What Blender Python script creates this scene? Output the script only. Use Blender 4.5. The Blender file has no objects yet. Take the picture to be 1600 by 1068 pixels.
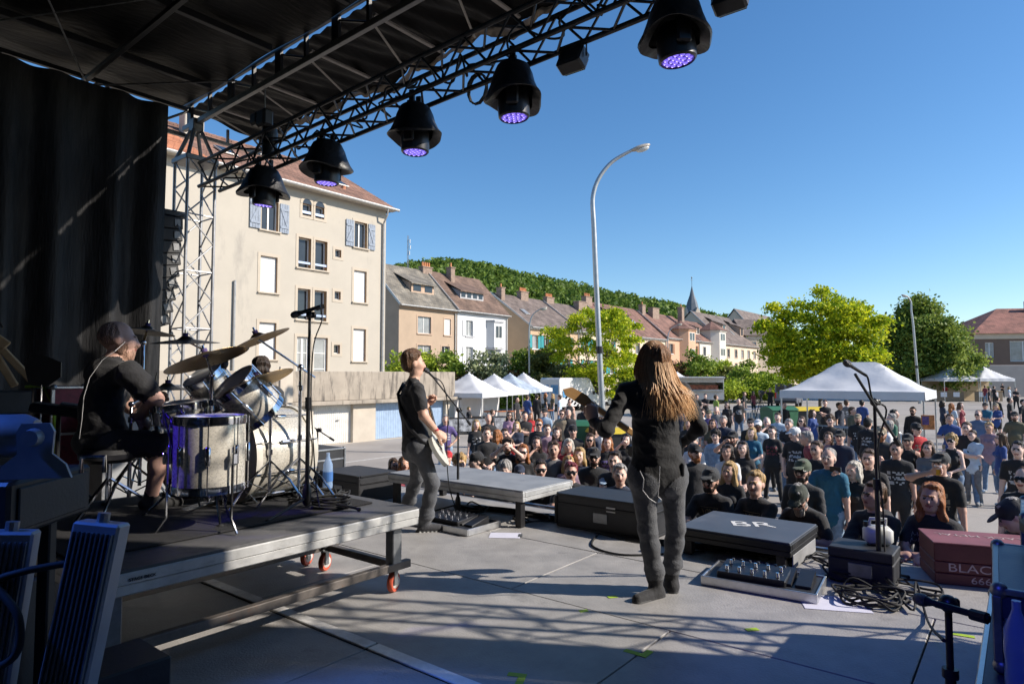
import bpy, bmesh, math, random
import numpy as np
from mathutils import Vector, Matrix
from mathutils.bvhtree import BVHTree
R = math.radians
SC = bpy.context.scene
COL = SC.collection
random.seed(7); np.random.seed(7)
# ---------------------------------------------------------------- camera
FPX, PW, PH = 1010.0, 1600.0, 1068.0
PITCH = math.atan(52 / FPX)
EYE = 2.79                      # lens height above the car park; the stage deck is at 1.23
cam_d = bpy.data.cameras.new('camera'); cam = bpy.data.objects.new('camera', cam_d); COL.objects.link(cam)
cam.location = (0, 0, EYE); cam.rotation_euler = (math.pi / 2 + PITCH, 0, 0)
cam_d.sensor_width = 36; cam_d.lens = 36 * FPX / PW; cam_d.clip_start = 0.05; cam_d.clip_end = 6000
SC.camera = cam
# ---------------------------------------------------------------- sky, sun, exposure
SUN_AZ, SUN_EL = 99.0, 33.5     # degrees clockwise from +Y, and above the horizon
w = bpy.data.worlds.new('World'); SC.world = w; w.use_nodes = True
nt = w.node_tree; bg = nt.nodes['Background']
sky = nt.nodes.new('ShaderNodeTexSky'); sky.sky_type = 'NISHITA'; sky.sun_disc = False
sky.sun_elevation = R(SUN_EL); sky.sun_rotation = R(SUN_AZ); sky.altitude = 200
sky.air_density = 1.0; sky.dust_density = 0.3; sky.ozone_density = 3.4
hs = nt.nodes.new('ShaderNodeHueSaturation'); hs.inputs['Saturation'].default_value = 1.2
nt.links.new(sky.outputs[0], hs.inputs['Color']); nt.links.new(hs.outputs[0], bg.inputs[0]); bg.inputs[1].default_value = 0.119
sd = bpy.data.lights.new('sun', 'SUN'); sun = bpy.data.objects.new('sun', sd); COL.objects.link(sun)
sd.energy = 4.7; sd.angle = R(0.53); sd.color = (1.0, 0.915, 0.81)
_a, _e = R(SUN_AZ), R(SUN_EL)
TO_SUN = Vector((math.sin(_a) * math.cos(_e), math.cos(_a) * math.cos(_e), math.sin(_e)))
sun.rotation_euler = TO_SUN.to_track_quat('Z', 'Y').to_euler(); sun.location = (0, 0, 40)
vs = SC.view_settings; vs.view_transform = 'Standard'; vs.look = 'None'; vs.gamma = 1; vs.use_curve_mapping = False
vs.exposure = 0.5
try:
 SC.cycles.max_bounces = 6; SC.cycles.diffuse_bounces = 3; SC.cycles.glossy_bounces = 3
 SC.cycles.transparent_max_bounces = 8; SC.cycles.transmission_bounces = 4; SC.cycles.caustics_reflective = False
 SC.cycles.caustics_refractive = False; SC.cycles.use_denoising = True
 SC.cycles.sample_clamp_indirect = 6.0
except Exception: pass
# ---------------------------------------------------------------- layout: the place has two main directions
# A points out over the front of the stage, B runs along the stage front; houses, garages and tents follow them too
TH = math.atan2(0.785, 0.62); AX = Vector((math.cos(TH), math.sin(TH), 0)); BX = Vector((-math.sin(TH), math.cos(TH), 0))
STZ = 1.23
def S(a, b, z=STZ): return AX * a + BX * b + Vector((0, 0, z))
def ray(x, y):
 u, v = (x - PW / 2) / FPX, (PH / 2 - y) / FPX
 return Vector((u, math.cos(PITCH) - v * math.sin(PITCH), math.sin(PITCH) + v * math.cos(PITCH)))
def on_z(x, y, z=0.0):
 r = ray(x, y); t = (z - EYE) / r.z
 return Vector((r.x * t, r.y * t, z))
def at_d(x, y, d):
 r = ray(x, y); t = d / r.y
 return Vector((r.x * t, d, EYE + r.z * t))
def ab(p): return (p.x * AX.x + p.y * AX.y, p.x * BX.x + p.y * BX.y)
# ---------------------------------------------------------------- objects and properties
def tag(o, label=None, cat=None, group=None, kind=None):
 if label: o['label'] = label
 if cat: o['category'] = cat
 if group: o['group'] = group
 if kind: o['kind'] = kind
 return o
def thing(name, label, cat, loc=(0, 0, 0), rz=0.0, group=None):
 o = bpy.data.objects.new(name, None); COL.objects.link(o); o.empty_display_size = 0.1
 o.location = loc; o.rotation_euler = (0, 0, rz)
 return tag(o, label, cat, group)
def copy_tree(o, parent=None):
 c = o.copy(); COL.objects.link(c); c.parent = parent
 for ch in list(o.children): copy_tree(ch, c)
 return c
# ---------------------------------------------------------------- materials
MATS = {}
def hexc(h):
 h = h.lstrip('#'); c = [int(h[i:i + 2], 16) / 255 for i in (0, 2, 4)]
 return tuple(x / 12.92 if x < .04045 else ((x + .055) / 1.055) ** 2.4 for x in c)
def M(name, col, rough=.6, metal=0.0, var=.18, scale=6.0, bump=.0, bscale=None, spec=None, stain=None, detail=5, sheen=0, coat=0, stretch=None):
 """a principled material with a noise that varies its colour and roughness and, if asked, a fine relief"""
 if name in MATS: return MATS[name]
 m = bpy.data.materials.new(name); MATS[name] = m; m.use_nodes = True
 n, l = m.node_tree.nodes, m.node_tree.links
 p = n['Principled BSDF']; p.inputs['Roughness'].default_value = rough; p.inputs['Metallic'].default_value = metal
 if spec is not None: p.inputs['Specular IOR Level'].default_value = spec
 if sheen: p.inputs['Sheen Weight'].default_value = sheen
 if coat: p.inputs['Coat Weight'].default_value = coat
 tc = n.new('ShaderNodeTexCoord'); src = tc.outputs['Object']
 if stretch:
  mp = n.new('ShaderNodeMapping'); mp.inputs['Scale'].default_value = stretch; l.new(src, mp.inputs[0]); src = mp.outputs[0]
 no = n.new('ShaderNodeTexNoise'); no.inputs['Scale'].default_value = scale; no.inputs['Detail'].default_value = detail; no.inputs['Roughness'].default_value = .62
 l.new(src, no.inputs['Vector'])
 rp = n.new('ShaderNodeValToRGB'); e = rp.color_ramp.elements
 e[0].position = .3; e[1].position = .72
 lo = tuple(c * (1 - var) for c in col); hi = tuple(min(1, c * (1 + var)) for c in col)
 e[0].color = (*lo, 1); e[1].color = (*hi, 1); l.new(no.outputs[0], rp.inputs[0]); out = rp.outputs[0]
 if stain:
  sc, sscale, thr, stv = stain
  n2 = n.new('ShaderNodeTexNoise'); n2.inputs['Scale'].default_value = sscale; n2.inputs['Detail'].default_value = 8; n2.inputs['Roughness'].default_value = .7
  if stv:
   mp2 = n.new('ShaderNodeMapping'); mp2.inputs['Scale'].default_value = stv; l.new(tc.outputs['Object'], mp2.inputs[0]); l.new(mp2.outputs[0], n2.inputs['Vector'])
  else: l.new(tc.outputs['Object'], n2.inputs['Vector'])
  r2 = n.new('ShaderNodeValToRGB'); r2.color_ramp.elements[0].position = thr; r2.color_ramp.elements[1].position = min(1, thr + .16)
  l.new(n2.outputs[0], r2.inputs[0])
  mx = n.new('ShaderNodeMix'); mx.data_type = 'RGBA'; l.new(r2.outputs[0], mx.inputs[0]); l.new(out, mx.inputs[6]); mx.inputs[7].default_value = (*sc, 1); out = mx.outputs[2]
 l.new(out, p.inputs['Base Color'])
 mr = n.new('ShaderNodeMapRange'); mr.inputs[3].default_value = max(.02, rough - .1); mr.inputs[4].default_value = min(1, rough + .1)
 l.new(no.outputs[0], mr.inputs[0]); l.new(mr.outputs[0], p.inputs['Roughness'])
 if bump:
  nb = n.new('ShaderNodeTexNoise'); nb.inputs['Scale'].default_value = bscale or scale * 5; nb.inputs['Detail'].default_value = 6
  l.new(src, nb.inputs['Vector'])
  b = n.new('ShaderNodeBump'); b.inputs['Strength'].default_value = bump; b.inputs['Distance'].default_value = .02
  l.new(nb.outputs[0], b.inputs['Height']); l.new(b.outputs[0], p.inputs['Normal'])
 return m
def glass(name, col, rough=.04, spec=.6):
 return M(name, col, rough, 0, .25, 1.2, spec=spec)
def clear(name, col, alpha):
 m = M(name, col, .08, 0, .05); m.node_tree.nodes['Principled BSDF'].inputs['Alpha'].default_value = alpha
 return m
def emis(name, col, k):
 m = M(name, col, .3, 0, .1); p = m.node_tree.nodes['Principled BSDF']
 p.inputs['Emission Color'].default_value = (*col, 1); p.inputs['Emission Strength'].default_value = k
 return m
def leafmat(name, col, col2, var=.5, trans=.35):
 if name in MATS: return MATS[name]
 m = bpy.data.materials.new(name); MATS[name] = m; m.use_nodes = True
 n, l = m.node_tree.nodes, m.node_tree.links
 p = n['Principled BSDF']; p.inputs['Roughness'].default_value = .55; p.inputs['Specular IOR Level'].default_value = .25
 g = n.new('ShaderNodeNewGeometry'); tc = n.new('ShaderNodeTexCoord')
 no = n.new('ShaderNodeTexNoise'); no.inputs['Scale'].default_value = .55; l.new(tc.outputs['Object'], no.inputs['Vector'])
 ad = n.new('ShaderNodeMath'); ad.operation = 'MULTIPLY_ADD'; l.new(g.outputs['Random Per Island'], ad.inputs[0]); ad.inputs[1].default_value = var; l.new(no.outputs[0], ad.inputs[2])
 sb = n.new('ShaderNodeMath'); sb.operation = 'SUBTRACT'; l.new(ad.outputs[0], sb.inputs[0]); sb.inputs[1].default_value = var * .5
 rp = n.new('ShaderNodeValToRGB'); rp.color_ramp.elements[0].position = .25; rp.color_ramp.elements[1].position = .75
 rp.color_ramp.elements[0].color = (*col, 1); rp.color_ramp.elements[1].color = (*col2, 1); l.new(sb.outputs[0], rp.inputs[0])
 l.new(rp.outputs[0], p.inputs['Base Color'])
 t = n.new('ShaderNodeBsdfTranslucent'); l.new(rp.outputs[0], t.inputs[0])
 mx = n.new('ShaderNodeMixShader'); mx.inputs[0].default_value = trans
 l.new(p.outputs[0], mx.inputs[1]); l.new(t.outputs[0], mx.inputs[2]); l.new(mx.outputs[0], n['Material Output'].inputs[0])
 return m
# ---------------------------------------------------------------- mesh building
class MB:
 """collects simple shapes and links them as one mesh object"""
 def __init__(s): s.v = []; s.f = []; s.m = []; s.cm = 0
 def add(s, vs_, fs):
  o = len(s.v); s.v += [tuple(p) for p in vs_]
  for f in fs: s.f.append(tuple(i + o for i in f)); s.m.append(s.cm)
  return s
 def mat(s, i): s.cm = i; return s
 def box(s, c, d, rot=None, rz=0):
  c = Vector(c); h = [x / 2 for x in d]
  Rm = rot if rot is not None else Matrix.Rotation(rz, 3, 'Z')
  p = [c + Rm @ Vector((sx * h[0], sy * h[1], sz * h[2])) for sz in (-1, 1) for sy in (-1, 1) for sx in (-1, 1)]
  return s.add(p, [(0, 2, 3, 1), (4, 5, 7, 6), (0, 1, 5, 4), (2, 6, 7, 3), (0, 4, 6, 2), (1, 3, 7, 5)])
 def bx(s, x0, x1, y0, y1, z0, z1): return s.box(((x0 + x1) / 2, (y0 + y1) / 2, (z0 + z1) / 2), (x1 - x0, y1 - y0, z1 - z0))
 def rbox(s, c, d, r=.01, rot=None, rz=0):
  """box with chamfered edges"""
  c = Vector(c); h = [max(x / 2, r * 1.05) for x in d]; Rm = rot if rot is not None else Matrix.Rotation(rz, 3, 'Z')
  vs_ = []; ix = {}
  for sx in (-1, 1):
   for sy in (-1, 1):
    for sz in (-1, 1):
     for k in range(3):
      q = [sx * (h[0] - r), sy * (h[1] - r), sz * (h[2] - r)]; q[k] = (sx, sy, sz)[k] * h[k]
      ix[(sx, sy, sz, k)] = len(vs_); vs_.append(c + Rm @ Vector(q))
  fs = []
  def face(ids):
   a, b, d_ = (Vector(vs_[ids[i]]) for i in (0, 1, 2))
   ctr = sum((Vector(vs_[i]) for i in ids), Vector()) / len(ids)
   if (b - a).cross(d_ - b).dot(ctr - c) < 0: ids = ids[::-1]
   fs.append(tuple(ids))
  for k in range(3):
   i, j = [q for q in range(3) if q != k]
   for sk in (-1, 1):
    def key(si, sj, kk=k, sk=sk, i=i, j=j):
     q = [0, 0, 0]; q[kk] = sk; q[i] = si; q[j] = sj; return tuple(q)
    face([ix[(*key(a, b), k)] for a, b in ((-1, -1), (1, -1), (1, 1), (-1, 1))])
  for k in range(3):
   i, j = [q for q in range(3) if q != k]
   for si in (-1, 1):
    for sj in (-1, 1):
     q0 = [0, 0, 0]; q0[i] = si; q0[j] = sj; q1 = list(q0); q0[k] = -1; q1[k] = 1
     face([ix[(*q0, i)], ix[(*q1, i)], ix[(*q1, j)], ix[(*q0, j)]])
  for sx in (-1, 1):
   for sy in (-1, 1):
    for sz in (-1, 1): face([ix[(sx, sy, sz, k)] for k in range(3)])
  return s.add(vs_, fs)
 def cyl(s, p0, p1, r0, r1=None, n=12, caps=True):
  p0, p1 = Vector(p0), Vector(p1); r1 = r0 if r1 is None else r1
  d = (p1 - p0); d = d.normalized() if d.length > 1e-9 else Vector((0, 0, 1))
  u = d.orthogonal().normalized(); w_ = d.cross(u)
  vs_ = []
  for p, r in ((p0, r0), (p1, r1)):
   vs_ += [p + (u * math.cos(2 * math.pi * i / n) + w_ * math.sin(2 * math.pi * i / n)) * r for i in range(n)]
  fs = [(i, (i + 1) % n, n + (i + 1) % n, n + i) for i in range(n)]
  if caps: fs += [tuple(range(n))[::-1], tuple(range(n, 2 * n))]
  return s.add(vs_, fs)
 def tube(s, pts, r, n=7, closed=False, rad=None):
  pts = [Vector(p) for p in pts]; N = len(pts); u = None; vs_ = []
  for i, p in enumerate(pts):
   if closed: d = pts[(i + 1) % N] - pts[i - 1]
   else: d = pts[min(i + 1, N - 1)] - pts[max(i - 1, 0)]
   d = d.normalized() if d.length > 1e-9 else Vector((0, 0, 1))
   u = d.orthogonal() if u is None else u - d * u.dot(d)
   if u.length < 1e-6: u = d.orthogonal()
   u = u.normalized(); w_ = d.cross(u); rr = rad[i] if rad else r
   vs_ += [p + (u * math.cos(2 * math.pi * k / n) + w_ * math.sin(2 * math.pi * k / n)) * rr for k in range(n)]
  fs = []
  for i in range(N if closed else N - 1):
   o, q = i * n, ((i + 1) % N) * n
   fs += [(o + k, o + (k + 1) % n, q + (k + 1) % n, q + k) for k in range(n)]
  if not closed: fs += [tuple(range(n))[::-1], tuple(range((N - 1) * n, N * n))]
  return s.add(vs_, fs)
 def lathe(s, prof, n=24, mx=None):
  """prof: (radius, height) pairs round the local z axis"""
  mx = mx or Matrix(); vs_ = []; rows = []
  for r, z in prof:
   if r < 1e-6: rows.append([len(vs_)]); vs_.append(mx @ Vector((0, 0, z)))
   else:
    rows.append(list(range(len(vs_), len(vs_) + n)))
    vs_ += [mx @ Vector((r * math.cos(2 * math.pi * i / n), r * math.sin(2 * math.pi * i / n), z)) for i in range(n)]
  fs = []
  for a, b in zip(rows, rows[1:]):
   for i in range(n):
    j = (i + 1) % n
    if len(a) == 1 and len(b) == 1: continue
    if len(a) == 1: fs.append((a[0], b[j], b[i]))
    elif len(b) == 1: fs.append((a[i], a[j], b[0]))
    else: fs.append((a[i], a[j], b[j], b[i]))
  return s.add(vs_, fs)
 def ell(s, c, r, n=12, k=8, rot=None):
  c = Vector(c); r = (r, r, r) if isinstance(r, (int, float)) else r
  mx = Matrix.Translation(c) @ ((rot.to_4x4() if rot is not None else Matrix())) @ Matrix.Diagonal((*r, 1))
  return s.lathe([(math.sin(math.pi * i / k), -math.cos(math.pi * i / k)) for i in range(k + 1)], n, mx)
 def poly(s, pts): return s.add(pts, [tuple(range(len(pts)))])
 def prism(s, poly, z0, z1, mx=None):
  mx = mx or Matrix(); n = len(poly)
  vs_ = [mx @ Vector((x, y, z0)) for x, y in poly] + [mx @ Vector((x, y, z1)) for x, y in poly]
  return s.add(vs_, [tuple(range(n))[::-1], tuple(range(n, 2 * n))] + [(i, (i + 1) % n, n + (i + 1) % n, n + i) for i in range(n)])
 def build(s, name, mats, parent=None, smooth=None, loc=None, rz=None, rot=None):
  me = bpy.data.meshes.new(name); me.from_pydata(s.v, [], s.f)
  mats = mats if isinstance(mats, (list, tuple)) else [mats]
  for m in mats: me.materials.append(m)
  if len(mats) > 1: me.polygons.foreach_set('material_index', s.m)
  if smooth is not None:
   me.polygons.foreach_set('use_smooth', [True] * len(me.polygons))
   try: me.set_sharp_from_angle(angle=R(smooth))
   except Exception: pass
  me.update(); me.validate()
  return link(name, me, parent, loc, rz, rot)
def link(name, me, parent=None, loc=None, rz=None, rot=None):
 o = bpy.data.objects.new(name, me); COL.objects.link(o); o.parent = parent
 if loc is not None: o.location = loc
 if rz is not None: o.rotation_euler = (0, 0, rz)
 if rot is not None: o.rotation_euler = rot
 return o
def text_obj(name, body, size, mat, parent, loc, rot, ext=.0015, align='CENTER', shear=0, xs=1.0):
 c = bpy.data.curves.new(name, 'FONT'); c.body = body; c.size = size; c.extrude = ext; c.align_x = align; c.align_y = 'CENTER'; c.shear = shear
 c.resolution_u = 3
 q = bpy.data.objects.new(name, c); COL.objects.link(q); bpy.context.view_layer.update()
 me = bpy.data.meshes.new_from_object(q.evaluated_get(bpy.context.evaluated_depsgraph_get())); bpy.data.objects.remove(q); me.materials.clear(); me.materials.append(mat)
 o = link(name, me, parent, loc); o.rotation_euler = rot; o.scale = (xs, 1, 1)
 return o
def arc(p0, p1, sag, n=8, up=Vector((0, 0, 1))):
 p0, p1 = Vector(p0), Vector(p1)
 return [p0.lerp(p1, i / n) + up * (sag * 4 * (i / n) * (1 - i / n)) for i in range(n + 1)]
def bez(p, n=12):
 p = [Vector(q) for q in p]; out = []
 for i in range(n + 1):
  t = i / n; q = p[:]
  while len(q) > 1: q = [a.lerp(b, t) for a, b in zip(q, q[1:])]
  out.append(q[0])
 return out
def spline(p, n=6):
 """smooth curve through the points"""
 p = [Vector(q) for q in p]; out = []
 for i in range(len(p) - 1):
  a, b, c, d = p[max(i - 1, 0)], p[i], p[i + 1], p[min(i + 2, len(p) - 1)]
  for k in range(n):
   t = k / n
   out.append(.5 * ((2 * b) + (c - a) * t + (2 * a - 5 * b + 4 * c - d) * t * t + (3 * b - a - 3 * c + d) * t ** 3))
 return out + [p[-1]]
# ================================================================ the ground
def ground_mat():
 m = M('asphalt', (.33, .30, .27), .85, 0, .16, .35, bump=.35, bscale=60, detail=9, stain=((.25, .228, .205), .16, .52, None))
 return m
g = MB(); g.box((0, 900, -.25), (5000, 4000, .5)); g.build('ground', ground_mat()); bpy.data.objects['ground']['kind'] = 'structure'
paint = M('road_paint', (.5, .485, .46), .7, 0, .25, 9)
def strip_on_ground(name, p, q, wd, label=None):
 p, q = Vector(p), Vector(q); d = (q - p); L = d.length
 o = MB().box((L / 2, 0, 0), (L, wd, .004)).build(name, paint, None, loc=(p.x, p.y, .006), rz=math.atan2(d.y, d.x)); o['kind'] = 'structure'
 return o
for (x0, y0, x1, y1) in [(520, 725, 640, 709), (1340, 660, 1395, 646), (1420, 668, 1440, 652), (1486, 640, 1512, 622), (1395, 690, 1440, 676), (1010, 652, 1060, 650), (1240, 720, 1330, 716), (1180, 745, 1260, 741), (1480, 742, 1530, 738), (1220, 640, 1280, 641)]:
 strip_on_ground('parking_marking', on_z(x0, y0), on_z(x1, y1), .12)
# ================================================================ the stage deck
ply = M('deck_plywood', (.315, .303, .29), .55, 0, .22, 3.2, bump=.2, bscale=70, stain=((.19, .182, .175), 2.6, .57, None), detail=10)
alu = M('aluminium', (.56, .57, .58), .33, .9, .14, 14, bump=.05)
alu_dk = M('aluminium_worn', (.16, .16, .16), .45, .7, .25, 9, bump=.08)
steel = M('steel_grey', (.24, .25, .26), .42, .75, .2, 12)
rust = M('steel_rust', (.17, .15, .135), .55, .55, .3, 10, stain=((.3, .12, .045), 3.5, .6, None))
blk = M('black_paint', (.011, .011, .012), .5, 0, .3, 12, bump=.05)
blk_pl = M('black_plastic', (.014, .014, .016), .38, 0, .3, 20)
rubber = M('rubber', (.012, .012, .012), .75, 0, .2, 30)
chrome = M('chrome', (.72, .73, .76), .12, 1, .08, 8)
st = thing('stage_floor', None, None, (0, 0, 0), TH); st['kind'] = 'structure'
FRONT = 6.25
a_rows = [(-2.6, -.06), (-.05, 1.2), (1.21, 2.44), (2.54, 3.77), (3.78, 5.01), (5.02, FRONT)]
panel_me = {}
for ri, (a0, a1) in enumerate(a_rows):
 b = -2.0 - (ri % 2) * 1.25
 while b < 11.2:
  b0, b1 = max(b, -2.0), min(b + 2.49, 11.2)
  if b1 - b0 > .1:
   key = (round(a1 - a0, 3), round(b1 - b0, 3))
   if key not in panel_me:
    o = MB().rbox((0, 0, -.02), (key[0], key[1], .04), .004).build('panel', ply, st); panel_me[key] = o.data
   else: o = link('panel', panel_me[key], st)
   o.location = ((a0 + a1) / 2, (b0 + b1) / 2, STZ + random.uniform(-.0012, .0012))
  b += 2.5
x = MB(); b = -2.0
while b < 11:
 x.rbox((2.49, b + 1.245, STZ + .003), (.085, 2.48, .012), .003)
 for q in (.05, 2.44): x.cyl((2.49, b + q, STZ + .006), (2.49, b + q, STZ + .0085), .012, n=8)
 b += 2.5
x.build('joint_strip', M('strip_metal', (.7, .68, .65), .5, .15, .3, 6, bump=.1), st, smooth=30)
x = MB(); x.bx(FRONT - .05, FRONT, -2, 11.2, 0, STZ - .045); x.build('front_skirt', blk, st)
x = MB(); x.bx(FRONT + .001, FRONT + .05, -2, 11.2, STZ - .12, STZ - .005); x.build('edge_rail', alu_dk, st)
x = MB(); x.bx(-2.6, FRONT - .1, -2, 11.2, .9, STZ - .06); x.build('deck_frame', blk, st)
tape = M('gaffer_tape', (.34, .5, .03), .7, 0, .1, 20)
def deck_tape(px, py, L=.09, W=.045, yaw=0.0, ell=False):
 p = on_z(px, py, STZ)
 m = MB().box((0, 0, .0018), (L, W, .002))
 if ell: m.box((-L / 2 + W / 2 - .001, L / 2 + W / 2, .0018), (W, L, .002))
 o = m.build('floor_tape', tape, None, loc=p, rz=yaw); return o
for i, (px, py, L, yw, e, lab) in enumerate([(912, 954, .06, .3, 0, 'small square of yellow tape on deck near the long haired guitarist'), (1010, 1021, .1, TH, 1, 'yellow L of tape on the shaded deck in front of the camera'),
 (808, 1054, .1, TH + 2, 1, 'yellow L of tape beside the metal floor strip'), (1175, 983, .08, .2, 0, 'yellow tape mark in the lattice shadow'), (1504, 992, .12, -.5, 0, 'yellow tape mark near the flight case edge'),
 (957, 932, .07, .3, 0, 'yellow tape by the feet of the long haired guitarist'), (1157, 916, .07, .4, 0, 'yellow tape under the edge of the effects board')]):
 tag(deck_tape(px, py, L, .04, yw, e), lab, 'tape', 'tape marks on the deck')
# ================================================================ roof, trusses, towers
ATW, BTW = 4.69, 9.95
tarp = M('roof_tarp', (.004, .004, .004), .5, 0, .35, 1.5, bump=.5, bscale=5, spec=.12, stretch=(1, 3, 1))
tarp_hem = M('tarp_hem', (.3, .26, .22), .6, 0, .2, 5)
purl = M('purlin', (.3, .275, .25), .6, .0, .2, 6)
roof = thing('stage_roof', 'black tarpaulin roof on aluminium beams over the stage', 'stage roof', (0, 0, 0), TH)
def sheet(fn, nu, nv, name, mat, parent, thick=.012, smooth=60):
 v = []; f = []
 for side in (0, 1):
  for i in range(nu + 1):
   for j in range(nv + 1):
    p = Vector(fn(i / nu, j / nv)); v.append(p - Vector((0, 0, thick * side)))
 n1 = (nu + 1) * (nv + 1)
 for i in range(nu):
  for j in range(nv):
   a = i * (nv + 1) + j; q = (a, a + nv + 1, a + nv + 2, a + 1); f.append(q); f.append(tuple(k + n1 for k in q[::-1]))
 m = MB(); m.add(v, f); return m.build(name, mat, parent, smooth=smooth)
BR0, BR1 = -.85, 10.15
SLP = .03      # the roof rises slightly towards the near side
roof.rotation_euler = (-SLP, 0, TH); roof.location = (0, 0, BTW * SLP)
def rise(b): return SLP * (BTW - b)
sheet(lambda u, v: (-2.6 + 7.25 * u, BR0 + (BR1 - BR0) * v, 7.06 + .03 * math.sin(u * 40) * math.sin(v * 26)), 60, 60, 'rear_tarp', tarp, roof)
def over(u, v):
 b = BR0 + (BR1 - BR0) * v; bay = (b / 1.25) % 1.0
 fr = 4.74 + 1.22 * u + .05 * math.sin(b * 2.1) * u
 sag = -.10 * math.sin(math.pi * bay) * u ** 1.5 - .035 * math.sin(b * 9 + u * 5) * u - .02 * math.sin(b * 23 + u * 11)
 return (fr, b, 7.02 - .06 * u + sag)
sheet(over, 16, 150, 'front_tarp', tarp, roof)
def hem(u, v):
 b = BR0 + (BR1 - BR0) * v; bay = (b / 1.25) % 1.0
 p = over(1, v); return (p[0] - .01 + .03 * math.sin(b * 6), b, p[2] - .14 * u * (.35 + .65 * abs(math.sin(b * 1.7))) )
sheet(lambda u, v: (hem(u, v)[0] + .012, hem(u, v)[1], hem(u, v)[2]), 2, 150, 'tarp_edge', tarp_hem, roof, .004)
k = 0
b = BR0 + .2
while b < BR1:
 m = MB(); m.rbox((5.33, b, 6.86), (1.15, .05, .03), .004); m.build('purlin', purl, roof)
 m = MB(); m.cyl((4.78, b + .02, 6.74), (5.85, b + .66, 6.83), .014, n=6); m.build('tie_rod', purl, roof)
 b += 1.25
b = BR0 + .2
while b < BR1:
 m = MB(); m.rbox((1.0, b, 6.96), (7.0, .07, .09), .004); m.build('rafter', blk, roof); b += 1.6
for a in (-.8, 1.5, 3.2):
 m = MB(); m.rbox((a, (BR0 + BR1) / 2, 6.86), (.06, BR1 - BR0, .06), .004); m.build('cross_beam', blk, roof)
for a0, b0, a1, b1 in [(3.2, 9.8, 1.5, 6.6), (1.5, 9.8, 3.2, 6.6), (4.5, 8.2, 3.2, 9.9), (3.2, 6.6, 4.5, 3.5), (3.2, 6.6, 1.5, 3.4), (1.5, 6.6, 3.2, 3.4), (-.8, 9.8, 1.5, 6.6)]:
 m = MB(); m.cyl((a0, b0, 6.8), (a1, b1, 6.8), .012, n=6); m.build('brace_rod', alu_dk, roof)
# the front beam: a flat ladder girder
m = MB(); m.rbox((ATW, (BR0 + BR1) / 2, 6.70), (.07, BR1 - BR0, .08), .006); m.build('beam_chord', alu_dk, roof)
m = MB(); m.rbox((ATW, (BR0 + BR1) / 2, 7.06), (.05, BR1 - BR0, .05), .006); m.build('beam_chord', alu_dk, roof)
b = BTW
i = 0
while b > BR0:
 m = MB(); m.rbox((ATW, b, 6.88), (.05, .05 if i % 2 else .13, .32), .004); m.build('beam_post', blk, roof)
 if i % 2 == 0: m = MB(); m.cyl((ATW, b, 7.0), (ATW, b - .62, 6.74), .016, n=6); m.build('beam_diagonal', blk, roof)
 b -= .62; i += 1
# the side girder at the left wing
for z in (6.52, 6.95):
 m = MB(); m.rbox((1.05, BTW, z), (7.3, .06, .06), .005); m.build('side_chord', alu_dk if z < 6.6 else blk, roof)
i = 0
a = ATW
while a > -2:
 m = MB(); m.cyl((a, BTW, 6.52 if i % 2 else 6.95), (a - .62, BTW, 6.95 if i % 2 else 6.52), .02, n=6); m.build('side_diagonal', alu_dk, roof); a -= .62; i += 1
m = MB(); m.rbox((5.3, BTW, 6.58), (1.25, .05, .05), .004); m.rbox((5.3, BTW, 6.70), (.04, .04, .25), .004); m.build('outrigger', alu_dk, roof)
def truss(name, label, p0, p1, w_, h_, pitch, mat, r=.025, group=None, tri=False):
 """lattice truss between two points (world), w across, h high"""
 p0, p1 = Vector(p0), Vector(p1); d = (p1 - p0); L = d.length; d.normalize()
 up = Vector((0, 0, 1)) if abs(d.z) < .9 else AX.copy()
 sd_ = d.cross(up).normalized(); up = sd_.cross(d).normalized()
 t = thing(name, label, 'truss', p0, 0, group)
 cs = [sd_ * (w_ / 2 * a) + up * (h_ / 2 * b) for a, b in ((-1, -1), (1, -1), (1, 1), (-1, 1))]
 for c in cs: MB().cyl(c, c + d * L, r, n=10).build('chord', mat, t, smooth=40)
 n = max(1, int(L / pitch))
 for fi in range(4):
  c0, c1 = cs[fi], cs[(fi + 1) % 4]; m = MB()
  for i in range(n):
   s0, s1 = i * L / n, (i + 1) * L / n
   if i % 2: m.cyl(c0 + d * s0, c1 + d * s1, r * .5, n=6)
   else: m.cyl(c1 + d * s0, c0 + d * s1, r * .5, n=6)
   if i % 2 == 0 and pitch > .3: m.cyl(c0 + d * s0, c1 + d * s0, r * .5, n=6)
  m.build('lattice', mat, t, smooth=40)
 return t
tr_dark = M('truss_black', (.05, .05, .052), .4, .6, .3, 12)
truss('lighting_truss', 'long lattice lighting truss along the front edge of the stage roof', S(ATW + .1, BTW - .25, 5.82), S(ATW + .1, BR0, 5.82 + rise(BR0)), .32, .36, .3, tr_dark, .027)
def tower(a, b, label):
 t = truss('stage_tower', label, S(a, b, .05), S(a, b, 6.08), .42, .42, .42, M('tower_metal', (.36, .36, .37), .42, .5, .2, 9), .024)
 m = MB()
 for sx, sy in ((-1, -1), (1, -1), (1, 1), (-1, 1)):
  p = AX * (.21 * sx) + BX * (.21 * sy)
  m.cyl(p + Vector((0, 0, 6.03)), Vector((0, 0, 6.55)) + p * .22, .03, n=6)
 m.build('head_pyramid', alu_dk, t)
 MB().rbox((0, 0, 6.03), (.5, .5, .08), .01, rz=TH).build('head_plate', alu_dk, t); MB().rbox((0, 0, 6.6), (.16, .16, .2), .01, rz=TH).build('top_block', alu_dk, t)
 m = MB(); m.rbox((0, 0, 0), (.9, .9, .06), .01, rz=TH); m.build('base_plate', steel, t)
 return t
tower(ATW, BTW, 'silver lattice tower holding the roof in front of the beige building')
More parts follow.
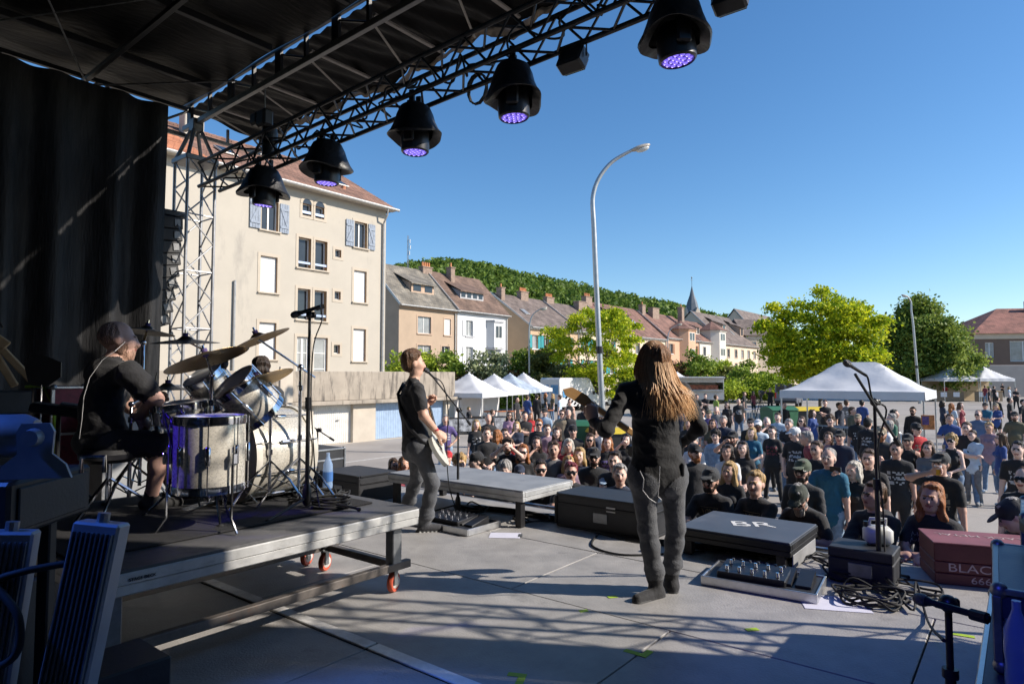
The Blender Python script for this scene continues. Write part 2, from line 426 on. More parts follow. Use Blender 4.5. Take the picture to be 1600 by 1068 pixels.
tower(5.55, -1.5, 'silver lattice tower holding the roof at the other side of the stage')
# ---------------------------------------------------------------- curtains
curt = M('black_curtain', (.022, .022, .023), .5, 0, .5, 2.5, bump=.6, bscale=9, spec=.15, stretch=(4, 4, .6))
def curtain(name, label, p0, p1, z0, z1, seed, amp=.05, nu=160, nv=14, swing=0):
 p0, p1 = Vector(p0), Vector(p1); d = p1 - p0; L = d.length; d.normalize(); nrm = Vector((-d.y, d.x, 0)); rnd = random.Random(seed)
 ph = [(rnd.uniform(0, 6.3), rnd.uniform(4, 15), rnd.uniform(.3, 1)) for _ in range(7)]
 v = []; f = []
 for side in (0, 1):
  for i in range(nu + 1):
   for j in range(nv + 1):
    u, t = i / nu, j / nv; s_ = u * L; z = z0 + (z1 - z0) * t
    off = sum(a_ * math.sin(f_ * s_ + p_ + .5 * math.sin(t * 3 + p_)) for p_, f_, a_ in ph) / 3 * amp * (1.35 - .5 * t)
    p = d * (s_ + swing * (1 - t) * u * .4) + nrm * (off + .008 * side); v.append((p.x, p.y, z))
 n1 = (nu + 1) * (nv + 1)
 for i in range(nu):
  for j in range(nv):
   a = i * (nv + 1) + j; q = (a, a + nv + 1, a + nv + 2, a + 1); f.append(q); f.append(tuple(k_ + n1 for k_ in q[::-1]))
 o = MB().add(v, f).build(name, curt, None, smooth=70, loc=(p0.x, p0.y, 0))
 return tag(o, label, 'curtain')
curtain('wing_curtain', 'tall black wing curtain behind the drummer, partly sunlit', S(-2.5, 9.86), S(4.22, 9.86), 1.3, 6.78, 3, .11)
curtain('wing_curtain', 'black wing curtain on the shaded side of the stage beside the photographer', S(-2.5, -1.45), S(4.66, -1.45), 1.3, 6.9, 5, .05, 60, 4)
curtain('shade_drape', 'unseen black drape added to shade the deck, between the near tower and the wing curtain', S(4.68, -1.47), S(5.2, -1.47), 1.3, 5.25, 7, .02, 12, 3)  # out of view; added and sized to shade the deck but not the drums
curtain('unseen_backdrop', 'unseen black backdrop added across the rear to keep the stage dark', S(-2.45, -1.4), S(-2.45, 9.8), 1.3, 6.9, 9, .05, 60, 4)  # behind the camera, added to block light and keep the interior dark
# ---------------------------------------------------------------- line array
la = thing('line_array', 'curved hang of black loudspeaker boxes at the edge of the wing curtain', 'loudspeaker', S(4.36, 10.34, 5.2), TH)
grille = M('speaker_grille', (.07, .07, .072), .45, .5, .3, 60)
z, y, tilt = 0, 0, 0
for i in range(9):
 rot = Matrix.Rotation(R(-2 - i * 2.2), 3, 'Y')
 c = Vector((-.02 * i * i * .12, 0, z - .1))
 m = MB(); m.rbox(c, (.42, .62, .185), .012, rot); o = m.build('cabinet', blk, la)
 m = MB(); m.rbox(c + rot @ Vector((.2, 0, 0)), (.03, .56, .15), .006, rot); m.build('grille', grille, o)
 for q_ in (.12, -.12): MB().rbox(c + rot @ Vector((q_, -.315, 0)), (.09, .02, .11), .004, rot).build('rigging_plate', alu_dk, o)
 z -= .19
m = MB(); m.rbox((0, 0, .06), (.6, .5, .09), .01); m.cyl((0, 0, .1), (0, 0, 1.5), .008, n=6); m.build('fly_frame', blk, la)
# ---------------------------------------------------------------- moving heads on the truss
lens_m = emis('led_violet', (.26, .18, .9), .7)
lens_hot = emis('led_violet_hot', (.6, .5, 1.0), 1.4)
cover = M('rain_cover', (.012, .012, .013), .45, 0, .3, 4, bump=.6, bscale=12)
def moving_head(label, b, yaw, lens_tilt, seed, a=ATW + .1):
 rnd = random.Random(seed)
 t = thing('moving_head_light', label, 'stage light', S(a, b, 5.61 + rise(b)), yaw, 'moving head lights under rain covers')
 m = MB()
 for sx in (-1, 1): m.rbox((.09 * sx, 0, .05), (.045, .06, .14), .006)
 m.rbox((0, 0, -.02), (.28, .08, .03), .006); m.build('clamp', blk, t)
 # rain cover: a draped bell
 n = 40; prof = [(.10, -.01), (.155, -.05), (.19, -.13), (.215, -.22), (.25, -.31), (.285, -.37), (.275, -.385), (.2, -.34)]
 v = []; f = []
 for j, (r, z) in enumerate(prof):
  for i in range(n):
   th = 2 * math.pi * i / n; lobe = 1 + (.10 * math.cos(2 * th + seed) + .05 * math.sin(5 * th + seed)) * (j / 7)
   zz = z - (.05 * math.cos(2 * th + seed * 1.3) if j > 3 else 0) * (j - 3) / 4
   v.append((1.2 * r * lobe * math.cos(th), 1.05 * r * lobe * math.sin(th), zz))
 for j in range(len(prof) - 1):
  for i in range(n): f.append((j * n + i, j * n + (i + 1) % n, (j + 1) * n + (i + 1) % n, (j + 1) * n + i))
 f.append(tuple(range(n))[::-1])
 MB().add(v, f).build('rain_cover', cover, t, smooth=50)
 m = MB()
 for sx in (-1, 1): MB().rbox((.175 * sx, 0, -.36), (.05, .12, .22), .015).build('yoke_arm', blk_pl, t)
 rot = Matrix.Translation((0, 0, -.36)) @ Matrix.Rotation(lens_tilt, 4, 'X')
 m = MB(); m.lathe([(0, .1), (.12, .1), (.15, .03), (.155, -.1), (.15, -.17), (.135, -.185), (.13, -.17), (.0, -.168)], 28, rot)
 h = m.build('lamp_head', blk_pl, t, smooth=40)
 m = MB(); m.lathe([(0, -.172), (.128, -.172)], 28, rot); m.build('lens_plate', emis('led_base', (.09, .06, .42), .35), h)
 pts = [(0, 0)] + [(.048 * math.cos(i * math.pi / 3), .048 * math.sin(i * math.pi / 3)) for i in range(6)] + [(.098 * math.cos(i * math.pi / 6), .098 * math.sin(i * math.pi / 6)) for i in range(12)]
 for x_, y_ in pts:
  m = MB(); c = rot @ Vector((x_, y_, -.174)); m.mat(0).ell(c, (.021, .021, .009), 8, 4, rot.to_3x3()); m.mat(1).ell(rot @ Vector((x_ + .006, y_ + .006, -.181)), (.007, .007, .004), 6, 4, rot.to_3x3())
  m.build('lens', [lens_m, lens_hot], h, smooth=60)
 return t
def b_at_x(px, a, z=0):
 u = (px - 800) / FPX; c, s_ = AX.x, AX.y
 return a * (c - u * s_) / (u * c + s_) if False else (a * c - u * a * s_) / (s_ + u * c)
LT = ATW + .1
for i, (px, lab, tl) in enumerate([(408, 'moving head light nearest the lattice tower, beige wall behind it', .12), (507, 'moving head light hung in front of the beige building roof ridge', .05), (646, 'third moving head light from the lattice tower, against blue sky', .0),
  (802, 'moving head light beside the small blinder box on the truss', -.05), (1062, 'largest moving head light at the top edge, nearest the camera', -.1)]):
 moving_head(lab, b_at_x(px, LT), TH + .2 * i, tl, i * 1.7 + 1)
def blinder(px, label, dz=0):
 t = thing('blinder_light', label, 'stage light', S(LT + .15, b_at_x(px, LT + .15), 5.50 + rise(b_at_x(px, LT + .15))), TH)
 m = MB(); m.rbox((0, 0, 0), (.15, .26, .2), .02, Matrix.Rotation(.5, 3, 'Y')); m.build('housing', blk_pl, t)
 m = MB(); m.tube([(0, -.15, 0), (0, -.15, .16), (0, .15, .16), (0, .15, 0)], .01, 6); m.build('bracket', blk, t)
 m = MB(); m.rbox((.07, 0, -.04), (.02, .22, .14), .005, Matrix.Rotation(.5, 3, 'Y')); m.build('lens', glass('dark_lens', (.02, .02, .025)), t)
blinder(897, 'small black blinder box hanging between two moving head lights')
blinder(1152, 'small black blinder box cut off by the top of the picture')
# chain hoist at the tower end of the truss
t = thing('chain_hoist', 'black chain hoist hanging above the first moving head light', 'hoist', S(LT, b_at_x(406, LT), 6.25), TH)
m = MB(); m.rbox((0, 0, .1), (.16, .22, .24), .03); m.rbox((.0, .2, .14), (.14, .18, .18), .03); m.build('motor', blk, t)
m = MB(); m.lathe([(0, -.42), (.1, -.42), (.11, -.1), (.1, -.02), (0, -.02)], 14, Matrix.Translation((.08, 0, 0))); m.build('chain_bag', cover, t, smooth=50)
m = MB(); m.cyl((0, 0, .2), (0, 0, .55), .01, n=6); m.cyl((0, 0, -.3), (0, 0, .0), .01, n=6); m.build('chain', steel, t)
# cables lashed along the truss
rnd = random.Random(4)
for i in range(6):
 b = BTW - 1 - i * 1.7; pts = []
 for k in range(18): pts.append(S(LT + rnd.uniform(-.14, .18), b - k * .11, 5.80 + rise(b - k * .11) + rnd.uniform(-.15, .14)))
 tag(MB().tube(spline(pts, 4), .012, 5).build('truss_cable', rubber, None, smooth=60), ['black cables lashed to the truss nearest the lattice tower', 'black cables lashed to the truss above the second moving head', 'black cables lashed to the truss between the second and third moving heads', 'black cables lashed to the truss beside the hanging cable coil', 'black cables lashed to the truss behind the small blinder box', 'black cables lashed to the truss near the largest moving head'][i], 'cable', 'cables on the lighting truss')
pts = []
for k in range(40):
 th = k * .55; pts.append(S(LT + .17 + .006 * k * .2, b_at_x(725, LT) + .13 * math.cos(th), 5.62 + rise(b_at_x(725, LT)) + .16 * math.sin(th)))
tag(MB().tube(pts, .01, 5).build('cable_coil', rubber, None, smooth=60), 'coil of black cable hanging from the lighting truss', 'cable')
# ================================================================ town: helpers
def a_at_x(px, b):
 u = (px - 800) / FPX; c, s_ = AX.x, AX.y
 return b * (s_ + u * c) / (c - u * s_)
def fac(px, py, b):
 """where the sight line of a picture point meets the vertical plane at b: (a, z)"""
 a = a_at_x(px, b); d = S(a, b).y; return a, at_d(px, py, d).z
def tile_mat(name, c1, c2, tw=.25, th_=.3, mortar=.02):
 if name in MATS: return MATS[name]
 m = bpy.data.materials.new(name); MATS[name] = m; m.use_nodes = True
 n, l = m.node_tree.nodes, m.node_tree.links; p = n['Principled BSDF']; p.inputs['Roughness'].default_value = .8
 tc = n.new('ShaderNodeTexCoord'); sp = n.new('ShaderNodeSeparateXYZ'); l.new(tc.outputs['Object'], sp.inputs[0])
 cb = n.new('ShaderNodeCombineXYZ'); l.new(sp.outputs[0], cb.inputs[0]); l.new(sp.outputs[2], cb.inputs[1])
 br = n.new('ShaderNodeTexBrick'); br.inputs['Scale'].default_value = 1; br.inputs['Brick Width'].default_value = tw; br.inputs['Row Height'].default_value = th_
 br.inputs['Mortar Size'].default_value = mortar; br.inputs['Mortar Smooth'].default_value = .6; br.inputs['Bias'].default_value = 0
 br.inputs['Color1'].default_value = (*c1, 1); br.inputs['Color2'].default_value = (*c2, 1); br.inputs['Mortar'].default_value = (*[c * .75 for c in c1], 1)
 l.new(cb.outputs[0], br.inputs['Vector'])
 no = n.new('ShaderNodeTexNoise'); no.inputs['Scale'].default_value = .9; no.inputs['Detail'].default_value = 8; l.new(tc.outputs['Object'], no.inputs['Vector'])
 mr = n.new('ShaderNodeMapRange'); mr.inputs[1].default_value = .3; mr.inputs[2].default_value = .7; mr.inputs[3].default_value = .6; mr.inputs[4].default_value = 1.35; l.new(no.outputs[0], mr.inputs[0])
 mx = n.new('ShaderNodeMix'); mx.data_type = 'RGBA'; mx.blend_type = 'MULTIPLY'; mx.inputs[0].default_value = 1; l.new(br.outputs[0], mx.inputs[6]); l.new(mr.outputs[0], mx.inputs[7])
 l.new(mx.outputs[2], p.inputs['Base Color'])
 b = n.new('ShaderNodeBump'); b.inputs['Strength'].default_value = .6; b.inputs['Distance'].default_value = .03; b.invert = True; l.new(br.outputs['Fac'], b.inputs['Height']); l.new(b.outputs[0], p.inputs['Normal'])
 return m
def facade(m, x0, x1, z0, z1, holes, depth=.22, y=0.0):
 xs = sorted({x0, x1, *[h[0] for h in holes], *[h[1] for h in holes]}); zs = sorted({z0, z1, *[h[2] for h in holes], *[h[3] for h in holes]})
 for i in range(len(xs) - 1):
  for j in range(len(zs) - 1):
   cx, cz = (xs[i] + xs[i + 1]) / 2, (zs[j] + zs[j + 1]) / 2
   if any(h[0] < cx < h[1] and h[2] < cz < h[3] for h in holes): continue
   m.poly([(xs[i], y, zs[j]), (xs[i + 1], y, zs[j]), (xs[i + 1], y, zs[j + 1]), (xs[i], y, zs[j + 1])])
 return m
def reveals(m, holes, depth=.22, y=0.0):
 for a, b, c, d in holes:
  m.poly([(a, y, c), (a, y, d), (a, y + depth, d), (a, y + depth, c)]); m.poly([(b, y, c), (b, y + depth, c), (b, y + depth, d), (b, y, d)])
  m.poly([(a, y, c), (a, y + depth, c), (b, y + depth, c), (b, y, c)]); m.poly([(a, y, d), (b, y, d), (b, y + depth, d), (a, y + depth, d)])
 return m
pvc = M('window_frame_white', (.74, .73, .7), .45, 0, .06, 4)
pane_m = glass('window_glass', (.035, .042, .05), .05)
pane_l = glass('window_glass_curtained', (.30, .31, .31), .12)
def window(parent, a, b, c, d, y=.16, fr=None, pane=None, mull=1, bars=0, fw=.06):
 fr = fr or pvc; m = MB()
 m.bx(a, b, y, y + .06, c, c + fw); m.bx(a, b, y, y + .06, d - fw, d)
 m.bx(a, a + fw, y, y + .06, c + fw, d - fw); m.bx(b - fw, b, y, y + .06, c + fw, d - fw)
 for k in range(mull):
  x = a + (b - a) * (k + 1) / (mull + 1); m.bx(x - fw * .6, x + fw * .6, y - .004, y + .055, c + fw, d - fw)
 for k in range(bars):
  z = c + (d - c) * (k + 1) / (bars + 1); m.bx(a + fw, b - fw, y + .004, y + .05, z - .02, z + .02)
 o = m.build('window', fr, parent)
 MB().bx(a + .01, b - .01, y + .03, y + .045, c + .01, d - .01).build('pane', pane or pane_m, o)
 return o
def panel_closed(parent, a, b, c, d, mat, y=.1, name='roller_shutter', n=14):
 m = MB(); h = (d - c) / n
 for i in range(n): m.bx(a, b, y, y + .03, c + i * h, c + (i + 1) * h - .008)
 m.bx(a, b, y + .012, y + .04, c, d)
 return m.build(name, mat, parent)
def shutter(parent, x0, x1, c, d, mat, mdark, y=-.035, flip=False, brace=True):
 m = MB(); n = 4; w_ = (x1 - x0) / n
 for i in range(n): m.bx(x0 + i * w_ + .006, x0 + (i + 1) * w_ - .006, y - .03, y, c, d)
 o = m.build('shutter', mat, parent)
 if brace:
  m = MB(); m.bx(x0 + .03, x1 - .03, y - .055, y - .03, d - .32, d - .22); m.bx(x0 + .03, x1 - .03, y - .055, y - .03, c + .2, c + .3)
  p, q = ((x0 + .08, c + .28), (x1 - .08, d - .3)) if not flip else ((x1 - .08, c + .28), (x0 + .08, d - .3))
  v = Vector((q[0] - p[0], 0, q[1] - p[1])); L = v.length
  m.box(((p[0] + q[0]) / 2, y - .043, (p[1] + q[1]) / 2), (L, .02, .09), Matrix.Rotation(-math.atan2(v.z, v.x), 3, 'Y'))
  m.build('shutter_brace', mat, o)
 return o
# ================================================================ the big beige apartment house
FB = 25.86
wall_c = M('render_cream', (.47, .425, .355), .9, 0, .06, .8, bump=.15, bscale=40, stain=((.33, .30, .26), .7, .58, (1, 1, .3)))
surr = M('window_surround', (.50, .43, .34), .85, 0, .06, 2)
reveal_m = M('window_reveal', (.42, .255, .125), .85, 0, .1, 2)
a_r = a_at_x(601, FB); EAVE = fac(601, 325, FB)[1]
bb = thing('apartment_house', 'tall cream rendered apartment house with grey shutters and a red tiled roof', 'building', S(a_r, FB, 0), TH)
def z4(x, y): return (220 + x / 3.56, 180 + y / 3.56)
def z5(x, y): return (220 + x / 3.56, 440 + y / 3.56)
def opening(fn, x0, y0, x1, y1):
 p, q = fn(x0, (y0)), fn(x1, y1)
 a0, zt0 = fac(p[0], p[1], FB); a1, zb = fac(q[0], q[1], FB)
 return [a0 - a_r, a1 - a_r, zb, zt0]
# openings read from the facade: window columns and storeys (local x runs back from the far corner)
col_l = (opening(z4, 655, 790, 750, 1000)[0], opening(z4, 655, 790, 750, 1000)[1]); col_r = (opening(z4, 1180, 860, 1250, 1045)[0], opening(z4, 1180, 860, 1250, 1045)[1])
ca = opening(z4, 866, 675, 937, 855); cb_ = opening(z4, 960, 688, 1028, 865); cs = opening(z4, 1072, 745, 1106, 793)
S3 = (opening(z4, 1180, 860, 1250, 1045)[2], opening(z4, 1180, 860, 1250, 1045)[3]); S2 = (opening(z5, 1180, 260, 1252, 443)[2], opening(z5, 1180, 260, 1252, 443)[3])
S4 = (opening(z4, 1178, 587, 1248, 745)[2], opening(z4, 1178, 587, 1248, 745)[3])
T3 = (ca[2], ca[3]); ca2 = opening(z5, 866, 35, 937, 215); T2 = (ca2[2], ca2[3])
LW = -17.5
wl = (col_l[0] - 5.6, col_l[0] - 5.6 + (col_l[1] - col_l[0]))
W_white = [(*col_l, *S3), (*col_l, *S2), (*col_r, *S3), (*col_r, *S2), (*wl, *S2)]
W_shut = [(*col_l, *S4), (*col_r, *S4), (*wl, *S4)]
W_tall = [(ca[0], ca[1], *T3), (cb_[0], cb_[1], *T3), (ca[0], ca[1], *T2), (cb_[0], cb_[1], *T2)]
dz = opening(z5, 860, 345, 925, 345)
W_door = [(ca[0], ca[1], 2.35, 4.55), (cb_[0], cb_[1] + .1, 2.35, 4.55)]
W_sq = [(cs[0], cs[1], cs[2], cs[3])]; q = opening(z4, 1072, 978, 1106, 1027); W_sq.append((cs[0], cs[1], q[2], q[3])); q = opening(z5, 1072, 350, 1106, 400); W_sq.append((cs[0], cs[1], q[2], q[3]))
ar = opening(z4, 885, 470, 935, 565); ar2 = opening(z4, 957, 485, 1008, 578)
W_arch = [(ar[0], ar[1], ar[2], ar[3] - .15), (ar2[0], ar2[1], ar[2], ar[3] - .15)]
W_left = [(*wl, *S3), (wl[0] - 3.2, wl[1] - 3.2, *S3), (wl[0] - 3.2, wl[1] - 3.2, *S2)]
allh = W_white + W_shut + W_tall + W_door + W_sq + W_arch + W_left
BD = 10.5
m = MB(); facade(m, LW, 0, 0, EAVE, allh)
m.poly([(0, 0, 0), (0, BD, 0), (0, BD, EAVE), (0, 0, EAVE)]); m.poly([(LW, 0, 0), (LW, 0, EAVE), (LW, BD, EAVE), (LW, BD, 0)]); m.poly([(LW, BD, 0), (LW, BD, EAVE), (0, BD, EAVE), (0, BD, 0)])
wl_o = m.build('wall', wall_c, bb)
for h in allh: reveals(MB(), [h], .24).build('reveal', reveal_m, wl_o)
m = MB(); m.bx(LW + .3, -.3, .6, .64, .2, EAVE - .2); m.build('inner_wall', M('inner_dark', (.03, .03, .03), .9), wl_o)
for h in allh:   # painted surrounds, proud of the wall
 m = MB(); t_ = .13; a, b, c, d = h
 for bxs in ((a - t_, a, c - t_, d + t_), (b, b + t_, c - t_, d + t_), (a, b, d, d + t_), (a, b, c - t_, c)): m.bx(bxs[0], bxs[1], -.018, -.001, bxs[2], bxs[3])
 m.build('surround', surr, bb)
 if h not in W_sq and h not in W_arch: MB().bx(a - .12, b + .12, -.09, .03, c - .06, c + .005).build('sill', surr, bb)
rol = M('roller_white', (.66, .655, .64), .5, 0, .03, 3)
for h in W_white: panel_closed(bb, h[0], h[1], h[2], h[3], rol)
shut_m = M('shutter_blue_grey', (.26, .30, .36), .7, 0, .25, 9, bump=.2)
for h in W_shut:
 window(bb, *h, pane=pane_m); ww = (h[1] - h[0]) * .62
 shutter(bb, h[0] - ww - .06, h[0] - .06, h[2], h[3], shut_m, None); shutter(bb, h[1] + .06, h[1] + ww * .9 + .06, h[2], h[3], shut_m, None, flip=True)
rail = M('balcony_bar', (.42, .5, .68), .4, .2, .1)
for h in W_tall:
 window(bb, *h, mull=0, y=.2)
 m = MB(); m.bx(h[0], h[1], .02, .05, h[2] + .2, h[2] + .3); m.build('window_guard', rail, bb)
for i, h in enumerate(W_door): window(bb, *h, mull=1 - i, bars=2, pane=pane_l, y=.1, fw=.1)
for h in W_sq: window(bb, *h, mull=0, y=.12, fw=.04)
for h in W_left: window(bb, *h, mull=1)
for h in W_arch:
 window(bb, h[0], h[1], h[2], h[3], mull=0, y=.14, fw=.04)
 m = MB(); r = (h[1] - h[0]) / 2; cx = (h[0] + h[1]) / 2; n = 10
 for i in range(n):
  t0, t1 = math.pi * i / n, math.pi * (i + 1) / n
  for (ra, rb_) in ((r, r + .13),):
   m.poly([(cx + ra * math.cos(t0), -.03, h[3] + ra * math.sin(t0)), (cx + rb_ * math.cos(t0), -.03, h[3] + rb_ * math.sin(t0)), (cx + rb_ * math.cos(t1), -.03, h[3] + rb_ * math.sin(t1)), (cx + ra * math.cos(t1), -.03, h[3] + ra * math.sin(t1))])
 m.build('arch_surround', surr, bb)
 m = MB(); m.poly([(cx + r * math.cos(math.pi * i / n), -.02, h[3] + r * math.sin(math.pi * i / n)) for i in range(n + 1)]); m.build('arch_pane', pane_m, bb)
 MB().bx(h[0], h[1], .0, .03, h[2] + .1, h[2] + .22).build('window_guard', rail, bb)
# roof: hipped at the far end, courses of tiles as real steps
tile_r = tile_mat('tiles_brown_red', (.20, .112, .082), (.27, .15, .108), .26, .17)
tile_o = tile_mat('tiles_orange', (.42, .165, .085), (.5, .21, .11), .26, .17)
RIDGE_B = BD / 2; ra = fac(526, 272, FB + RIDGE_B); RZ = ra[1]; RXE = ra[0] - a_r
def roof_slope(x0, x1, xr0, xr1, mat, name, n=22, ov=.45):
 m = MB(); e0 = (-ov, EAVE - .12)
 for i in range(n):
  t0, t1 = i / n, (i + 1) / n
  y0, y1 = e0[0] + (RIDGE_B - e0[0]) * t0, e0[0] + (RIDGE_B - e0[0]) * t1; zz0, zz1 = e0[1] + (RZ - e0[1]) * t0, e0[1] + (RZ - e0[1]) * t1
  L0, L1 = x0 + (xr0 - x0) * t0, x0 + (xr0 - x0) * t1; R0, R1 = x1 + (xr1 - x1) * t0, x1 + (xr1 - x1) * t1
  m.poly([(L0, y0, zz0 + .035), (R0, y0, zz0 + .035), (R1, y1, zz1 + .01), (L1, y1, zz1 + .01)]); m.poly([(L0, y0, zz0 - .01), (R0, y0, zz0 - .01), (R0, y0, zz0 + .035), (L0, y0, zz0 + .035)])
 return m.build(name, mat, bb)
XS = fac(318, 240, FB)[0] - a_r
roof_slope(XS, .45, XS, RXE, tile_r, 'roof')
roof_slope(LW, XS - .003, LW, XS - .003, tile_o, 'new_roof_tiles')
m = MB(); m.poly([(.45, -.45, EAVE - .12), (.45, BD + .45, EAVE - .12), (RXE, RIDGE_B, RZ)]); m.poly([(.45, BD + .45, EAVE - .12), (LW, BD + .45, EAVE - .12), (LW, RIDGE_B, RZ), (RXE, RIDGE_B, RZ)]); m.build('rear_roof', tile_r, bb)
m = MB()
x = LW
while x < RXE: m.cyl((x, RIDGE_B, RZ + .02), (x + .36, RIDGE_B, RZ + .02), .11, .13, n=8); x += .38
m.build('ridge_tiles', tile_r, bb)
soff = M('soffit', (.55, .5, .42), .8)
MB().bx(LW, .4, -.42, 0, EAVE - .16, EAVE - .13).build('soffit', soff, bb)
zinc = M('zinc', (.45, .44, .42), .45, .5, .15, 5)
m = MB(); m.tube([(LW, -.5, EAVE - .13), (.45, -.5, EAVE - .13)], .075, 8); m.build('gutter', zinc, bb, smooth=40)
m = MB(); m.tube([(-.3, -.5, EAVE - .2), (-.3, -.45, EAVE - .5), (-.22, -.09, EAVE - .85), (-.22, -.09, 2.4)], .05, 8); m.build('downpipe', zinc, bb, smooth=40)
xp = fac(363, 500, FB)[0] - a_r
m = MB(); m.cyl((xp, -.08, 2.3), (xp, -.08, fac(363, 438, FB)[1]), .05, n=8); m.build('vent_pipe', zinc, bb, smooth=40)
for px, py in ((290, 205), ):
 a, z = fac(px, py, FB + 4); m = MB(); m.rbox((a - a_r, 4, z - .3), (.9, .6, 2.0), .03); m.build('chimney', wall_c, bb)
for px, py in ((525, 291), (345, 232)):
 t_ = .45; yy = -.45 + (RIDGE_B + .45) * t_; zz = EAVE - .12 + (RZ - EAVE + .12) * t_; a, z = fac(px, py, FB + yy)
 m = MB(); sl = math.atan2(RZ - EAVE + .12, RIDGE_B + .45); m.rbox((a - a_r, yy, zz + .1), (.75, 1.0, .08), .02, Matrix.Rotation(sl, 3, 'X')); o = m.build('roof_window', zinc, bb)
 m = MB(); m.rbox((a - a_r, yy - .02, zz + .15), (.6, .85, .03), .01, Matrix.Rotation(sl, 3, 'X')); m.build('pane', pane_m, o)
a, z = fac(535, 298, FB + 1.2); m = MB(); m.cyl((a - a_r, 1.3, z - .3), (a - a_r, 1.3, z + .25), .12, n=10); m.build('vent_cowl', tile_o, bb)
# ================================================================ garages and terrace in front of it
GB = 21.87
conc = M('concrete_weathered', (.36, .31, .25), .9, 0, .2, 1.3, bump=.25, bscale=25, stain=((.11, .095, .08), 1.3, .5, (3.2, 3.2, .5)))
conc2 = M('concrete_plain', (.50, .44, .36), .9, 0, .1, 1.5, bump=.2, bscale=30, stain=((.3, .25, .2), 1.2, .62, (2, 2, .5)))
gr = a_at_x(710, GB); gl = a_at_x(250, GB) - 4
ga = thing('garage_block', 'row of concrete garages with corrugated doors below a stained parapet', 'garage', S(gr, GB, 0), TH)
PT = fac(560, 580, GB)[1]; SLAB = fac(600, 623, GB)[1] - .14; DT = fac(510, 629, GB)[1] - .08
L = gl - gr
doors = [(a_at_x(491, GB) - gr, a_at_x(553, GB) - gr, 'w'), (a_at_x(588, GB) - gr, a_at_x(697, GB) - gr, 'b'), (a_at_x(415, GB) - gr, a_at_x(468, GB) - gr, 'w'), (a_at_x(350, GB) - gr, a_at_x(400, GB) - gr, 'w')]
holes = [(d[0], d[1], .02, DT) for d in doors]
m = MB(); facade(m, L, 0, 0, SLAB, holes, .25); m.poly([(0, 0, 0), (0, 4, 0), (0, 4, SLAB), (0, 0, SLAB)]); m.build('wall', conc2, ga)
for h in holes: reveals(MB(), [h], .25).build('reveal', conc2, ga)
m = MB(); m.rbox((L / 2 + .1, 1.9, SLAB + .06), (-L + .3, 4.4, .16), .02); m.build('roof_slab', conc, ga)
m = MB(); m.rbox((L / 2, .05, (SLAB + .14 + PT) / 2), (-L + .02, .2, PT - SLAB - .14), .02); m.build('parapet', conc, ga)
m = MB(); m.rbox((-.1, 2, (SLAB + .14 + PT) / 2), (.2, 3.7, PT - SLAB - .14), .02); m.build('side_parapet', conc, ga)
m = MB(); m.rbox((a_at_x(446, GB) - gr, -.06, SLAB + .75), (.55, .12, 1.5), .02); m.build('pier', conc2, ga)
corr_w = M('corrugated_white', (.70, .68, .63), .5, .1, .1, 4, stain=((.4, .3, .2), 1.5, .72, (6, 6, .5)))
corr_b = M('corrugated_blue', (.36, .47, .62), .5, .1, .12, 4)
for a0, a1, c in doors:
 v = []; n = int((a1 - a0) / .05); m = MB()
 for i in range(n + 1):
  x = a0 + (a1 - a0) * i / n; y = .18 + (.022 if i % 2 else 0); v += [(x, y, .03), (x, y, DT)]
 m.add(v, [(2 * i, 2 * i + 2, 2 * i + 3, 2 * i + 1) for i in range(n)])
 o = m.build('garage_door', corr_w if c == 'w' else corr_b, ga)
 m = MB(); m.rbox(((a0 + a1) / 2 + .3, .15, .95), (.14, .04, .04), .01); m.build('handle', steel, o)
tz = MB(); tz.box((-10 + 1, 14.6, 1.2), (62, 21, 2.36)); o = tz.build('terrace', M('terrace_paving', (.3, .28, .25), .9), None, loc=S(gr, GB, 0), rz=TH); o['kind'] = 'structure'
o.location = S(gr - 21.2, GB + 4.1 - 4.1, 0)
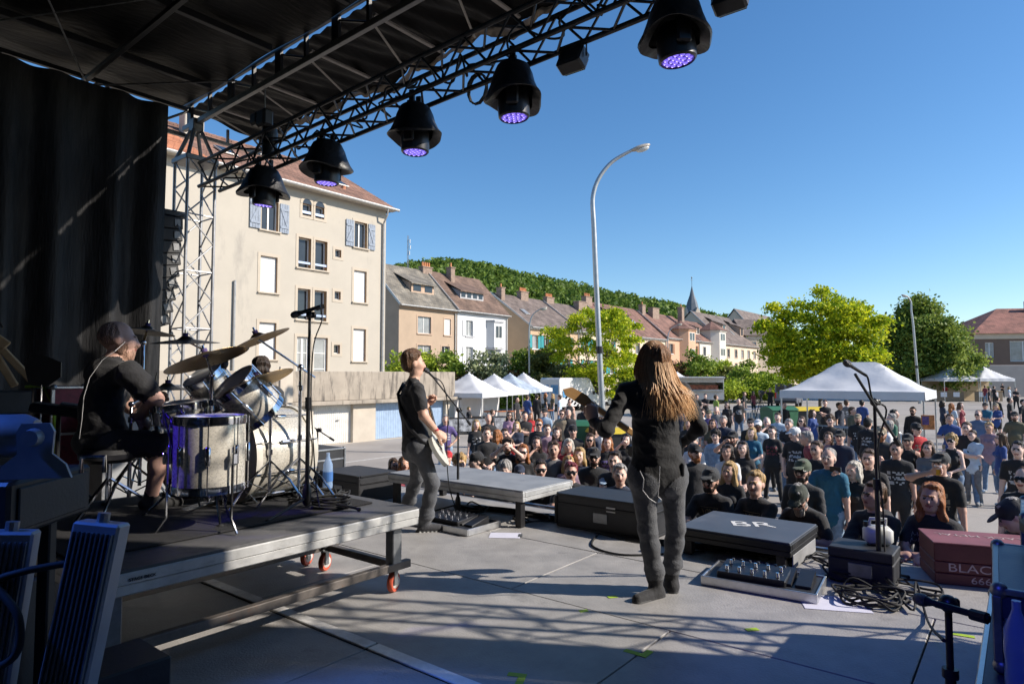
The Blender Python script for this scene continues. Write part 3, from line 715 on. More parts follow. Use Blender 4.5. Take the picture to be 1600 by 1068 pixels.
# ================================================================ the row of houses beyond
HB = 48.4
def house(name, label, px0, px1, wallm, roofm, eave_px, ridge_rise=3.6, depth=10, b=HB, wins=(), shut=None, storeys=None, dormer=None, chim=(), bays=(), hip=False, skylights=(), a0=None, a1=None, trim=None, surround=None, gable_over=.25, eave=None):
 a0 = a_at_x(px0, b) if a0 is None else a0; a1 = a_at_x(px1, b) if a1 is None else a1; W = a1 - a0
 ev = fac(px0, eave_px, b)[1] if eave is None else eave
 t = thing(name, label, 'house', S(a0, b, 0), TH)
 st_ = storeys or [(ev - 3.0, ev - 1.25), (ev - 6.1, ev - 4.2), (ev - 9.0, ev - 7.2)]
 holes = []
 for (fx, wd, si, *_r) in wins:
  c, d = st_[si]; x = fx * W; holes.append((x - wd / 2, x + wd / 2, c, d))
 m = MB(); facade(m, 0, W, 0, ev, holes); m.poly([(0, 0, 0), (0, 0, ev), (0, depth / 2, ev + ridge_rise * .96), (0, depth, ev), (0, depth, 0)]) ; m.poly([(W, 0, 0), (W, depth, 0), (W, depth, ev), (W, depth / 2, ev + ridge_rise * .96), (W, 0, ev)])
 m.poly([(0, depth, 0), (0, depth, ev), (W, depth, ev), (W, depth, 0)]); wo = m.build('wall', wallm, t)
 for h in holes: reveals(MB(), [h]).build('reveal', wallm, wo)
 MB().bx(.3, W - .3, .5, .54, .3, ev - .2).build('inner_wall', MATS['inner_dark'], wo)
 for (fx, wd, si, *r), h in zip(wins, holes):
  kind = r[0] if r else 'w'
  if kind == 'c': panel_closed(t, *h, rol, y=.08)
  else: window(t, *h, mull=1, bars=0, pane=pane_m if (hash((fx, si)) % 3) else pane_l)
  MB().bx(h[0] - .12, h[1] + .12, -.1, .03, h[2] - .12, h[2] + .005).build('sill', trim or pvc, t)
  if surround:
   m = MB(); q = .14
   for bxs in ((h[0] - q, h[0], h[2] - q, h[3] + q), (h[1], h[1] + q, h[2] - q, h[3] + q), (h[0], h[1], h[3], h[3] + q)): m.bx(bxs[0], bxs[1], -.03, -.001, bxs[2], bxs[3])
   m.build('surround', surround, t)
  if shut and kind in 'ws':
   ww = wd * .46
   shutter(t, h[0] - ww - .04, h[0] - .04, h[2], h[3], shut, None, brace=False); shutter(t, h[1] + .04, h[1] + ww + .04, h[2], h[3], shut, None, brace=False)
 ov = .4; n = 16; m = MB()
 for sgn in (0, 1):
  for i in range(n):
   t0, t1 = i / n, (i + 1) / n
   y0, y1 = -ov + (depth / 2 + ov) * t0, -ov + (depth / 2 + ov) * t1; s0 = ridge_rise * (depth / 2 + ov) / (depth / 2)
   zz0, zz1 = ev + ridge_rise - s0 + s0 * t0, ev + ridge_rise - s0 + s0 * t1
   hx0 = (t0 * depth / 2.2 if hip in (True, 'l') else -gable_over); hx1 = (t1 * depth / 2.2 if hip in (True, 'l') else -gable_over); rx0 = W - (t0 * depth / 2.2 if hip in (True, 'r') else -gable_over); rx1 = W - (t1 * depth / 2.2 if hip in (True, 'r') else -gable_over)
   f_ = (lambda y: y) if sgn == 0 else (lambda y: depth - y)
   q = [(hx0, f_(y0), zz0 + .04), (rx0, f_(y0), zz0 + .04), (rx1, f_(y1), zz1 + .01), (hx1, f_(y1), zz1 + .01)]; m.poly(q if sgn == 0 else q[::-1])
   q = [(hx0, f_(y0), zz0 - .02), (rx0, f_(y0), zz0 - .02), (rx0, f_(y0), zz0 + .04), (hx0, f_(y0), zz0 + .04)]; m.poly(q if sgn == 0 else q[::-1])
 if hip in (True, 'l'): m.poly([(-.1, -ov, ev - .2), (depth / 2.2, depth / 2, ev + ridge_rise), (-.1, depth + ov, ev - .2)])
 if hip in (True, 'r'): m.poly([(W + .1, -ov, ev - .2), (W + .1, depth + ov, ev - .2), (W - depth / 2.2, depth / 2, ev + ridge_rise)])
 ro = m.build('roof', roofm, t)
 m = MB(); m.rbox((W / 2, -ov - .06, ev - .32), (W + .3, .14, .14), .03); m.build('gutter', zinc, t)
 m = MB(); m.rbox((W / 2, -.12, ev - .42), (W, .24, .22), .02); m.build('cornice', trim or pvc, t)
 m = MB(); m.cyl((W - .25, -.1, 0), (W - .25, -.1, ev - .3), .07, n=6); m.build('downpipe', zinc, t)
 if not hip:
  m = MB()
  for y0, z0, y1, z1 in ((-ov, ev - .25, depth / 2, ev + ridge_rise + .02),):
   v = Vector((0, y1 - y0, z1 - z0)); m.box((-gable_over + .04, (y0 + y1) / 2, (z0 + z1) / 2), (.12, v.length, .2), Matrix.Rotation(math.atan2(v.z, v.y), 3, 'X'))
  m.build('bargeboard', zinc, t)
 roofz = lambda y: ev + ridge_rise * y / (depth / 2)
 if dormer:
  for (fx, wd, hh, yy, nw) in dormer:
   x = fx * W; z0 = roofz(yy); m = MB()
   m.bx(x - wd / 2, x + wd / 2, yy, yy + .12, z0 - .1, z0 + hh)
   yb = min(depth / 2 - .2, yy + hh / (ridge_rise / (depth / 2)) * 1.6)
   for sx in (-1, 1): m.poly([(x + sx * wd / 2, yy, z0), (x + sx * wd / 2, yy, z0 + hh), (x + sx * wd / 2, yb, roofz(yb))][::sx])
   o = m.build('dormer', wallm if not trim else trim, t)
   m = MB(); m.poly([(x - wd / 2 - .25, yy - .3, z0 + hh), (x + wd / 2 + .25, yy - .3, z0 + hh), (x + wd / 2 + .5, yb + .6, roofz(yb + .6) + .08), (x - wd / 2 - .5, yb + .6, roofz(yb + .6) + .08)])
   m.bx(x - wd / 2 - .25, x + wd / 2 + .25, yy - .32, yy - .22, z0 + hh - .12, z0 + hh); m.build('dormer_roof', roofm, o)
   for k in range(nw):
    cx = x - wd / 2 + wd * (k + .5) / nw; ww = wd / nw * .66
    m = MB(); m.bx(cx - ww / 2, cx + ww / 2, yy - .03, yy - .002, z0 + .2, z0 + hh - .15); q = m.build('dormer_pane', pane_m, o)
 for (fx, yy, wd, dp, top, npots) in chim:
  wd *= .78; top *= .75
  x = fx * W; z0 = roofz(min(yy, depth - yy)); m = MB(); m.rbox((x, yy, (z0 - .6 + ev + ridge_rise + top) / 2), (wd, dp, ev + ridge_rise + top - z0 + .6), .04); m.rbox((x, yy, ev + ridge_rise + top - .05), (wd + .16, dp + .16, .14), .03); o = m.build('chimney', brickm, t)
  for k in range(npots):
   xx = x + (k - (npots - 1) / 2) * wd / max(npots, 1) * .9
   MB().cyl((xx, yy, ev + ridge_rise + top), (xx, yy, ev + ridge_rise + top + .55), .14, .11, n=8).build('chimney_pot', potm, o, smooth=40)
 for (fx, yy) in skylights:
  sl = math.atan2(ridge_rise, depth / 2); m = MB(); m.rbox((fx * W, yy, roofz(yy) + .12), (1.0, 1.3, .1), .02, Matrix.Rotation(sl, 3, 'X')); o = m.build('skylight', zinc, t)
  m = MB(); m.rbox((fx * W, yy, roofz(yy) + .19), (.8, 1.1, .03), .01, Matrix.Rotation(sl, 3, 'X')); m.build('pane', pane_l, o)
 for (fx, wd, z0, z1, pr, roofed) in bays:
  x = fx * W; poly = [(x - wd / 2, 0), (x - wd / 2 * .62, -pr), (x + wd / 2 * .62, -pr), (x + wd / 2, 0)]
  m = MB(); m.prism(poly, z0, z1); o = m.build('bay', wallm, t)
  m = MB(); m.prism([(px_ * 1.0 + (px_ - x) * .08, py_ * 1.15) for px_, py_ in poly], z0 - .25, z0 - .002); m.build('bay_base', trim or wallm, o); m = MB(); m.prism([(px_ + (px_ - x) * .08, py_ * 1.15) for px_, py_ in poly], z1 + .002, z1 + .25); m.build('bay_cornice', trim or wallm, o)
  m = MB(); m.prism([(x + (px_ - x) * .75, py_ * .75) for px_, py_ in poly], z0 - .8, z0 - .252); m.build('bay_corbel', trim or wallm, o)
  zz = z1 - .35
  while zz - 1.5 > z0:
   m = MB()
   for k in (-1, 0, 1):
    if k == 0: m.bx(x - wd * .22, x + wd * .22, -pr - .03, -pr - .002, zz - 1.5, zz)
   m.build('bay_window', pvc, o)
   for k in (-1, 1): MB().bx(x + k * wd * .11 - wd * .09, x + k * wd * .11 + wd * .09, -pr - .045, -pr - .032, zz - 1.42, zz - .08).build('bay_pane', pane_m, o)
   zz -= 3.0
  if roofed:
   m = MB(); ap = (x, .9, z1 + roofed); pp = [(px_ + (px_ - x) * .15, py_ * 1.3, z1 + .25) for px_, py_ in poly] + [(x + wd * .55, 2.4, z1 + .25), (x - wd * .55, 2.4, z1 + .25)]
   for i in range(len(pp)): m.poly([pp[i], pp[(i + 1) % len(pp)], ap])
   m.build('bay_roof', roofm, o)
   if roofed > 1.2: m = MB(); m.prism([(x - wd / 2, 0.002), (x + wd / 2, 0.002), (x + wd / 2, 2.2), (x - wd / 2, 2.2)], ev - .5, z1 + .24); m.build('bay_side', wallm, o)
 return t
brickm = M('chimney_brick', (.30, .22, .17), .9, 0, .3, 3, bump=.3)
potm = M('chimney_pot', (.55, .22, .09), .8, 0, .2, 4)
slate = tile_mat('tiles_grey_lichen', (.17, .155, .13), (.25, .22, .175), .3, .24)
brownr = tile_mat('tiles_dark_brown', (.15, .095, .07), (.20, .13, .095), .28, .24)
greybr = tile_mat('tiles_grey_brown', (.15, .115, .10), (.19, .15, .13), .3, .24)
redr = tile_mat('tiles_red', (.24, .10, .075), (.30, .13, .095), .3, .24)
redbr = tile_mat('tiles_red_brown', (.19, .10, .075), (.235, .125, .095), .3, .24)
wl_tan = M('render_tan', (.44, .33, .235), .9, 0, .1, .6, bump=.1, stain=((.3, .22, .16), .5, .62, (1, 1, .3)))
wl_wht = M('render_white', (.66, .66, .66), .9, 0, .05, .6)
wl_och = M('render_ochre', (.52, .37, .235), .9, 0, .08, .6)
wl_crm = M('render_cream_far', (.68, .56, .42), .9, 0, .07, .6)
wl_pnk = M('render_salmon', (.60, .37, .24), .9, 0, .08, .6)
wl_wht2 = M('render_pale', (.66, .61, .53), .9, 0, .05, .6)
teal = M('shutter_teal', (.03, .30, .32), .6, 0, .1)
stone_t = M('sandstone', (.5, .36, .26), .9, 0, .12, 2)
shut_w = M('shutter_white', (.72, .72, .72), .6, 0, .05)
shut_br = M('shutter_brown', (.34, .17, .09), .7, 0, .1)
house('town_house', 'tan rendered house with lichen grey roof, wide dormer and bowed stone window', 622.7, 713, wl_tan, slate, 471, 4.6, 9.5, wins=[(.42, 1.9, 0), (.83, 1.0, 0, 'c'), (.42, 1.9, 1), (.80, 1.2, 1), (.42, 1.9, 2)], dormer=[(.55, 3.3, 1.0, 1.4, 2)], chim=[(.12, 4.2, .9, .8, .9, 0), (.97, 4.6, 1.9, .7, .5, 4)], surround=stone_t, trim=stone_t)
house('town_house', 'white rendered house with white shutters and a balcony bay with flowers', 714.5, 793, wl_wht, brownr, 481, 4.6, 9.5, wins=[(.22, 1.1, 0, 's'), (.22, 1.1, 1, 's'), (.72, 1.5, 1), (.22, 1.1, 2)], shut=shut_w, dormer=[(.45, 4.0, .9, 1.4, 4)], chim=[(.35, 4.0, .9, .8, .9, 1)], bays=[(.70, 2.6, 6.0, 8.9, .8, 0)], trim=M('trim_grey', (.45, .45, .46), .8))
e3 = fac(829, 507, HB)[1]
house('town_house', 'ochre house with teal shutters and a plain shaded gable', 829, 905, wl_och, greybr, 507, 4.6, 13, eave=e3, wins=[(.08, 1.2, 0), (.30, 1.2, 0), (.52, 1.2, 0), (.74, 1.2, 0), (.08, 1.2, 1), (.30, 1.2, 1), (.52, 1.2, 1), (.74, 1.2, 1)], shut=teal, chim=[(.06, 5.4, 1.0, .9, .8, 1), (.55, 6, 2.2, .8, .9, 5)], skylights=[(.2, 2.6)])
house('town_house', 'cream house behind the yellow green tree, brown roof with skylight', 906, 962, wl_crm, greybr, 507, 4.4, 12, eave=e3, wins=[(.15, 1.2, 0), (.4, 1.2, 0), (.65, 1.2, 0), (.88, 1.2, 0), (.15, 1.2, 1), (.4, 1.2, 1), (.65, 1.2, 1), (.88, 1.2, 1)], shut=teal, chim=[(.1, 6, 2.4, .8, .9, 5), (.8, 5, 3, 1, .8, 0)])
house('town_house', 'cream house with red brown roof and a four pane dormer', 963, 1041, wl_crm, redbr, 507, 5.4, 12, eave=fac(1000, 524, HB)[1], wins=[(.15, 1.4, 0), (.4, 1.4, 0), (.68, 1.4, 0), (.9, 1.4, 0), (.15, 1.4, 1), (.4, 1.4, 1), (.68, 1.4, 1), (.9, 1.4, 1)], surround=stone_t, dormer=[(.32, 5.5, 1.5, 2.2, 4)], skylights=[(.62, 2.6)], chim=[(.02, 5.4, 2.4, .9, .8, 4)])
house('town_house', 'salmon house with a projecting two storey bay under its own red roof', 1042, 1093, wl_pnk, redbr, 507, 4.8, 11, eave=fac(1060, 527, HB)[1], wins=[(.12, 1.5, 0, 's'), (.88, 1.4, 0), (.12, 1.5, 1, 's'), (.88, 1.4, 1)], shut=shut_br, surround=stone_t, bays=[(.55, 5.2, 3.6, 10.9, 1.3, 2.0)], chim=[(.05, 5, 1.6, .8, 1.4, 1), (.3, 4.5, 3.4, 1.0, 1.0, 0), (.9, 3.0, 1.4, .9, 2.0, 1)])
house('town_house', 'white house with a turret bay capped in grey zinc', 1094, 1130, wl_wht2, redbr, 507, 4.4, 11, eave=fac(1094, 531, HB)[1], wins=[(.18, 1.5, 0), (.18, 1.5, 1)], bays=[(.68, 5.6, 4.0, 11.5, 1.4, 2.2)], dormer=[(.2, 2.6, 1.5, 1.6, 2)], trim=wl_wht2, surround=wl_wht2)
house('town_house', 'long cream house with steep grey brown roof and two black dormers', 1131, 1186, wl_crm, greybr, 534, 7.0, 14, eave=fac(1141, 536, HB)[1], wins=[(.12, 1.6, 0), (.32, 1.6, 0), (.50, 1.6, 0), (.68, 1.6, 0), (.86, 1.6, 0), (.32, 1.6, 1), (.68, 1.6, 1)], surround=stone_t, dormer=[(.28, 2.2, 2.0, 2.2, 1), (.78, 2.2, 2.0, 2.2, 1)], skylights=[(.55, 2.6)], trim=stone_t)
house('town_house', 'grey roofed house half hidden behind the bright tree', 1200, 1250, wl_crm, greybr, 540, 10, 16, eave=9.5, wins=[(.2, 1.6, 0), (.5, 1.6, 0), (.8, 1.6, 0)])
# far houses at the right edge
HB2 = -5.0
def house_free(name, label, p, rz, W, depth, ev, rise, wallm, roofm, wins, hip=True, chim=(), shut=None):
 t = thing(name, label, 'house', p, rz); holes = [(x - wd / 2, x + wd / 2, c, d) for x, wd, c, d in wins]
 m = MB(); facade(m, 0, W, 0, ev, holes); m.poly([(0, 0, 0), (0, 0, ev), (0, depth, ev), (0, depth, 0)]); m.poly([(W, 0, 0), (W, depth, 0), (W, depth, ev), (W, 0, ev)]); m.poly([(0, depth, 0), (0, depth, ev), (W, depth, ev), (W, depth, 0)])
 m.build('wall', wallm, t); [reveals(MB(), [h]).build('reveal', wallm, t) for h in holes]
 for h in holes: window(t, *h, mull=1, pane=pane_l, fw=.12)
 o_ = .6; hp = depth / 2 if hip else -.2; r0, r1 = (hp, depth / 2, ev + rise), (W - hp, depth / 2, ev + rise)
 c = [(-o_, -o_, ev - .1), (W + o_, -o_, ev - .1), (W + o_, depth + o_, ev - .1), (-o_, depth + o_, ev - .1)]
 m = MB(); m.poly([c[0], c[1], r1, r0]); m.poly([c[1], c[2], r1]); m.poly([c[2], c[3], r0, r1]); m.poly([c[3], c[0], r0]); m.poly(c[::-1]); m.build('roof', roofm, t)
 m = MB(); m.bx(-.05, W + .05, -.12, -.004, ev - .9, ev - .12); m.build('frieze', wl_crm, t)
 for x, y, top in chim: MB().bx(x - .5, x + .5, y - .4, y + .4, ev, ev + rise + top).build('chimney', brickm, t)
 return t
house_free('corner_house', 'brown house with red hipped roof and large windows at the far edge', at_d(1524, 566, 95) * 1.0, R(-8), 26, 14, 6.8, 4.2, M('wall_brown', (.2, .135, .1), .9, 0, .1, .5), redr,
 [(2.0, 1.2, 3.2, 5.4), (6.5, 3.6, 2.6, 5.6), (11.5, 2.2, 3.0, 5.6), (15, 4, 3.0, 5.6), (20, 3, 3, 5.6), (4, 2.2, .2, 1.2), (10, 3.0, .2, 1.2), (16, 3, .2, 1.2)], chim=[(11, 6, 1.0)])
for o_ in [o for o in bpy.data.objects if o.name.startswith('corner_house')]: o_.location.z = 2.2
p = at_d(1528, 575, 84)
MB().rbox((16, 0, 1.8), (32, .5, 4.6), .05).build('retaining_wall', M('wall_grey', (.36, .33, .31), .9, 0, .08, .7), None, loc=(p.x, p.y, 0), rz=R(-6)); tag(bpy.data.objects['retaining_wall'], 'tall plain grey retaining wall behind the far tents', 'wall')
for px, py, d, lab, wd in ((1388, 545, 130, 'pale far house seen between the bright tree and the dark tree', 9), (1200, 500, 150, 'steep grey far roof beside the bright tree top', 10)):
 p = at_d(px, 586, d); z = at_d(px, py, d).z
 house_free('far_house', lab, (p.x - wd / 2, p.y, 0), R(10), wd, 10, z - 3.5, 4.2, wl_crm, greybr, [(2, 1.3, z - 7, z - 5), (wd - 2.5, 1.3, z - 7, z - 5)], hip=False)
# ---------------------------------------------------------------- church
cp = at_d(1083, 586, 260)
t = thing('church', 'slender grey slate church spire rising behind the row of houses', 'church', (cp.x, cp.y, 0), .4)
zt, zb = at_d(1083, 446, 260).z, at_d(1083, 484, 260).z
stone = M('church_stone', (.5, .43, .35), .9, 0, .15, .4)
spire = M('church_slate', (.12, .14, .165), .55, 0, .15, .3)
m = MB(); m.box((0, 0, (zb - 6) / 2 + .5), (6.6, 6.6, zb + 1 - 6)); m.build('tower', stone, t)
m = MB()
for sx, sy in ((1, 0), (-1, 0), (0, 1), (0, -1)):
 w_ = 3.0; q = Vector((sx, sy, 0)); r_ = Vector((-sy, sx, 0)); b0 = zb - 5.4
 pts = [q * 3.4 - r_ * w_ + Vector((0, 0, b0)), q * 3.4 + r_ * w_ + Vector((0, 0, b0)), q * 3.4 + Vector((0, 0, b0 + 6.2)), Vector((0, 0, b0 + 6.2))]
 m.poly(pts[:3]); m.poly([pts[1], pts[3], pts[2]]); m.poly([pts[0], pts[2], pts[3]])
m.build('gable', stone, t)
m = MB()
m.lathe([(4.2, zb - 5), (2.9, zb - 1), (2.0, zb + 3), (.95, zb + (zt - zb) * .6), (.05, zt)], 8); m.build('spire', spire, t)
m = MB(); m.cyl((0, 0, zt - .5), (0, 0, zt + 3.4), .09, n=5); m.cyl((-.6, 0, zt + 2.2), (.6, 0, zt + 2.2), .07, n=5); m.ell((0, 0, zt + 3.2), (.3, .3, .4), 6, 4); m.build('cross', M('cross_metal', (.1, .1, .1), .5, .5), t)
for sx, sy in ((0, -1), (-1, 0), (1, 0)):
 m = MB(); q = Vector((sx, sy, 0)) * 3.31; m.box((q.x, q.y, zb - 9), (1.6 if sy else .06, 1.6 if sx else .06, 4)); m.build('louvre', spire, t)
# ---------------------------------------------------------------- radio mast on the hill
mp = at_d(637, 430, 330); zt = at_d(637, 368, 330).z
t = thing('radio_mast', 'thin lattice radio mast standing on the hill', 'mast', (mp.x, mp.y, 0))
m = MB()
for k in range(3): m.cyl((.8 * math.cos(k * 2.1), .8 * math.sin(k * 2.1), 20), (.3 * math.cos(k * 2.1), .3 * math.sin(k * 2.1), zt), .12, n=5)
m.build('mast_frame', steel, t)
m = MB()
for k in range(24):
 z = 45 + k * (zt - 47) / 24; m.cyl((.6 * math.cos(k * 2.1), .6 * math.sin(k * 2.1), z), (.6 * math.cos((k + 1) * 2.1), .6 * math.sin((k + 1) * 2.1), z + 1.2), .07, n=4)
m.build('lattice', steel, t)
for dz_, r_ in ((-3, 1.0), (-6, 1.2), (-9, .8)): MB().cyl((r_, 0, zt + dz_ - 1), (r_, 0, zt + dz_ + 1), .25, n=6).build('antenna', pvc, t)
# ================================================================ hills
hill_g = M('hill_meadow', (.10, .16, .035), .95, 0, .3, .03)
def hz(x, y):
 """height of the wooded hill at x, y (metres)"""
 xx = x * 430.0 / max(y, 300)
 ridge = float(np.interp(xx, [-420, -200, -110, -68, -51, -17, 21, 64, 102, 140, 200, 300], [25, 55, 66, 74, 77, 73, 65, 56, 49, 40, 26, 8]))
 f_ = max(0, min(1, (y - 170) / 250.0)); f_ = f_ * f_ * (3 - 2 * f_)
 return ridge * f_ - 7
v = []; f = []; NX, NY = 70, 30
for j in range(NY + 1):
 for i in range(NX + 1):
  x, y = -420 + 900 * i / NX, 150 + 520 * j / NY; v.append((x, y, hz(x, y)))
for j in range(NY):
 for i in range(NX): a = j * (NX + 1) + i; f.append((a, a + 1, a + NX + 2, a + NX + 1))
o = MB().add(v, f).build('hill', hill_g, None, smooth=80); o['kind'] = 'structure'
def leaf_cloud(cent, spread, size, rng, squash=.8, up=.3):
 """quads scattered round each centre; returns verts, faces as arrays"""
 n = len(cent); nrm = rng.normal(size=(n, 3)); nrm[:, 2] += up; nrm /= np.linalg.norm(nrm, axis=1)[:, None]
 t = np.cross(nrm, rng.normal(size=(n, 3))); t /= np.linalg.norm(t, axis=1)[:, None]; b = np.cross(nrm, t)
 s = (size * rng.uniform(.6, 1.35, n))[:, None]; s2 = s * rng.uniform(.5, .8, (n, 1))
 q = np.stack([cent - t * s, cent + b * s2 + nrm * s * .2, cent + t * s, cent - b * s2 + nrm * s * .2], 1).reshape(-1, 3)
 return q
def quads_obj(name, q, mat, parent=None, loc=None):
 n = len(q) // 4; me = bpy.data.meshes.new(name); me.vertices.add(len(q)); me.vertices.foreach_set('co', q.astype(np.float32).ravel())
 me.loops.add(4 * n); me.loops.foreach_set('vertex_index', np.arange(4 * n, dtype=np.int32)); me.polygons.add(n); me.polygons.foreach_set('loop_start', np.arange(0, 4 * n, 4, dtype=np.int32))
 try: me.polygons.foreach_set('loop_total', np.full(n, 4, dtype=np.int32))
 except Exception: pass
 me.materials.append(mat); me.update(calc_edges=True)
 return link(name, me, parent, loc)
rng = np.random.default_rng(5)
forest_m = leafmat('forest_leaves', (.06, .12, .02), (.21, .30, .055), .6, .35)
cs_ = []
for _ in range(2600):
 y = 235 + 250 * rng.random(); x = rng.uniform(-.32 * y - 10, .36 * y + 30); z = hz(x, y)
 if z < 3 or (x < -92 and y > 300 and z > 40 and rng.random() < .85 and x < -100): continue
 r_ = rng.uniform(3.0, 5.4); n = int(46 * (1 if y < 330 else .8)); d = rng.normal(size=(n, 3)); d /= np.linalg.norm(d, axis=1)[:, None]; d[:, 2] = np.abs(d[:, 2]) * 1.15 - .25
 cs_.append(np.array([x, y, z + r_ * .8]) + d * r_ * rng.uniform(.75, 1.05, (n, 1)))
cs_ = np.concatenate(cs_)
o = quads_obj('forest', leaf_cloud(cs_, 0, 1.05, rng), forest_m); o['kind'] = 'stuff'; o['label'] = 'dense green wood covering the hill behind the houses'; o['category'] = 'wood'
# far blue wooded hill at the right
v = []; f = []
for j in range(9):
 for i in range(61):
  x = 500 + 2200 * i / 60; y = 1500 + 500 * j / 8
  z = (96 * math.exp(-((x - 1320) / 620) ** 2) + 8 * math.sin(x * .013) + 4 * math.sin(x * .05 + j)) * math.sin(math.pi * min(1, j / 6 + .02) / 2) + 3 * math.sin(x * .21 + j * 2.2)
  v.append((x, y, z - 3))
for j in range(8):
 for i in range(60): a = j * 61 + i; f.append((a, a + 1, a + 62, a + 61))
o = MB().add(v, f).build('far_hill', M('far_wood', (.04, .085, .04), .95, 0, .4, .02), None, smooth=80); o['kind'] = 'structure'
# ================================================================ trees and shrubs
bark = M('bark', (.13, .10, .075), .95, 0, .3, 6, bump=.6)
def tree(name, label, base, H, rx, ry, crown_lo, n_clump, n_leaf, leaf, mat, seed, trunk_r=.18, spread=.42, shape='round', airy=.0, group=None, cat='tree', limbs=7):
 rg = np.random.default_rng(seed); rnd = random.Random(seed)
 t = thing(name, label, cat, base, 0, group)
 ch = H - crown_lo; cz = crown_lo + ch * .5
 cl = []
 while len(cl) < n_clump:
  d = rg.normal(size=3); d /= np.linalg.norm(d); r = rg.uniform(.45 if airy else .3, 1.0) ** (.55)
  p = d * r; z = p[2]
  if shape == 'cone': k = 1.15 - .75 * max(0, (z + .35)); p[0] *= max(.2, k); p[1] *= max(.2, k)
  if shape == 'dome' and z < -.2: p[2] *= .55
  if shape == 'umbrella': p[2] = p[2] * .62 + .2 - .55 * (p[0] ** 2 + p[1] ** 2)
  wob = 1 + .18 * math.sin(3 * math.atan2(p[1], p[0]) + seed) + .1 * math.sin(7 * p[2] + seed)
  cl.append((p[0] * rx * wob, p[1] * ry * wob, cz + p[2] * ch / 2))
 cl = np.array(cl)
 # trunk with a few curving limbs that reach into the crown
 m = MB(); top = Vector((rnd.uniform(-.2, .2), rnd.uniform(-.2, .2), crown_lo + ch * .45))
 path = spline([(0, 0, 0), (rnd.uniform(-.08, .08), rnd.uniform(-.08, .08), crown_lo * .55), (top.x * .6, top.y * .6, crown_lo), tuple(top)], 5)
 m.tube(path, 0, 9, rad=[trunk_r * (1.25 if i == 0 else 1) * (1 - .7 * i / (len(path) - 1)) for i in range(len(path))])
 m.build('trunk', bark, t, smooth=60)
 idx = rg.choice(len(cl), min(limbs, len(cl)), replace=False)
 for k in idx:
  e = Vector(cl[k]); s0 = Vector((0, 0, crown_lo * rnd.uniform(.75, 1.0))).lerp(top, rnd.uniform(0, .5)); mid = s0.lerp(e, .5) + Vector((0, 0, .12 * H * rnd.uniform(-.3, .8)))
  pth = spline([s0, mid, e], 5); m = MB(); m.tube(pth, 0, 6, rad=[trunk_r * .45 * (1 - .8 * i / (len(pth) - 1)) for i in range(len(pth))]); m.build('limb', bark, t, smooth=60)
 per = n_leaf // n_clump; sz = rg.uniform(.6, 1.3, n_clump)
 off = rg.normal(size=(n_clump, per, 3)) * spread * sz[:, None, None]; off[:, :, 2] *= (.45 if airy else .7)
 if airy: off[:, :, 2] -= airy * (off[:, :, 0] ** 2 + off[:, :, 1] ** 2)
 c = (cl[:, None, :] + off).reshape(-1, 3); c = c[c[:, 2] > .15]
 quads_obj('crown', leaf_cloud(c, 0, leaf, rg), mat, t)
 return t
lf_y = leafmat('leaves_yellow_green', (.18, .29, .014), (.66, .68, .03), .75, .5)
lf_y2 = leafmat('leaves_lime', (.20, .32, .014), (.70, .72, .04), .75, .5)
lf_d = leafmat('leaves_dark_green', (.075, .145, .025), (.32, .39, .07), .6, .38)
lf_s = [leafmat('shrub_green', (.09, .17, .018), (.33, .42, .06), .5, .3), leafmat('shrub_olive', (.12, .14, .03), (.30, .30, .09), .5, .3), leafmat('shrub_silver', (.17, .20, .09), (.38, .42, .22), .4, .3), leafmat('shrub_red', (.15, .07, .03), (.32, .18, .08), .6, .3), leafmat('shrub_bright', (.17, .27, .02), (.5, .58, .06), .5, .35)]
def tree_at(px, d): p = at_d(px, 586, d); return (p.x, p.y, 0)
tree('locust_tree', 'yellow green tree standing behind the white vans', tree_at(935, 54), 9.0, 3.9, 3.6, .9, 75, 24000, .11, lf_y2, 11, .17, .42, 'round', .35, limbs=9)
tree('locust_tree', 'large bright yellow green tree behind the big white tent', tree_at(1279, 44), 8.7, 3.5, 3.6, .75, 150, 46000, .11, lf_y, 23, .2, .42, 'dome', .3, limbs=10)
tree('linden_tree', 'dense dark green conical tree beside the far street lamp', tree_at(1440, 74), 11.7, 5.3, 5.3, .9, 210, 44000, .185, lf_d, 31, .3, .62, 'cone', limbs=6)
tree('linden_tree', 'small pale green tree beside the far tents', tree_at(1512, 82), 4.6, 2.2, 2.0, .5, 40, 7000, .16, lf_s[0], 37, .12, .4, 'round')
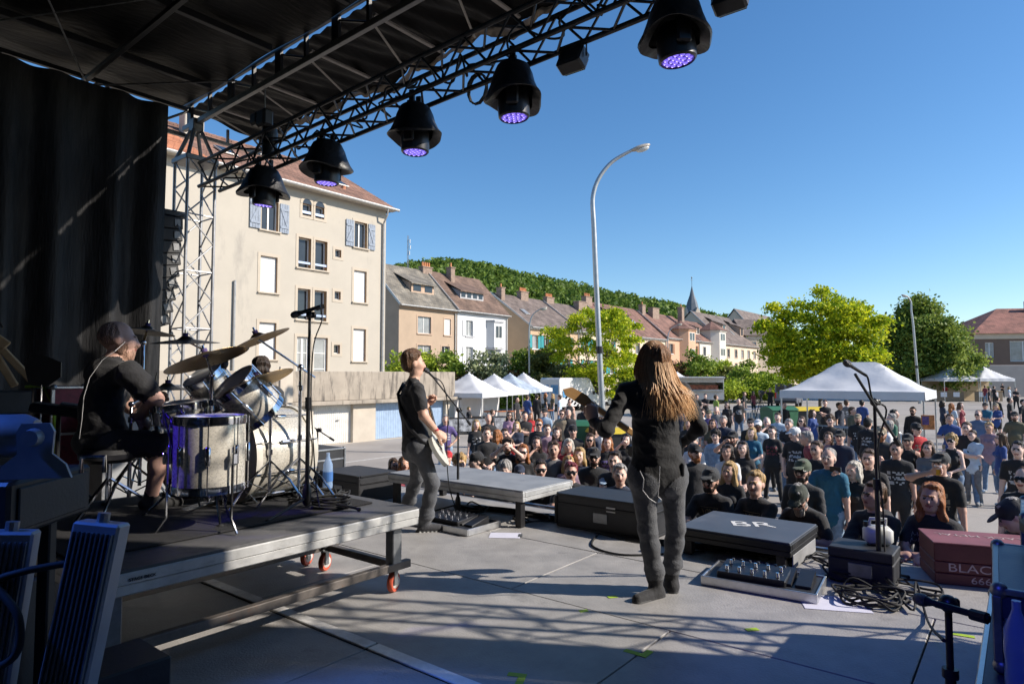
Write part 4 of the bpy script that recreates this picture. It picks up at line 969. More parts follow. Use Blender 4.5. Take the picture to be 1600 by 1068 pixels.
sh = [(640, 56, 5.2, 2.4, 4, 'bright green shrub against the apartment house corner'), (668, 57, 4.4, 1.6, 1, 'olive shrub below the bowed stone window'), (700, 56, 4.9, 2.5, 0, 'broad shrub in front of the tan house'), (735, 55, 2.6, 1.6, 3, 'red tinged low shrub behind the first peaked tent'), (766, 55, 4.6, 2.0, 2, 'silvery round shrub in front of the white house'),
      (800, 57, 3.0, 1.5, 3, 'reddish shrub beside the shaded gable'), (822, 58, 5.0, 1.3, 0, 'narrow upright shrub by the slim street lamp'), (850, 57, 4.9, 1.9, 1, 'tall olive shrub under the teal shutters'), (880, 57, 3.6, 1.6, 2, 'pale shrub to one side of the yellow green tree'), (868, 60, 3.0, 1.6, 3, 'russet shrub between two pale shrubs'),
      (905, 60, 3.4, 1.8, 4, 'low bright shrub at the foot of the yellow green tree'), (985, 64, 3.6, 2.0, 4, 'low bright shrub behind the long haired guitarist'), (1063, 76, 4.2, 2.2, 3, 'purple red shrub below the salmon house'), (1090, 76, 5.4, 2.4, 0, 'dark green shrub below the white turret house'), (1118, 78, 4.6, 2.3, 4, 'yellowish shrub below the turret bay'),
      (1148, 76, 3.8, 2.3, 1, 'olive shrub below the long cream house'), (1172, 70, 4.4, 2.4, 0, 'shrub at the edge of the large bright tree'), (1205, 66, 3.0, 2.2, 4, 'low shrub under the large bright tree'), (1130, 66, 2.0, 2.0, 4, 'low green hedge plant behind the food trailer')]
for i, (px, d, h, r_, k, lab) in enumerate(sh):
 tree('shrub', lab, tree_at(px, d), h, r_, r_ * .9, .35, 36, 5600, .14 + .02 * (k == 0), lf_s[k], 50 + i, .07, .38, 'round', 0, 'shrubs in front of the houses', 'shrub', limbs=6)
rg = np.random.default_rng(77)
hd = MB()
p0, p1 = Vector(tree_at(690, 52)), Vector(tree_at(900, 58)); n = 9000
c = np.array(p0)[None] + (np.array(p1) - np.array(p0))[None] * rg.random((n, 1)) + rg.normal(size=(n, 3)) * np.array([.3, .5, 0]) + np.c_[np.zeros(n), np.zeros(n), rg.random(n) ** .8 * (1.5 + .4 * np.sin(rg.random(n) * 9))]
tag(quads_obj('hedge', leaf_cloud(c, 0, .13, rg), lf_s[0]), 'low green hedge running behind the peaked tents', 'hedge')
# ================================================================ street lamps
def street_lamp(label, base, H, lean, r, arm=1.5, armdir=1):
 t = thing('street_lamp', label, 'street lamp', base)
 top = Vector((lean * H, 0, H)); m = MB()
 pts = [Vector((0, 0, 0)), Vector((lean * H * .3, 0, H * .3)), Vector((lean * H * .65, 0, H * .72)), Vector((lean * H * .78 + .06 * armdir, 0, H * .86)), Vector((lean * H * .6 + .38 * arm * armdir, 0, H * .95)), Vector((lean * H * .6 + arm * armdir, 0, H * 1.0))]
 pp = spline(pts, 7); m.tube(pp, 0, 10, rad=[r * (1 - .55 * i / len(pp)) for i in range(len(pp))]); m.cyl((0, 0, 0), (0, 0, 1.0), r * 1.35, n=12); m.build('pole', M('lamp_galvanised', (.42, .43, .43), .4, .6, .12, 3), t, smooth=50)
 e = pp[-1]; rot = Matrix.Rotation(R(-18) * armdir, 3, 'Y')
 m = MB(); m.ell(e + Vector((.28 * armdir, 0, .08)), (.38, .15, .09), 14, 8, rot); m.build('lamp_housing', M('lamp_housing', (.45, .4, .34), .5, .1), t, smooth=60)
 m = MB(); m.ell(e + Vector((.36 * armdir, 0, .03)), (.25, .12, .10), 14, 8, rot); m.build('lamp_bowl', glass('lamp_bowl', (.55, .55, .52), .15), t, smooth=60)
 m = MB(); m.cyl(pts[1] * 1.0 + Vector((0, 0, H * .03)), pts[1] + Vector((lean * .3, 0, H * .03 + .25)), r * 1.05, n=10); m.build('band', blk, t)
 return t
p = at_d(944, 586, 22.5); street_lamp('tall curved street lamp rising behind the long haired guitarist', (p.x, p.y, 0), 10.75, -.045, .115, 1.35)
p = at_d(1436, 586, 64); street_lamp('leaning street lamp in front of the dark green tree', (p.x, p.y, 0), 10.6, -.06, .13, .5, -1)
p = at_d(827, 586, 54); street_lamp('slim street lamp in front of the shaded gable', (p.x, p.y, 0), 8.3, 0, .09, .9)
p = at_d(1044, 586, 80); street_lamp('slim street lamp in front of the salmon house', (p.x, p.y, 0), 9.0, 0, .09, 1.2)
# ================================================================ tents
tent_w = M('tent_canvas_white', (.62, .62, .63), .6, 0, .1, 1.2, bump=.5, bscale=3.5, stain=((.45, .45, .45), 1.1, .64, None))
tent_b = M('tent_canvas_blue_grey', (.36, .42, .5), .6, 0, .35, 2.5, bump=.2, bscale=6)
tent_t = M('tent_liner_tan', (.55, .42, .26), .8, 0, .08, 2)
def canopy(name, label, loc, rz, lx, ly, eave, peak, r=0.0, mat=None, val=.24, walls=(), group=None, legs=True, wallm=None, dirt=False):
 mat = mat or tent_w; t = thing(name, label, 'tent', loc, rz, group)
 n = 24; v = []; f = []; rr = r
 for i in range(n + 1):
  for j in range(n + 1):
   u, w_ = -1 + 2 * i / n, -1 + 2 * j / n; du = max(0, abs(u) - rr) / (1 - rr); tt = 1 - max(du, abs(w_))
   fold = .02 * math.sin(9 * u + 4 * w_) * math.sin(7 * w_ - 3 * u) * min(1, 3 * (1 - tt)) * min(1, tt * 5)
   v.append((u * lx / 2, w_ * ly / 2, eave + (peak - eave) * (tt ** 1.32 * .96 + .04 * tt) + fold * 1.5))
 for i in range(n):
  for j in range(n): a = i * (n + 1) + j; f.append((a, a + n + 1, a + n + 2, a + 1))
 m = MB().add(v, f); m.build('roof', mat, t, smooth=28)
 for k, (sx, sy, L_, ax) in enumerate(((0, -1, lx, 'x'), (0, 1, lx, 'x'), (-1, 0, ly, 'y'), (1, 0, ly, 'y'))):
  m = MB(); nn = 14; vv = []; ff = []
  for i in range(nn + 1):
   q = -L_ / 2 + L_ * i / nn; o = .012 * math.sin(i * 1.9 + k)
   if ax == 'x': vv += [(q, sy * (ly / 2 + .006) + o, eave + .01), (q, sy * (ly / 2 + .012) + o * 2, eave - val)]
   else: vv += [(sx * (lx / 2 + .006) + o, q, eave + .01), (sx * (lx / 2 + .012) + o * 2, q, eave - val)]
  ff = [(2 * i, 2 * i + 2, 2 * i + 3, 2 * i + 1) for i in range(nn)]; m.add(vv, ff); m.build('valance', mat, t, smooth=50)
 if legs:
  for sx in (-1, 1):
   for sy in (-1, 1):
    m = MB(); m.rbox((sx * (lx / 2 - .04), sy * (ly / 2 - .04), eave / 2), (.05, .05, eave), .008); m.rbox((sx * (lx / 2 - .04), sy * (ly / 2 - .04), .006), (.16, .16, .012), .003); m.build('leg', alu, t)
 m = MB()
 for sx in (-1, 1):
  m.cyl((sx * (lx / 2 - .04), -ly / 2 + .04, eave - .1), (sx * (lx / 2 - .04), ly / 2 - .04, eave - .1), .018, n=6)
  m.cyl((-lx / 2 + .04, sx * (ly / 2 - .04), eave - .1), (lx / 2 - .04, sx * (ly / 2 - .04), eave - .1), .018, n=6)
 m.build('frame', alu, t)
 for (side, h0) in walls:
  m = MB()
  if side == 'y+': m.box((0, ly / 2 - .08, (eave + h0) / 2), (lx - .1, .01, eave - h0))
  if side == 'y-': m.box((0, -ly / 2 + .08, (eave + h0) / 2), (lx - .1, .01, eave - h0))
  if side == 'x-': m.box((-lx / 2 + .08, 0, (eave + h0) / 2), (.01, ly - .1, eave - h0))
  if side == 'x+': m.box((lx / 2 - .08, 0, (eave + h0) / 2), (.01, ly - .1, eave - h0))
  m.build('side_wall', wallm or tent_w, t)
 return t
rz_t = R(66)
for px, d, mat_, lab, pk in ((733, 33, tent_w, 'nearest white peaked tent beside the garages', 2.95), (772, 36.6, tent_w, 'second white peaked tent in the row by the garages', 2.9), (797, 40, tent_b, 'blue grey patterned peaked tent in the row', 2.95), (818, 43.2, tent_w, 'last white peaked tent of the row, nearest the vans', 3.0)):
 p = at_d(px, 586, d); canopy('market_tent', lab, (p.x, p.y, 0), rz_t, 3.0, 3.0, 1.92, pk, 0, mat_, .22, walls=(('y+', .1),) if d < 41 else (), group='peaked tents in a row by the garages')
pc = on_z(1445, 625, 2.02); cor = Vector((pc.x, pc.y, 0)); ctr = cor + BX * 2.15 + AX * 1.75
canopy('large_tent', 'large white canopy with long ridge over the sound desk', (ctr.x, ctr.y, 0), TH + math.pi / 2, 4.3, 3.5, 2.26, 3.25, .3, tent_w, .26)
for px, lab in ((1483, 'white peaked bar tent with tan lining, the one nearer the dark tree'), (1538, 'white peaked bar tent at the foot of the grey wall')):
 p = at_d(px, 586, 70); canopy('bar_tent', lab, (p.x, p.y, 0), R(3), 3.85, 3.6, 2.45, 3.75, 0, tent_w, .3, walls=(('y+', .0), ), group='bar tents', wallm=tent_t)
p = at_d(1058, 586, 66); canopy('market_tent', 'white peaked tent beside the food trailer', (p.x, p.y, 0), R(20), 3, 3, 2.0, 3.2, 0, tent_w)
ppr = M('paper', (.72, .72, .74), .8, 0, .05)
# posters on tent leg
p = on_z(1450, 700, 0); p = Vector((cor.x, cor.y, 0))
t = thing('poster', 'small orange and purple poster taped to the big tent leg', 'poster', p + Vector((.02, -.08, 1.35)), R(-20))
MB().rbox((0, 0, 0), (.36, .012, .44), .003).build('sheet', M('poster_orange', (.55, .2, .06), .7, 0, .6, 9), t)
MB().rbox((-.06, -.008, .05), (.18, .006, .26), .002).build('poster_image', M('poster_violet', (.12, .07, .2), .7, 0, .6, 14), t)
# ================================================================ bar counters, tables under tents
wood = M('wood_crate', (.42, .28, .15), .8, 0, .2, 4)
for px, lab in ((1475, 'plywood bar counter under the tent nearer the dark tree'), (1535, 'plywood bar counter under the tent by the grey wall')):
 p = at_d(px + 5, 586, 69.2); t = thing('bar_counter', lab, 'counter', (p.x, p.y, 0), R(3))
 MB().rbox((0, 0, 1.08), (3.2, .7, .06), .01).build('top', wood, t); MB().rbox((0, -.3, .54), (3.1, .04, 1.02), .01).build('front_panel', M('counter_front', (.2, .15, .1), .8), t)
 for sx in (-1, 1): MB().rbox((sx * .7, -.34, .75), (.7, .02, .5), .005).build('sign_sheet', ppr, t)
def trestle(label, p, rz, L, W, mat, H=.74, cloth=None, things=()):
 t = thing('trestle_table', label, 'table', p, rz); MB().rbox((0, 0, H), (L, W, .04), .008).build('top', mat, t)
 for sx in (-1, 1):
  for sy in (-1, 1): MB().cyl((sx * (L / 2 - .2), sy * (W / 2 - .08), 0), (sx * (L / 2 - .25), sy * (W / 2 - .08), H - .02), .016, n=6).build('leg', steel, t)
 if cloth: MB().rbox((0, -W / 2 - .01, H - .3), (L, .012, .58), .004).build('cloth', cloth, t)
 return t
orng = M('bench_orange', (.55, .17, .05), .6, 0, .1)
p = at_d(735, 586, 31); trestle('table with black and white cloth under the nearest peaked tent', (p.x, p.y, 0), R(5), 2.0, .7, blk, cloth=M('cloth_check', (.45, .45, .45), .8, 0, .9, 5))
p = at_d(762, 586, 32); trestle('second table with white cloth under the peaked tents', (p.x, p.y, 0), R(5), 1.6, .7, blk, cloth=M('cloth_print', (.55, .55, .56), .8, 0, .6, 7))
p = at_d(783, 586, 37); trestle('orange table under the second peaked tent', (p.x, p.y, 0), R(5), 2.0, .6, orng)
p = at_d(838, 586, 38); trestle('orange table in front of the last peaked tent', (p.x, p.y, 0), R(5), 2.0, .5, orng)
# ================================================================ vehicles
van_w = M('van_white', (.6, .6, .6), .25, 0, .04, 1, coat=.5)
tyre = M('tyre', (.02, .02, .02), .8)
def van(label, p, rz, L=5.4, W=1.95, H=2.5, body=None, decal=None, hood=True):
 body = body or van_w; t = thing('van', label, 'van', p, rz)
 # side profile, nose towards +x
 pr = [(-L / 2, .38), (-L / 2, H - .12), (-L / 2 + .15, H), (L / 2 - 1.95, H), (L / 2 - 1.55, H - .12), (L / 2 - .85, 1.32), (L / 2 - .12, 1.05), (L / 2, .8), (L / 2, .38)]
 m = MB(); n = len(pr); vs_ = []
 for s_ in (-1, 1):
  for x, z in pr: vs_.append((x, s_ * (W / 2 - (.07 if z > 1.4 else 0)), z))
 fs = [tuple(range(n)), tuple(range(n, 2 * n))[::-1]] + [(i, n + i, n + (i + 1) % n, (i + 1) % n) for i in range(n)]
 m.add(vs_, fs); b = m.build('body', body, t, smooth=25)
 for s_ in (-1, 1):
  m = MB(); y = s_ * (W / 2 - .055); m.add([(L / 2 - 2.35, y, 1.4), (L / 2 - 1.2, y, 1.4), (L / 2 - 1.62, y - s_ * .02, H - .28), (L / 2 - 2.35, y - s_ * .02, H - .28)], [(0, 1, 2, 3) if s_ < 0 else (3, 2, 1, 0)])
  for q in range(4): pass
  m.build('side_window', glass('van_glass', (.03, .035, .04)), t)
  MB().rbox((L / 2 - 1.25, s_ * (W / 2 + .1), 1.4), (.12, .2, .28), .03).build('mirror', blk_pl, t)
  for x in (-L / 2 + 1.0, L / 2 - .95):
   m = MB(); m.lathe([(0, -.11), (.2, -.12), (.33, -.11), (.345, -.06), (.345, .06), (.33, .11), (.2, .12), (0, .11)], 20, Matrix.Translation((x, s_ * (W / 2 - .12), .345)) @ Matrix.Rotation(R(90), 4, 'X')); o = m.build('wheel', tyre, t, smooth=40)
   m = MB(); m.lathe([(0, 0), (.19, .0), (.2, -.02)], 16, Matrix.Translation((x, s_ * (W / 2 + .005), .345)) @ Matrix.Rotation(R(90) * s_, 4, 'X')); m.build('hub_cap', steel, o)
  MB().rbox((-L / 2 - .01, s_ * (W / 2 - .1), 1.05), (.04, .12, .5), .01).build('tail_light', M('tail_red', (.55, .02, .015), .3), t)
  MB().rbox((L / 2 - .08, s_ * (W / 2 - .28), .82), (.14, .34, .18), .03).build('headlight', glass('headlight', (.5, .5, .52), .1), t)
 m = MB(); m.add([(L / 2 - 1.5, -W / 2 + .14, H - .17), (L / 2 - .86, -W / 2 + .1, 1.37), (L / 2 - .86, W / 2 - .1, 1.37), (L / 2 - 1.5, W / 2 - .14, H - .17)], [(0, 1, 2, 3)])
 for i in range(4): m.v[i] = (m.v[i][0] + .012, m.v[i][1], m.v[i][2] + .012)
 m.build('windscreen', MATS['van_glass'], t)
 for s_ in (-1, 1): MB().rbox((-L / 2 - .012, s_ * W * .23, 1.7), (.02, W * .36, .7), .005).build('rear_window', MATS['van_glass'] if not decal else decal, t)
 MB().rbox((-L / 2 - .03, 0, .5), (.12, W - .1, .2), .03).build('bumper', blk_pl, t)
 MB().rbox((L / 2 + .02, 0, .5), (.14, W - .1, .22), .03).build('bumper', blk_pl, t)
 if decal:
  for s_ in (-1, 1): MB().rbox((-L / 2 + 1.5, s_ * (W / 2 + .004), 1.35), (2.3, .012, .5), .003).build('side_stripe', decal, t)
 return t
blu = M('van_decal_blue', (.09, .27, .48), .3, 0, .5, 3)
p = at_d(893, 586, 52); van('white van with pale blue panels parked beyond the crowd, tail towards the stage', (p.x, p.y, 0), R(48), 5.6, 2.0, 2.6, decal=blu)
p = at_d(925, 586, 60); van('second white van parked behind the curved street lamp', (p.x, p.y, 0), R(20), 4.6, 1.8, 1.95)
p = at_d(1232, 586, 58); van('grey van parked under the large bright tree', (p.x, p.y, 0), R(60), 4.6, 1.8, 1.95, body=M('van_grey', (.16, .17, .2), .3, .3))
p = at_d(1090, 586, 64)
t = thing('food_trailer', 'white food trailer with raised hatch and lit serving counter', 'food trailer', (p.x, p.y, 0), R(-6))
MB().rbox((0, .9, 1.45), (4.6, .1, 2.1), .02).build('rear_wall', van_w, t); MB().rbox((0, 0, 2.55), (4.8, 2.0, .12), .03).build('roof', van_w, t); MB().rbox((0, 0, .42), (4.6, 1.9, .1), .02).build('floor', steel, t)
for sx in (-1, 1): MB().rbox((sx * 2.28, 0, 1.48), (.06, 1.9, 2.05), .01).build('end_wall', van_w, t)
MB().rbox((0, -.92, .92), (4.6, .06, .96), .01).build('counter_front', van_w, t); MB().rbox((0, -1.05, 1.27), (4.4, .4, .05), .01).build('counter', alu, t)
MB().rbox((0, -1.45, 2.6), (4.5, 1.0, .05), .01, Matrix.Rotation(R(4), 3, 'X')).build('hatch', van_w, t)
MB().rbox((0, -.93, 2.3), (4.6, .06, .42), .01).build('fascia', van_w, t)
MB().rbox((.3, -.6, 1.6), (3.0, .3, .5), .02).build('warmer', M('menu_red', (.4, .12, .06), .5, 0, .7, 6), t)
for sx in (-1, 1): MB().cyl((sx * 1.2, 0, .35), (sx * 1.2, -.25, .35), .3, n=14).build('wheel', tyre, t)
# ================================================================ wheelie bins
grn = M('bin_green', (.03, .13, .06), .5, 0, .1); ylw = M('bin_yellow', (.62, .45, .03), .5, 0, .1); dgy = M('bin_dark', (.035, .035, .035), .5, 0, .1)
def bin_(label, p, rz, w_, d_, h_, bm, lm):
 t = thing('wheelie_bin', label, 'bin', p, rz, 'wheelie bins'); m = MB(); z0, z1 = .1, h_
 m.add([(-w_ * .44, -d_ * .42, z0), (w_ * .44, -d_ * .42, z0), (w_ * .44, d_ * .42, z0), (-w_ * .44, d_ * .42, z0), (-w_ / 2, -d_ / 2, z1), (w_ / 2, -d_ / 2, z1), (w_ / 2, d_ / 2, z1), (-w_ / 2, d_ / 2, z1)], [(3, 2, 1, 0), (4, 5, 6, 7), (0, 1, 5, 4), (1, 2, 6, 5), (2, 3, 7, 6), (3, 0, 4, 7)])
 m.build('tub', bm, t)
 m = MB(); nn = 8; vv = []
 for i in range(nn + 1):
  y = -d_ / 2 - .04 + (d_ + .08) * i / nn; z = h_ + .01 + .16 * math.sin(math.pi * i / nn); vv += [(-w_ / 2 - .03, y, z), (w_ / 2 + .03, y, z)]
 m.add(vv, [(2 * i, 2 * i + 1, 2 * i + 3, 2 * i + 2) for i in range(nn)]); m.add([vv[2 * i] for i in range(nn + 1)], [tuple(range(nn + 1))]); m.add([vv[2 * i + 1] for i in range(nn + 1)], [tuple(range(nn + 1))[::-1]]); m.build('lid', lm, t, smooth=40)
 for sx in (-1, 1): MB().cyl((sx * w_ * .4, d_ * .4, .1), (sx * w_ * .48, d_ * .4, .1), .1, n=10).build('wheel', rubber, t)
for px, py, hh, d_, w_, bm, lm, lab in ((1217, 640, 1.25, 0, 1.3, grn, grn, 'green bin beside the video camera tripod'), (1258, 641, 1.2, 0, 1.4, dgy, ylw, 'dark bin with yellow lid beside the big tent leg'), (916, 664, 1.2, 0, 1.3, grn, grn, 'green bin in the crowd behind the man in a black cap'), (950, 676, 1.05, 0, 1.1, dgy, ylw, 'yellow lidded bin behind the guitar neck')):
 q = on_z(px, py, hh); bin_(lab, (q.x, q.y, 0), R(random.uniform(-20, 30)), w_, .95, hh, bm, lm)
# ================================================================ barriers
def crowd_barrier(label, p, rz, L=2.2, H=1.08, group='steel crowd barriers'):
 t = thing('crowd_barrier', label, 'barrier', p, rz, group)
 m = MB(); m.tube([(-L / 2, 0, .12), (-L / 2, 0, H - .1), (-L / 2 + .1, 0, H), (L / 2 - .1, 0, H), (L / 2, 0, H - .1), (L / 2, 0, .12)], .019, 7); m.cyl((-L / 2, 0, .2), (L / 2, 0, .2), .015, n=6); m.build('frame', alu, t, smooth=50)
 for i in range(15):
  x = -L / 2 + L * (i + 1) / 16; MB().cyl((x, 0, .2), (x, 0, H), .008, n=5).build('bar', alu, t)
 for sx in (-1, 1): MB().rbox((sx * (L / 2 - .3), 0, .02), (.05, .6, .03), .006).build('foot', alu, t)
 return t
crowd_barrier('steel barrier in front of the sound desk, behind the hooded backpack', on_z(1347, 722), TH + math.pi / 2)
crowd_barrier('steel barrier to one side of the sound desk near the burgundy polo', on_z(1300, 716), TH + math.pi / 2)
crowd_barrier('steel barrier at the big tent corner by the red tee', on_z(1440, 728), TH)
crowd_barrier('steel barrier round the video camera', on_z(1185, 672), R(-5))
crowd_barrier('steel barrier near the green bin', on_z(1250, 668), R(4))
crowd_barrier('steel barrier by the man in black with a shoulder bag', on_z(1140, 674), R(-3))
perf = M('perforated_steel', (.38, .38, .38), .45, .6, .1, 5)
def perforate(m):
 n, l = m.node_tree.nodes, m.node_tree.links; p = n['Principled BSDF']; tc = n.new('ShaderNodeTexCoord'); vo = n.new('ShaderNodeTexVoronoi'); vo.inputs['Scale'].default_value = 28; vo.inputs['Randomness'].default_value = 0
 l.new(tc.outputs['Object'], vo.inputs['Vector']); r_ = n.new('ShaderNodeMath'); r_.operation = 'GREATER_THAN'; r_.inputs[1].default_value = .3; l.new(vo.outputs['Distance'], r_.inputs[0]); l.new(r_.outputs[0], p.inputs['Alpha'])
perforate(perf)
for i in range(8):
 b = -.6 + i * 1.06
 t = thing('stage_barrier', ['perforated stage barrier panel by the burgundy crate', 'perforated stage barrier panel below the young man in the hoodie', 'perforated stage barrier panel below the bearded man in a camouflage cap', 'perforated stage barrier panel hidden by the near drum platform with white letters', 'perforated stage barrier panel behind the black speaker box', 'perforated stage barrier panel behind the cable pile', 'perforated stage barrier panel under the leaning fans by the long platform', 'perforated stage barrier panel by the singer'][i], 'barrier', S(6.72, b, 0), TH, 'stage front barrier')
 MB().rbox((0, 0, .6), (.012, .98, 1.05), .003).build('perforated_panel', perf, t)
 MB().tube([(0, -.51, .03), (0, -.51, 1.15), (0, .51, 1.15), (0, .51, .03)], .022, 8).build('frame', alu, t, smooth=50)
 MB().rbox((.35, 0, .02), (1.0, .96, .02), .004).build('tread_plate', alu_dk, t)
 MB().cyl((-.0, 0, 1.1), (-.6, 0, .05), .018, n=7).build('strut', alu, t)
# ================================================================ sound desk
p = on_z(1390, 700, .85)
t = thing('sound_desk', 'black sound desk with mixing console under the big tent', 'mixing desk', (ctr - AX * .9 + Vector((0, 0, 0))), TH + math.pi / 2)
MB().rbox((0, 0, .8), (3.6, .9, .06), .01).build('table_top', blk, t)
for sx in (-1, 1): MB().rbox((sx * 1.6, 0, .39), (.5, .8, .76), .02).build('rack_case', blk_pl, t)
MB().rbox((-.4, -.1, .95), (1.5, .7, .16), .02, Matrix.Rotation(R(-10), 3, 'X')).build('console', blk_pl, t); MB().rbox((.9, 0, .95), (.8, .6, .22), .02).build('lid_case', blk, t)
t = thing('plastic_sheet', 'crumpled clear plastic sheet lying on the sound desk', 'plastic sheet', ctr - AX * 1.1 + BX * 1.7 + Vector((0, 0, .84)), TH)
m = MB()
for i in range(7): m.ell((random.uniform(-.2, .2), random.uniform(-.3, .3), .06), (random.uniform(.1, .2), random.uniform(.1, .2), .07), 8, 5)
m.build('sheet', M('plastic_sheet', (.55, .58, .6), .3, 0, .3, 9, bump=.8), t)
# video camera on tripod
p = on_z(1190, 672)
t = thing('video_camera', 'black video camera on a tall tripod at the sound position', 'video camera', (p.x, p.y, 0), R(170))
for k in range(3): MB().cyl((0, 0, 1.65), (.55 * math.cos(k * 2.1 + .4), .55 * math.sin(k * 2.1 + .4), 0), .022, n=6).build('leg', blk, t)
MB().rbox((0, 0, 1.72), (.12, .12, .14), .02).build('head', blk, t); MB().rbox((0, 0, 1.9), (.18, .42, .24), .03).build('body', blk_pl, t); MB().cyl((0, .2, 1.9), (0, .48, 1.9), .075, .09, n=12).build('lens', blk_pl, t); MB().cyl((0, -.2, 1.72), (.25, -.7, 1.5), .012, n=6).build('pan_bar', blk, t)
# low wall by the road
q0, q1 = on_z(1130, 622), on_z(1250, 624)
tag(MB().rbox(((q1 - q0).length / 2, 0, .35), ((q1 - q0).length, .3, .7), .03).build('low_wall', M('wall_ochre', (.5, .36, .2), .9, 0, .1), None, loc=(q0.x, q0.y, 0), rz=math.atan2((q1 - q0).y, (q1 - q0).x)), 'low ochre wall below the large bright tree', 'wall')
# ================================================================ people: bodies grown as one continuous surface
class Body:
 def __init__(s): s.p = []
 def cap(s, a, b, ra, rb, mat, k=.03, flat=None, bias=0.0): s.p.append(('c', np.array(a, float), np.array(b, float), ra, rb, mat, k, flat, bias)); return s
 def ell(s, c, r, mat, k=.02, rot=None, bias=0.0):
  r = (r, r, r) if isinstance(r, (int, float)) else r
  s.p.append(('e', np.array(c, float), np.array(r, float), np.array(rot) if rot is not None else None, None, mat, k, None, bias)); return s
def grow(body, vox):
 """one closed surface round all the shapes (surface nets); returns verts, quads, material per quad"""
 bbs = []
 for q in body.p:
  if q[0] == 'c':
   r = max(q[3], q[4]); lo = np.minimum(q[1], q[2]) - r; hi = np.maximum(q[1], q[2]) + r
  else:
   r = q[2].max() if q[3] is not None else q[2]; lo = q[1] - r; hi = q[1] + r
  bbs.append((lo, hi))
 lo = np.min([b[0] for b in bbs], 0) - 3 * vox; hi = np.max([b[1] for b in bbs], 0) + 3 * vox
 n = np.ceil((hi - lo) / vox).astype(int) + 1
 ax = [lo[i] + vox * np.arange(n[i]) for i in range(3)]
 D = np.full(n, 1.0, np.float32); RAW = np.full(n, 9.0, np.float32); OWN = np.zeros(n, np.int8)
 for q, (l, h) in zip(body.p, bbs):
  kk = q[6]; mg = kk + 2.5 * vox
  i0 = np.maximum(np.floor((l - mg - lo) / vox).astype(int), 0); i1 = np.minimum(np.ceil((h + mg - lo) / vox).astype(int) + 1, n)
  X = ax[0][i0[0]:i1[0], None, None]; Y = ax[1][None, i0[1]:i1[1], None]; Z = ax[2][None, None, i0[2]:i1[2]]
  if q[0] == 'c':
   a, b = q[1], q[2]; ba = b - a; px, py, pz = X - a[0], Y - a[1], Z - a[2]
   fl = q[7]
   if fl is not None:      # squeeze across one direction
    nx, f_ = np.array(fl[0], float), fl[1]; dn = (px * nx[0] + py * nx[1] + pz * nx[2]) * (1 / f_ - 1)
    px, py, pz = px + dn * nx[0], py + dn * nx[1], pz + dn * nx[2]; bn = float(ba @ nx) * (1 / f_ - 1); ba = ba + nx * bn
   L2 = float(ba @ ba) + 1e-12
   t = np.clip((px * ba[0] + py * ba[1] + pz * ba[2]) / L2, 0, 1)
   d = np.sqrt((px - t * ba[0]) ** 2 + (py - t * ba[1]) ** 2 + (pz - t * ba[2]) ** 2) - (q[3] + (q[4] - q[3]) * t)
   if fl is not None: d = d * (.5 + .5 * fl[1])
  else:
   c, r, rot = q[1], q[2], q[3]; px, py, pz = X - c[0], Y - c[1], Z - c[2]
   if rot is not None:
    px, py, pz = (rot[0, 0] * px + rot[1, 0] * py + rot[2, 0] * pz, rot[0, 1] * px + rot[1, 1] * py + rot[2, 1] * pz, rot[0, 2] * px + rot[1, 2] * py + rot[2, 2] * pz)
   k0 = np.sqrt((px / r[0]) ** 2 + (py / r[1]) ** 2 + (pz / r[2]) ** 2); k1 = np.sqrt((px / r[0] ** 2) ** 2 + (py / r[1] ** 2) ** 2 + (pz / r[2] ** 2) ** 2) + 1e-9
   d = k0 * (k0 - 1) / k1
  d = d.astype(np.float32); sl = tuple(slice(i0[i], i1[i]) for i in range(3))
  Ds = D[sl]; hh = np.maximum(kk - np.abs(Ds - d), 0) / kk; D[sl] = np.minimum(Ds, d) - hh * hh * kk * .25
  rw = d - q[8]; Rs = RAW[sl]; better = rw < Rs; RAW[sl] = np.where(better, rw, Rs); O = OWN[sl]; O[better] = q[5]
 inside = D < 0
 cn = n - 1; acc = np.zeros((*cn, 3), np.float32); cnt = np.zeros(cn, np.float32)
 edges = []
 for axn in range(3):
  s0 = [slice(None)] * 3; s1 = [slice(None)] * 3; s0[axn] = slice(0, -1); s1[axn] = slice(1, None)
  d0, d1 = D[tuple(s0)], D[tuple(s1)]; cr = inside[tuple(s0)] != inside[tuple(s1)]
  idx = np.argwhere(cr); o1, o2 = [i for i in range(3) if i != axn]
  idx = idx[(idx[:, o1] > 0) & (idx[:, o2] > 0) & (idx[:, o1] < n[o1] - 1) & (idx[:, o2] < n[o2] - 1)]
  a_, b_ = d0[tuple(idx.T)], d1[tuple(idx.T)]; t = a_ / (a_ - b_); pos = idx.astype(np.float32); pos[:, axn] += t
  quad = []
  for e1, e2 in ((-1, -1), (0, -1), (0, 0), (-1, 0)):
   c = idx.copy(); c[:, o1] += e1; c[:, o2] += e2; fl = np.ravel_multi_index(c.T, cn); quad.append(fl)
   np.add.at(acc.reshape(-1, 3), fl, pos); np.add.at(cnt.reshape(-1), fl, 1)
  q4 = np.stack(quad, 1); ins0 = inside[tuple(idx.T)]
  flip = ins0 if axn != 1 else ~ins0
  q4 = np.where(flip[:, None], q4, q4[:, ::-1])
  nd = idx.copy(); nd[~ins0, axn] += 1; edges.append((q4, OWN[tuple(nd.T)]))
 used = np.flatnonzero(cnt.reshape(-1) > 0); remap = np.full(cnt.size, -1, np.int64); remap[used] = np.arange(len(used))
 V = acc.reshape(-1, 3)[used] / cnt.reshape(-1)[used][:, None] * vox + lo
 F = np.concatenate([remap[e[0]] for e in edges]); MT = np.concatenate([e[1] for e in edges])
 return V.astype(np.float32), F, MT
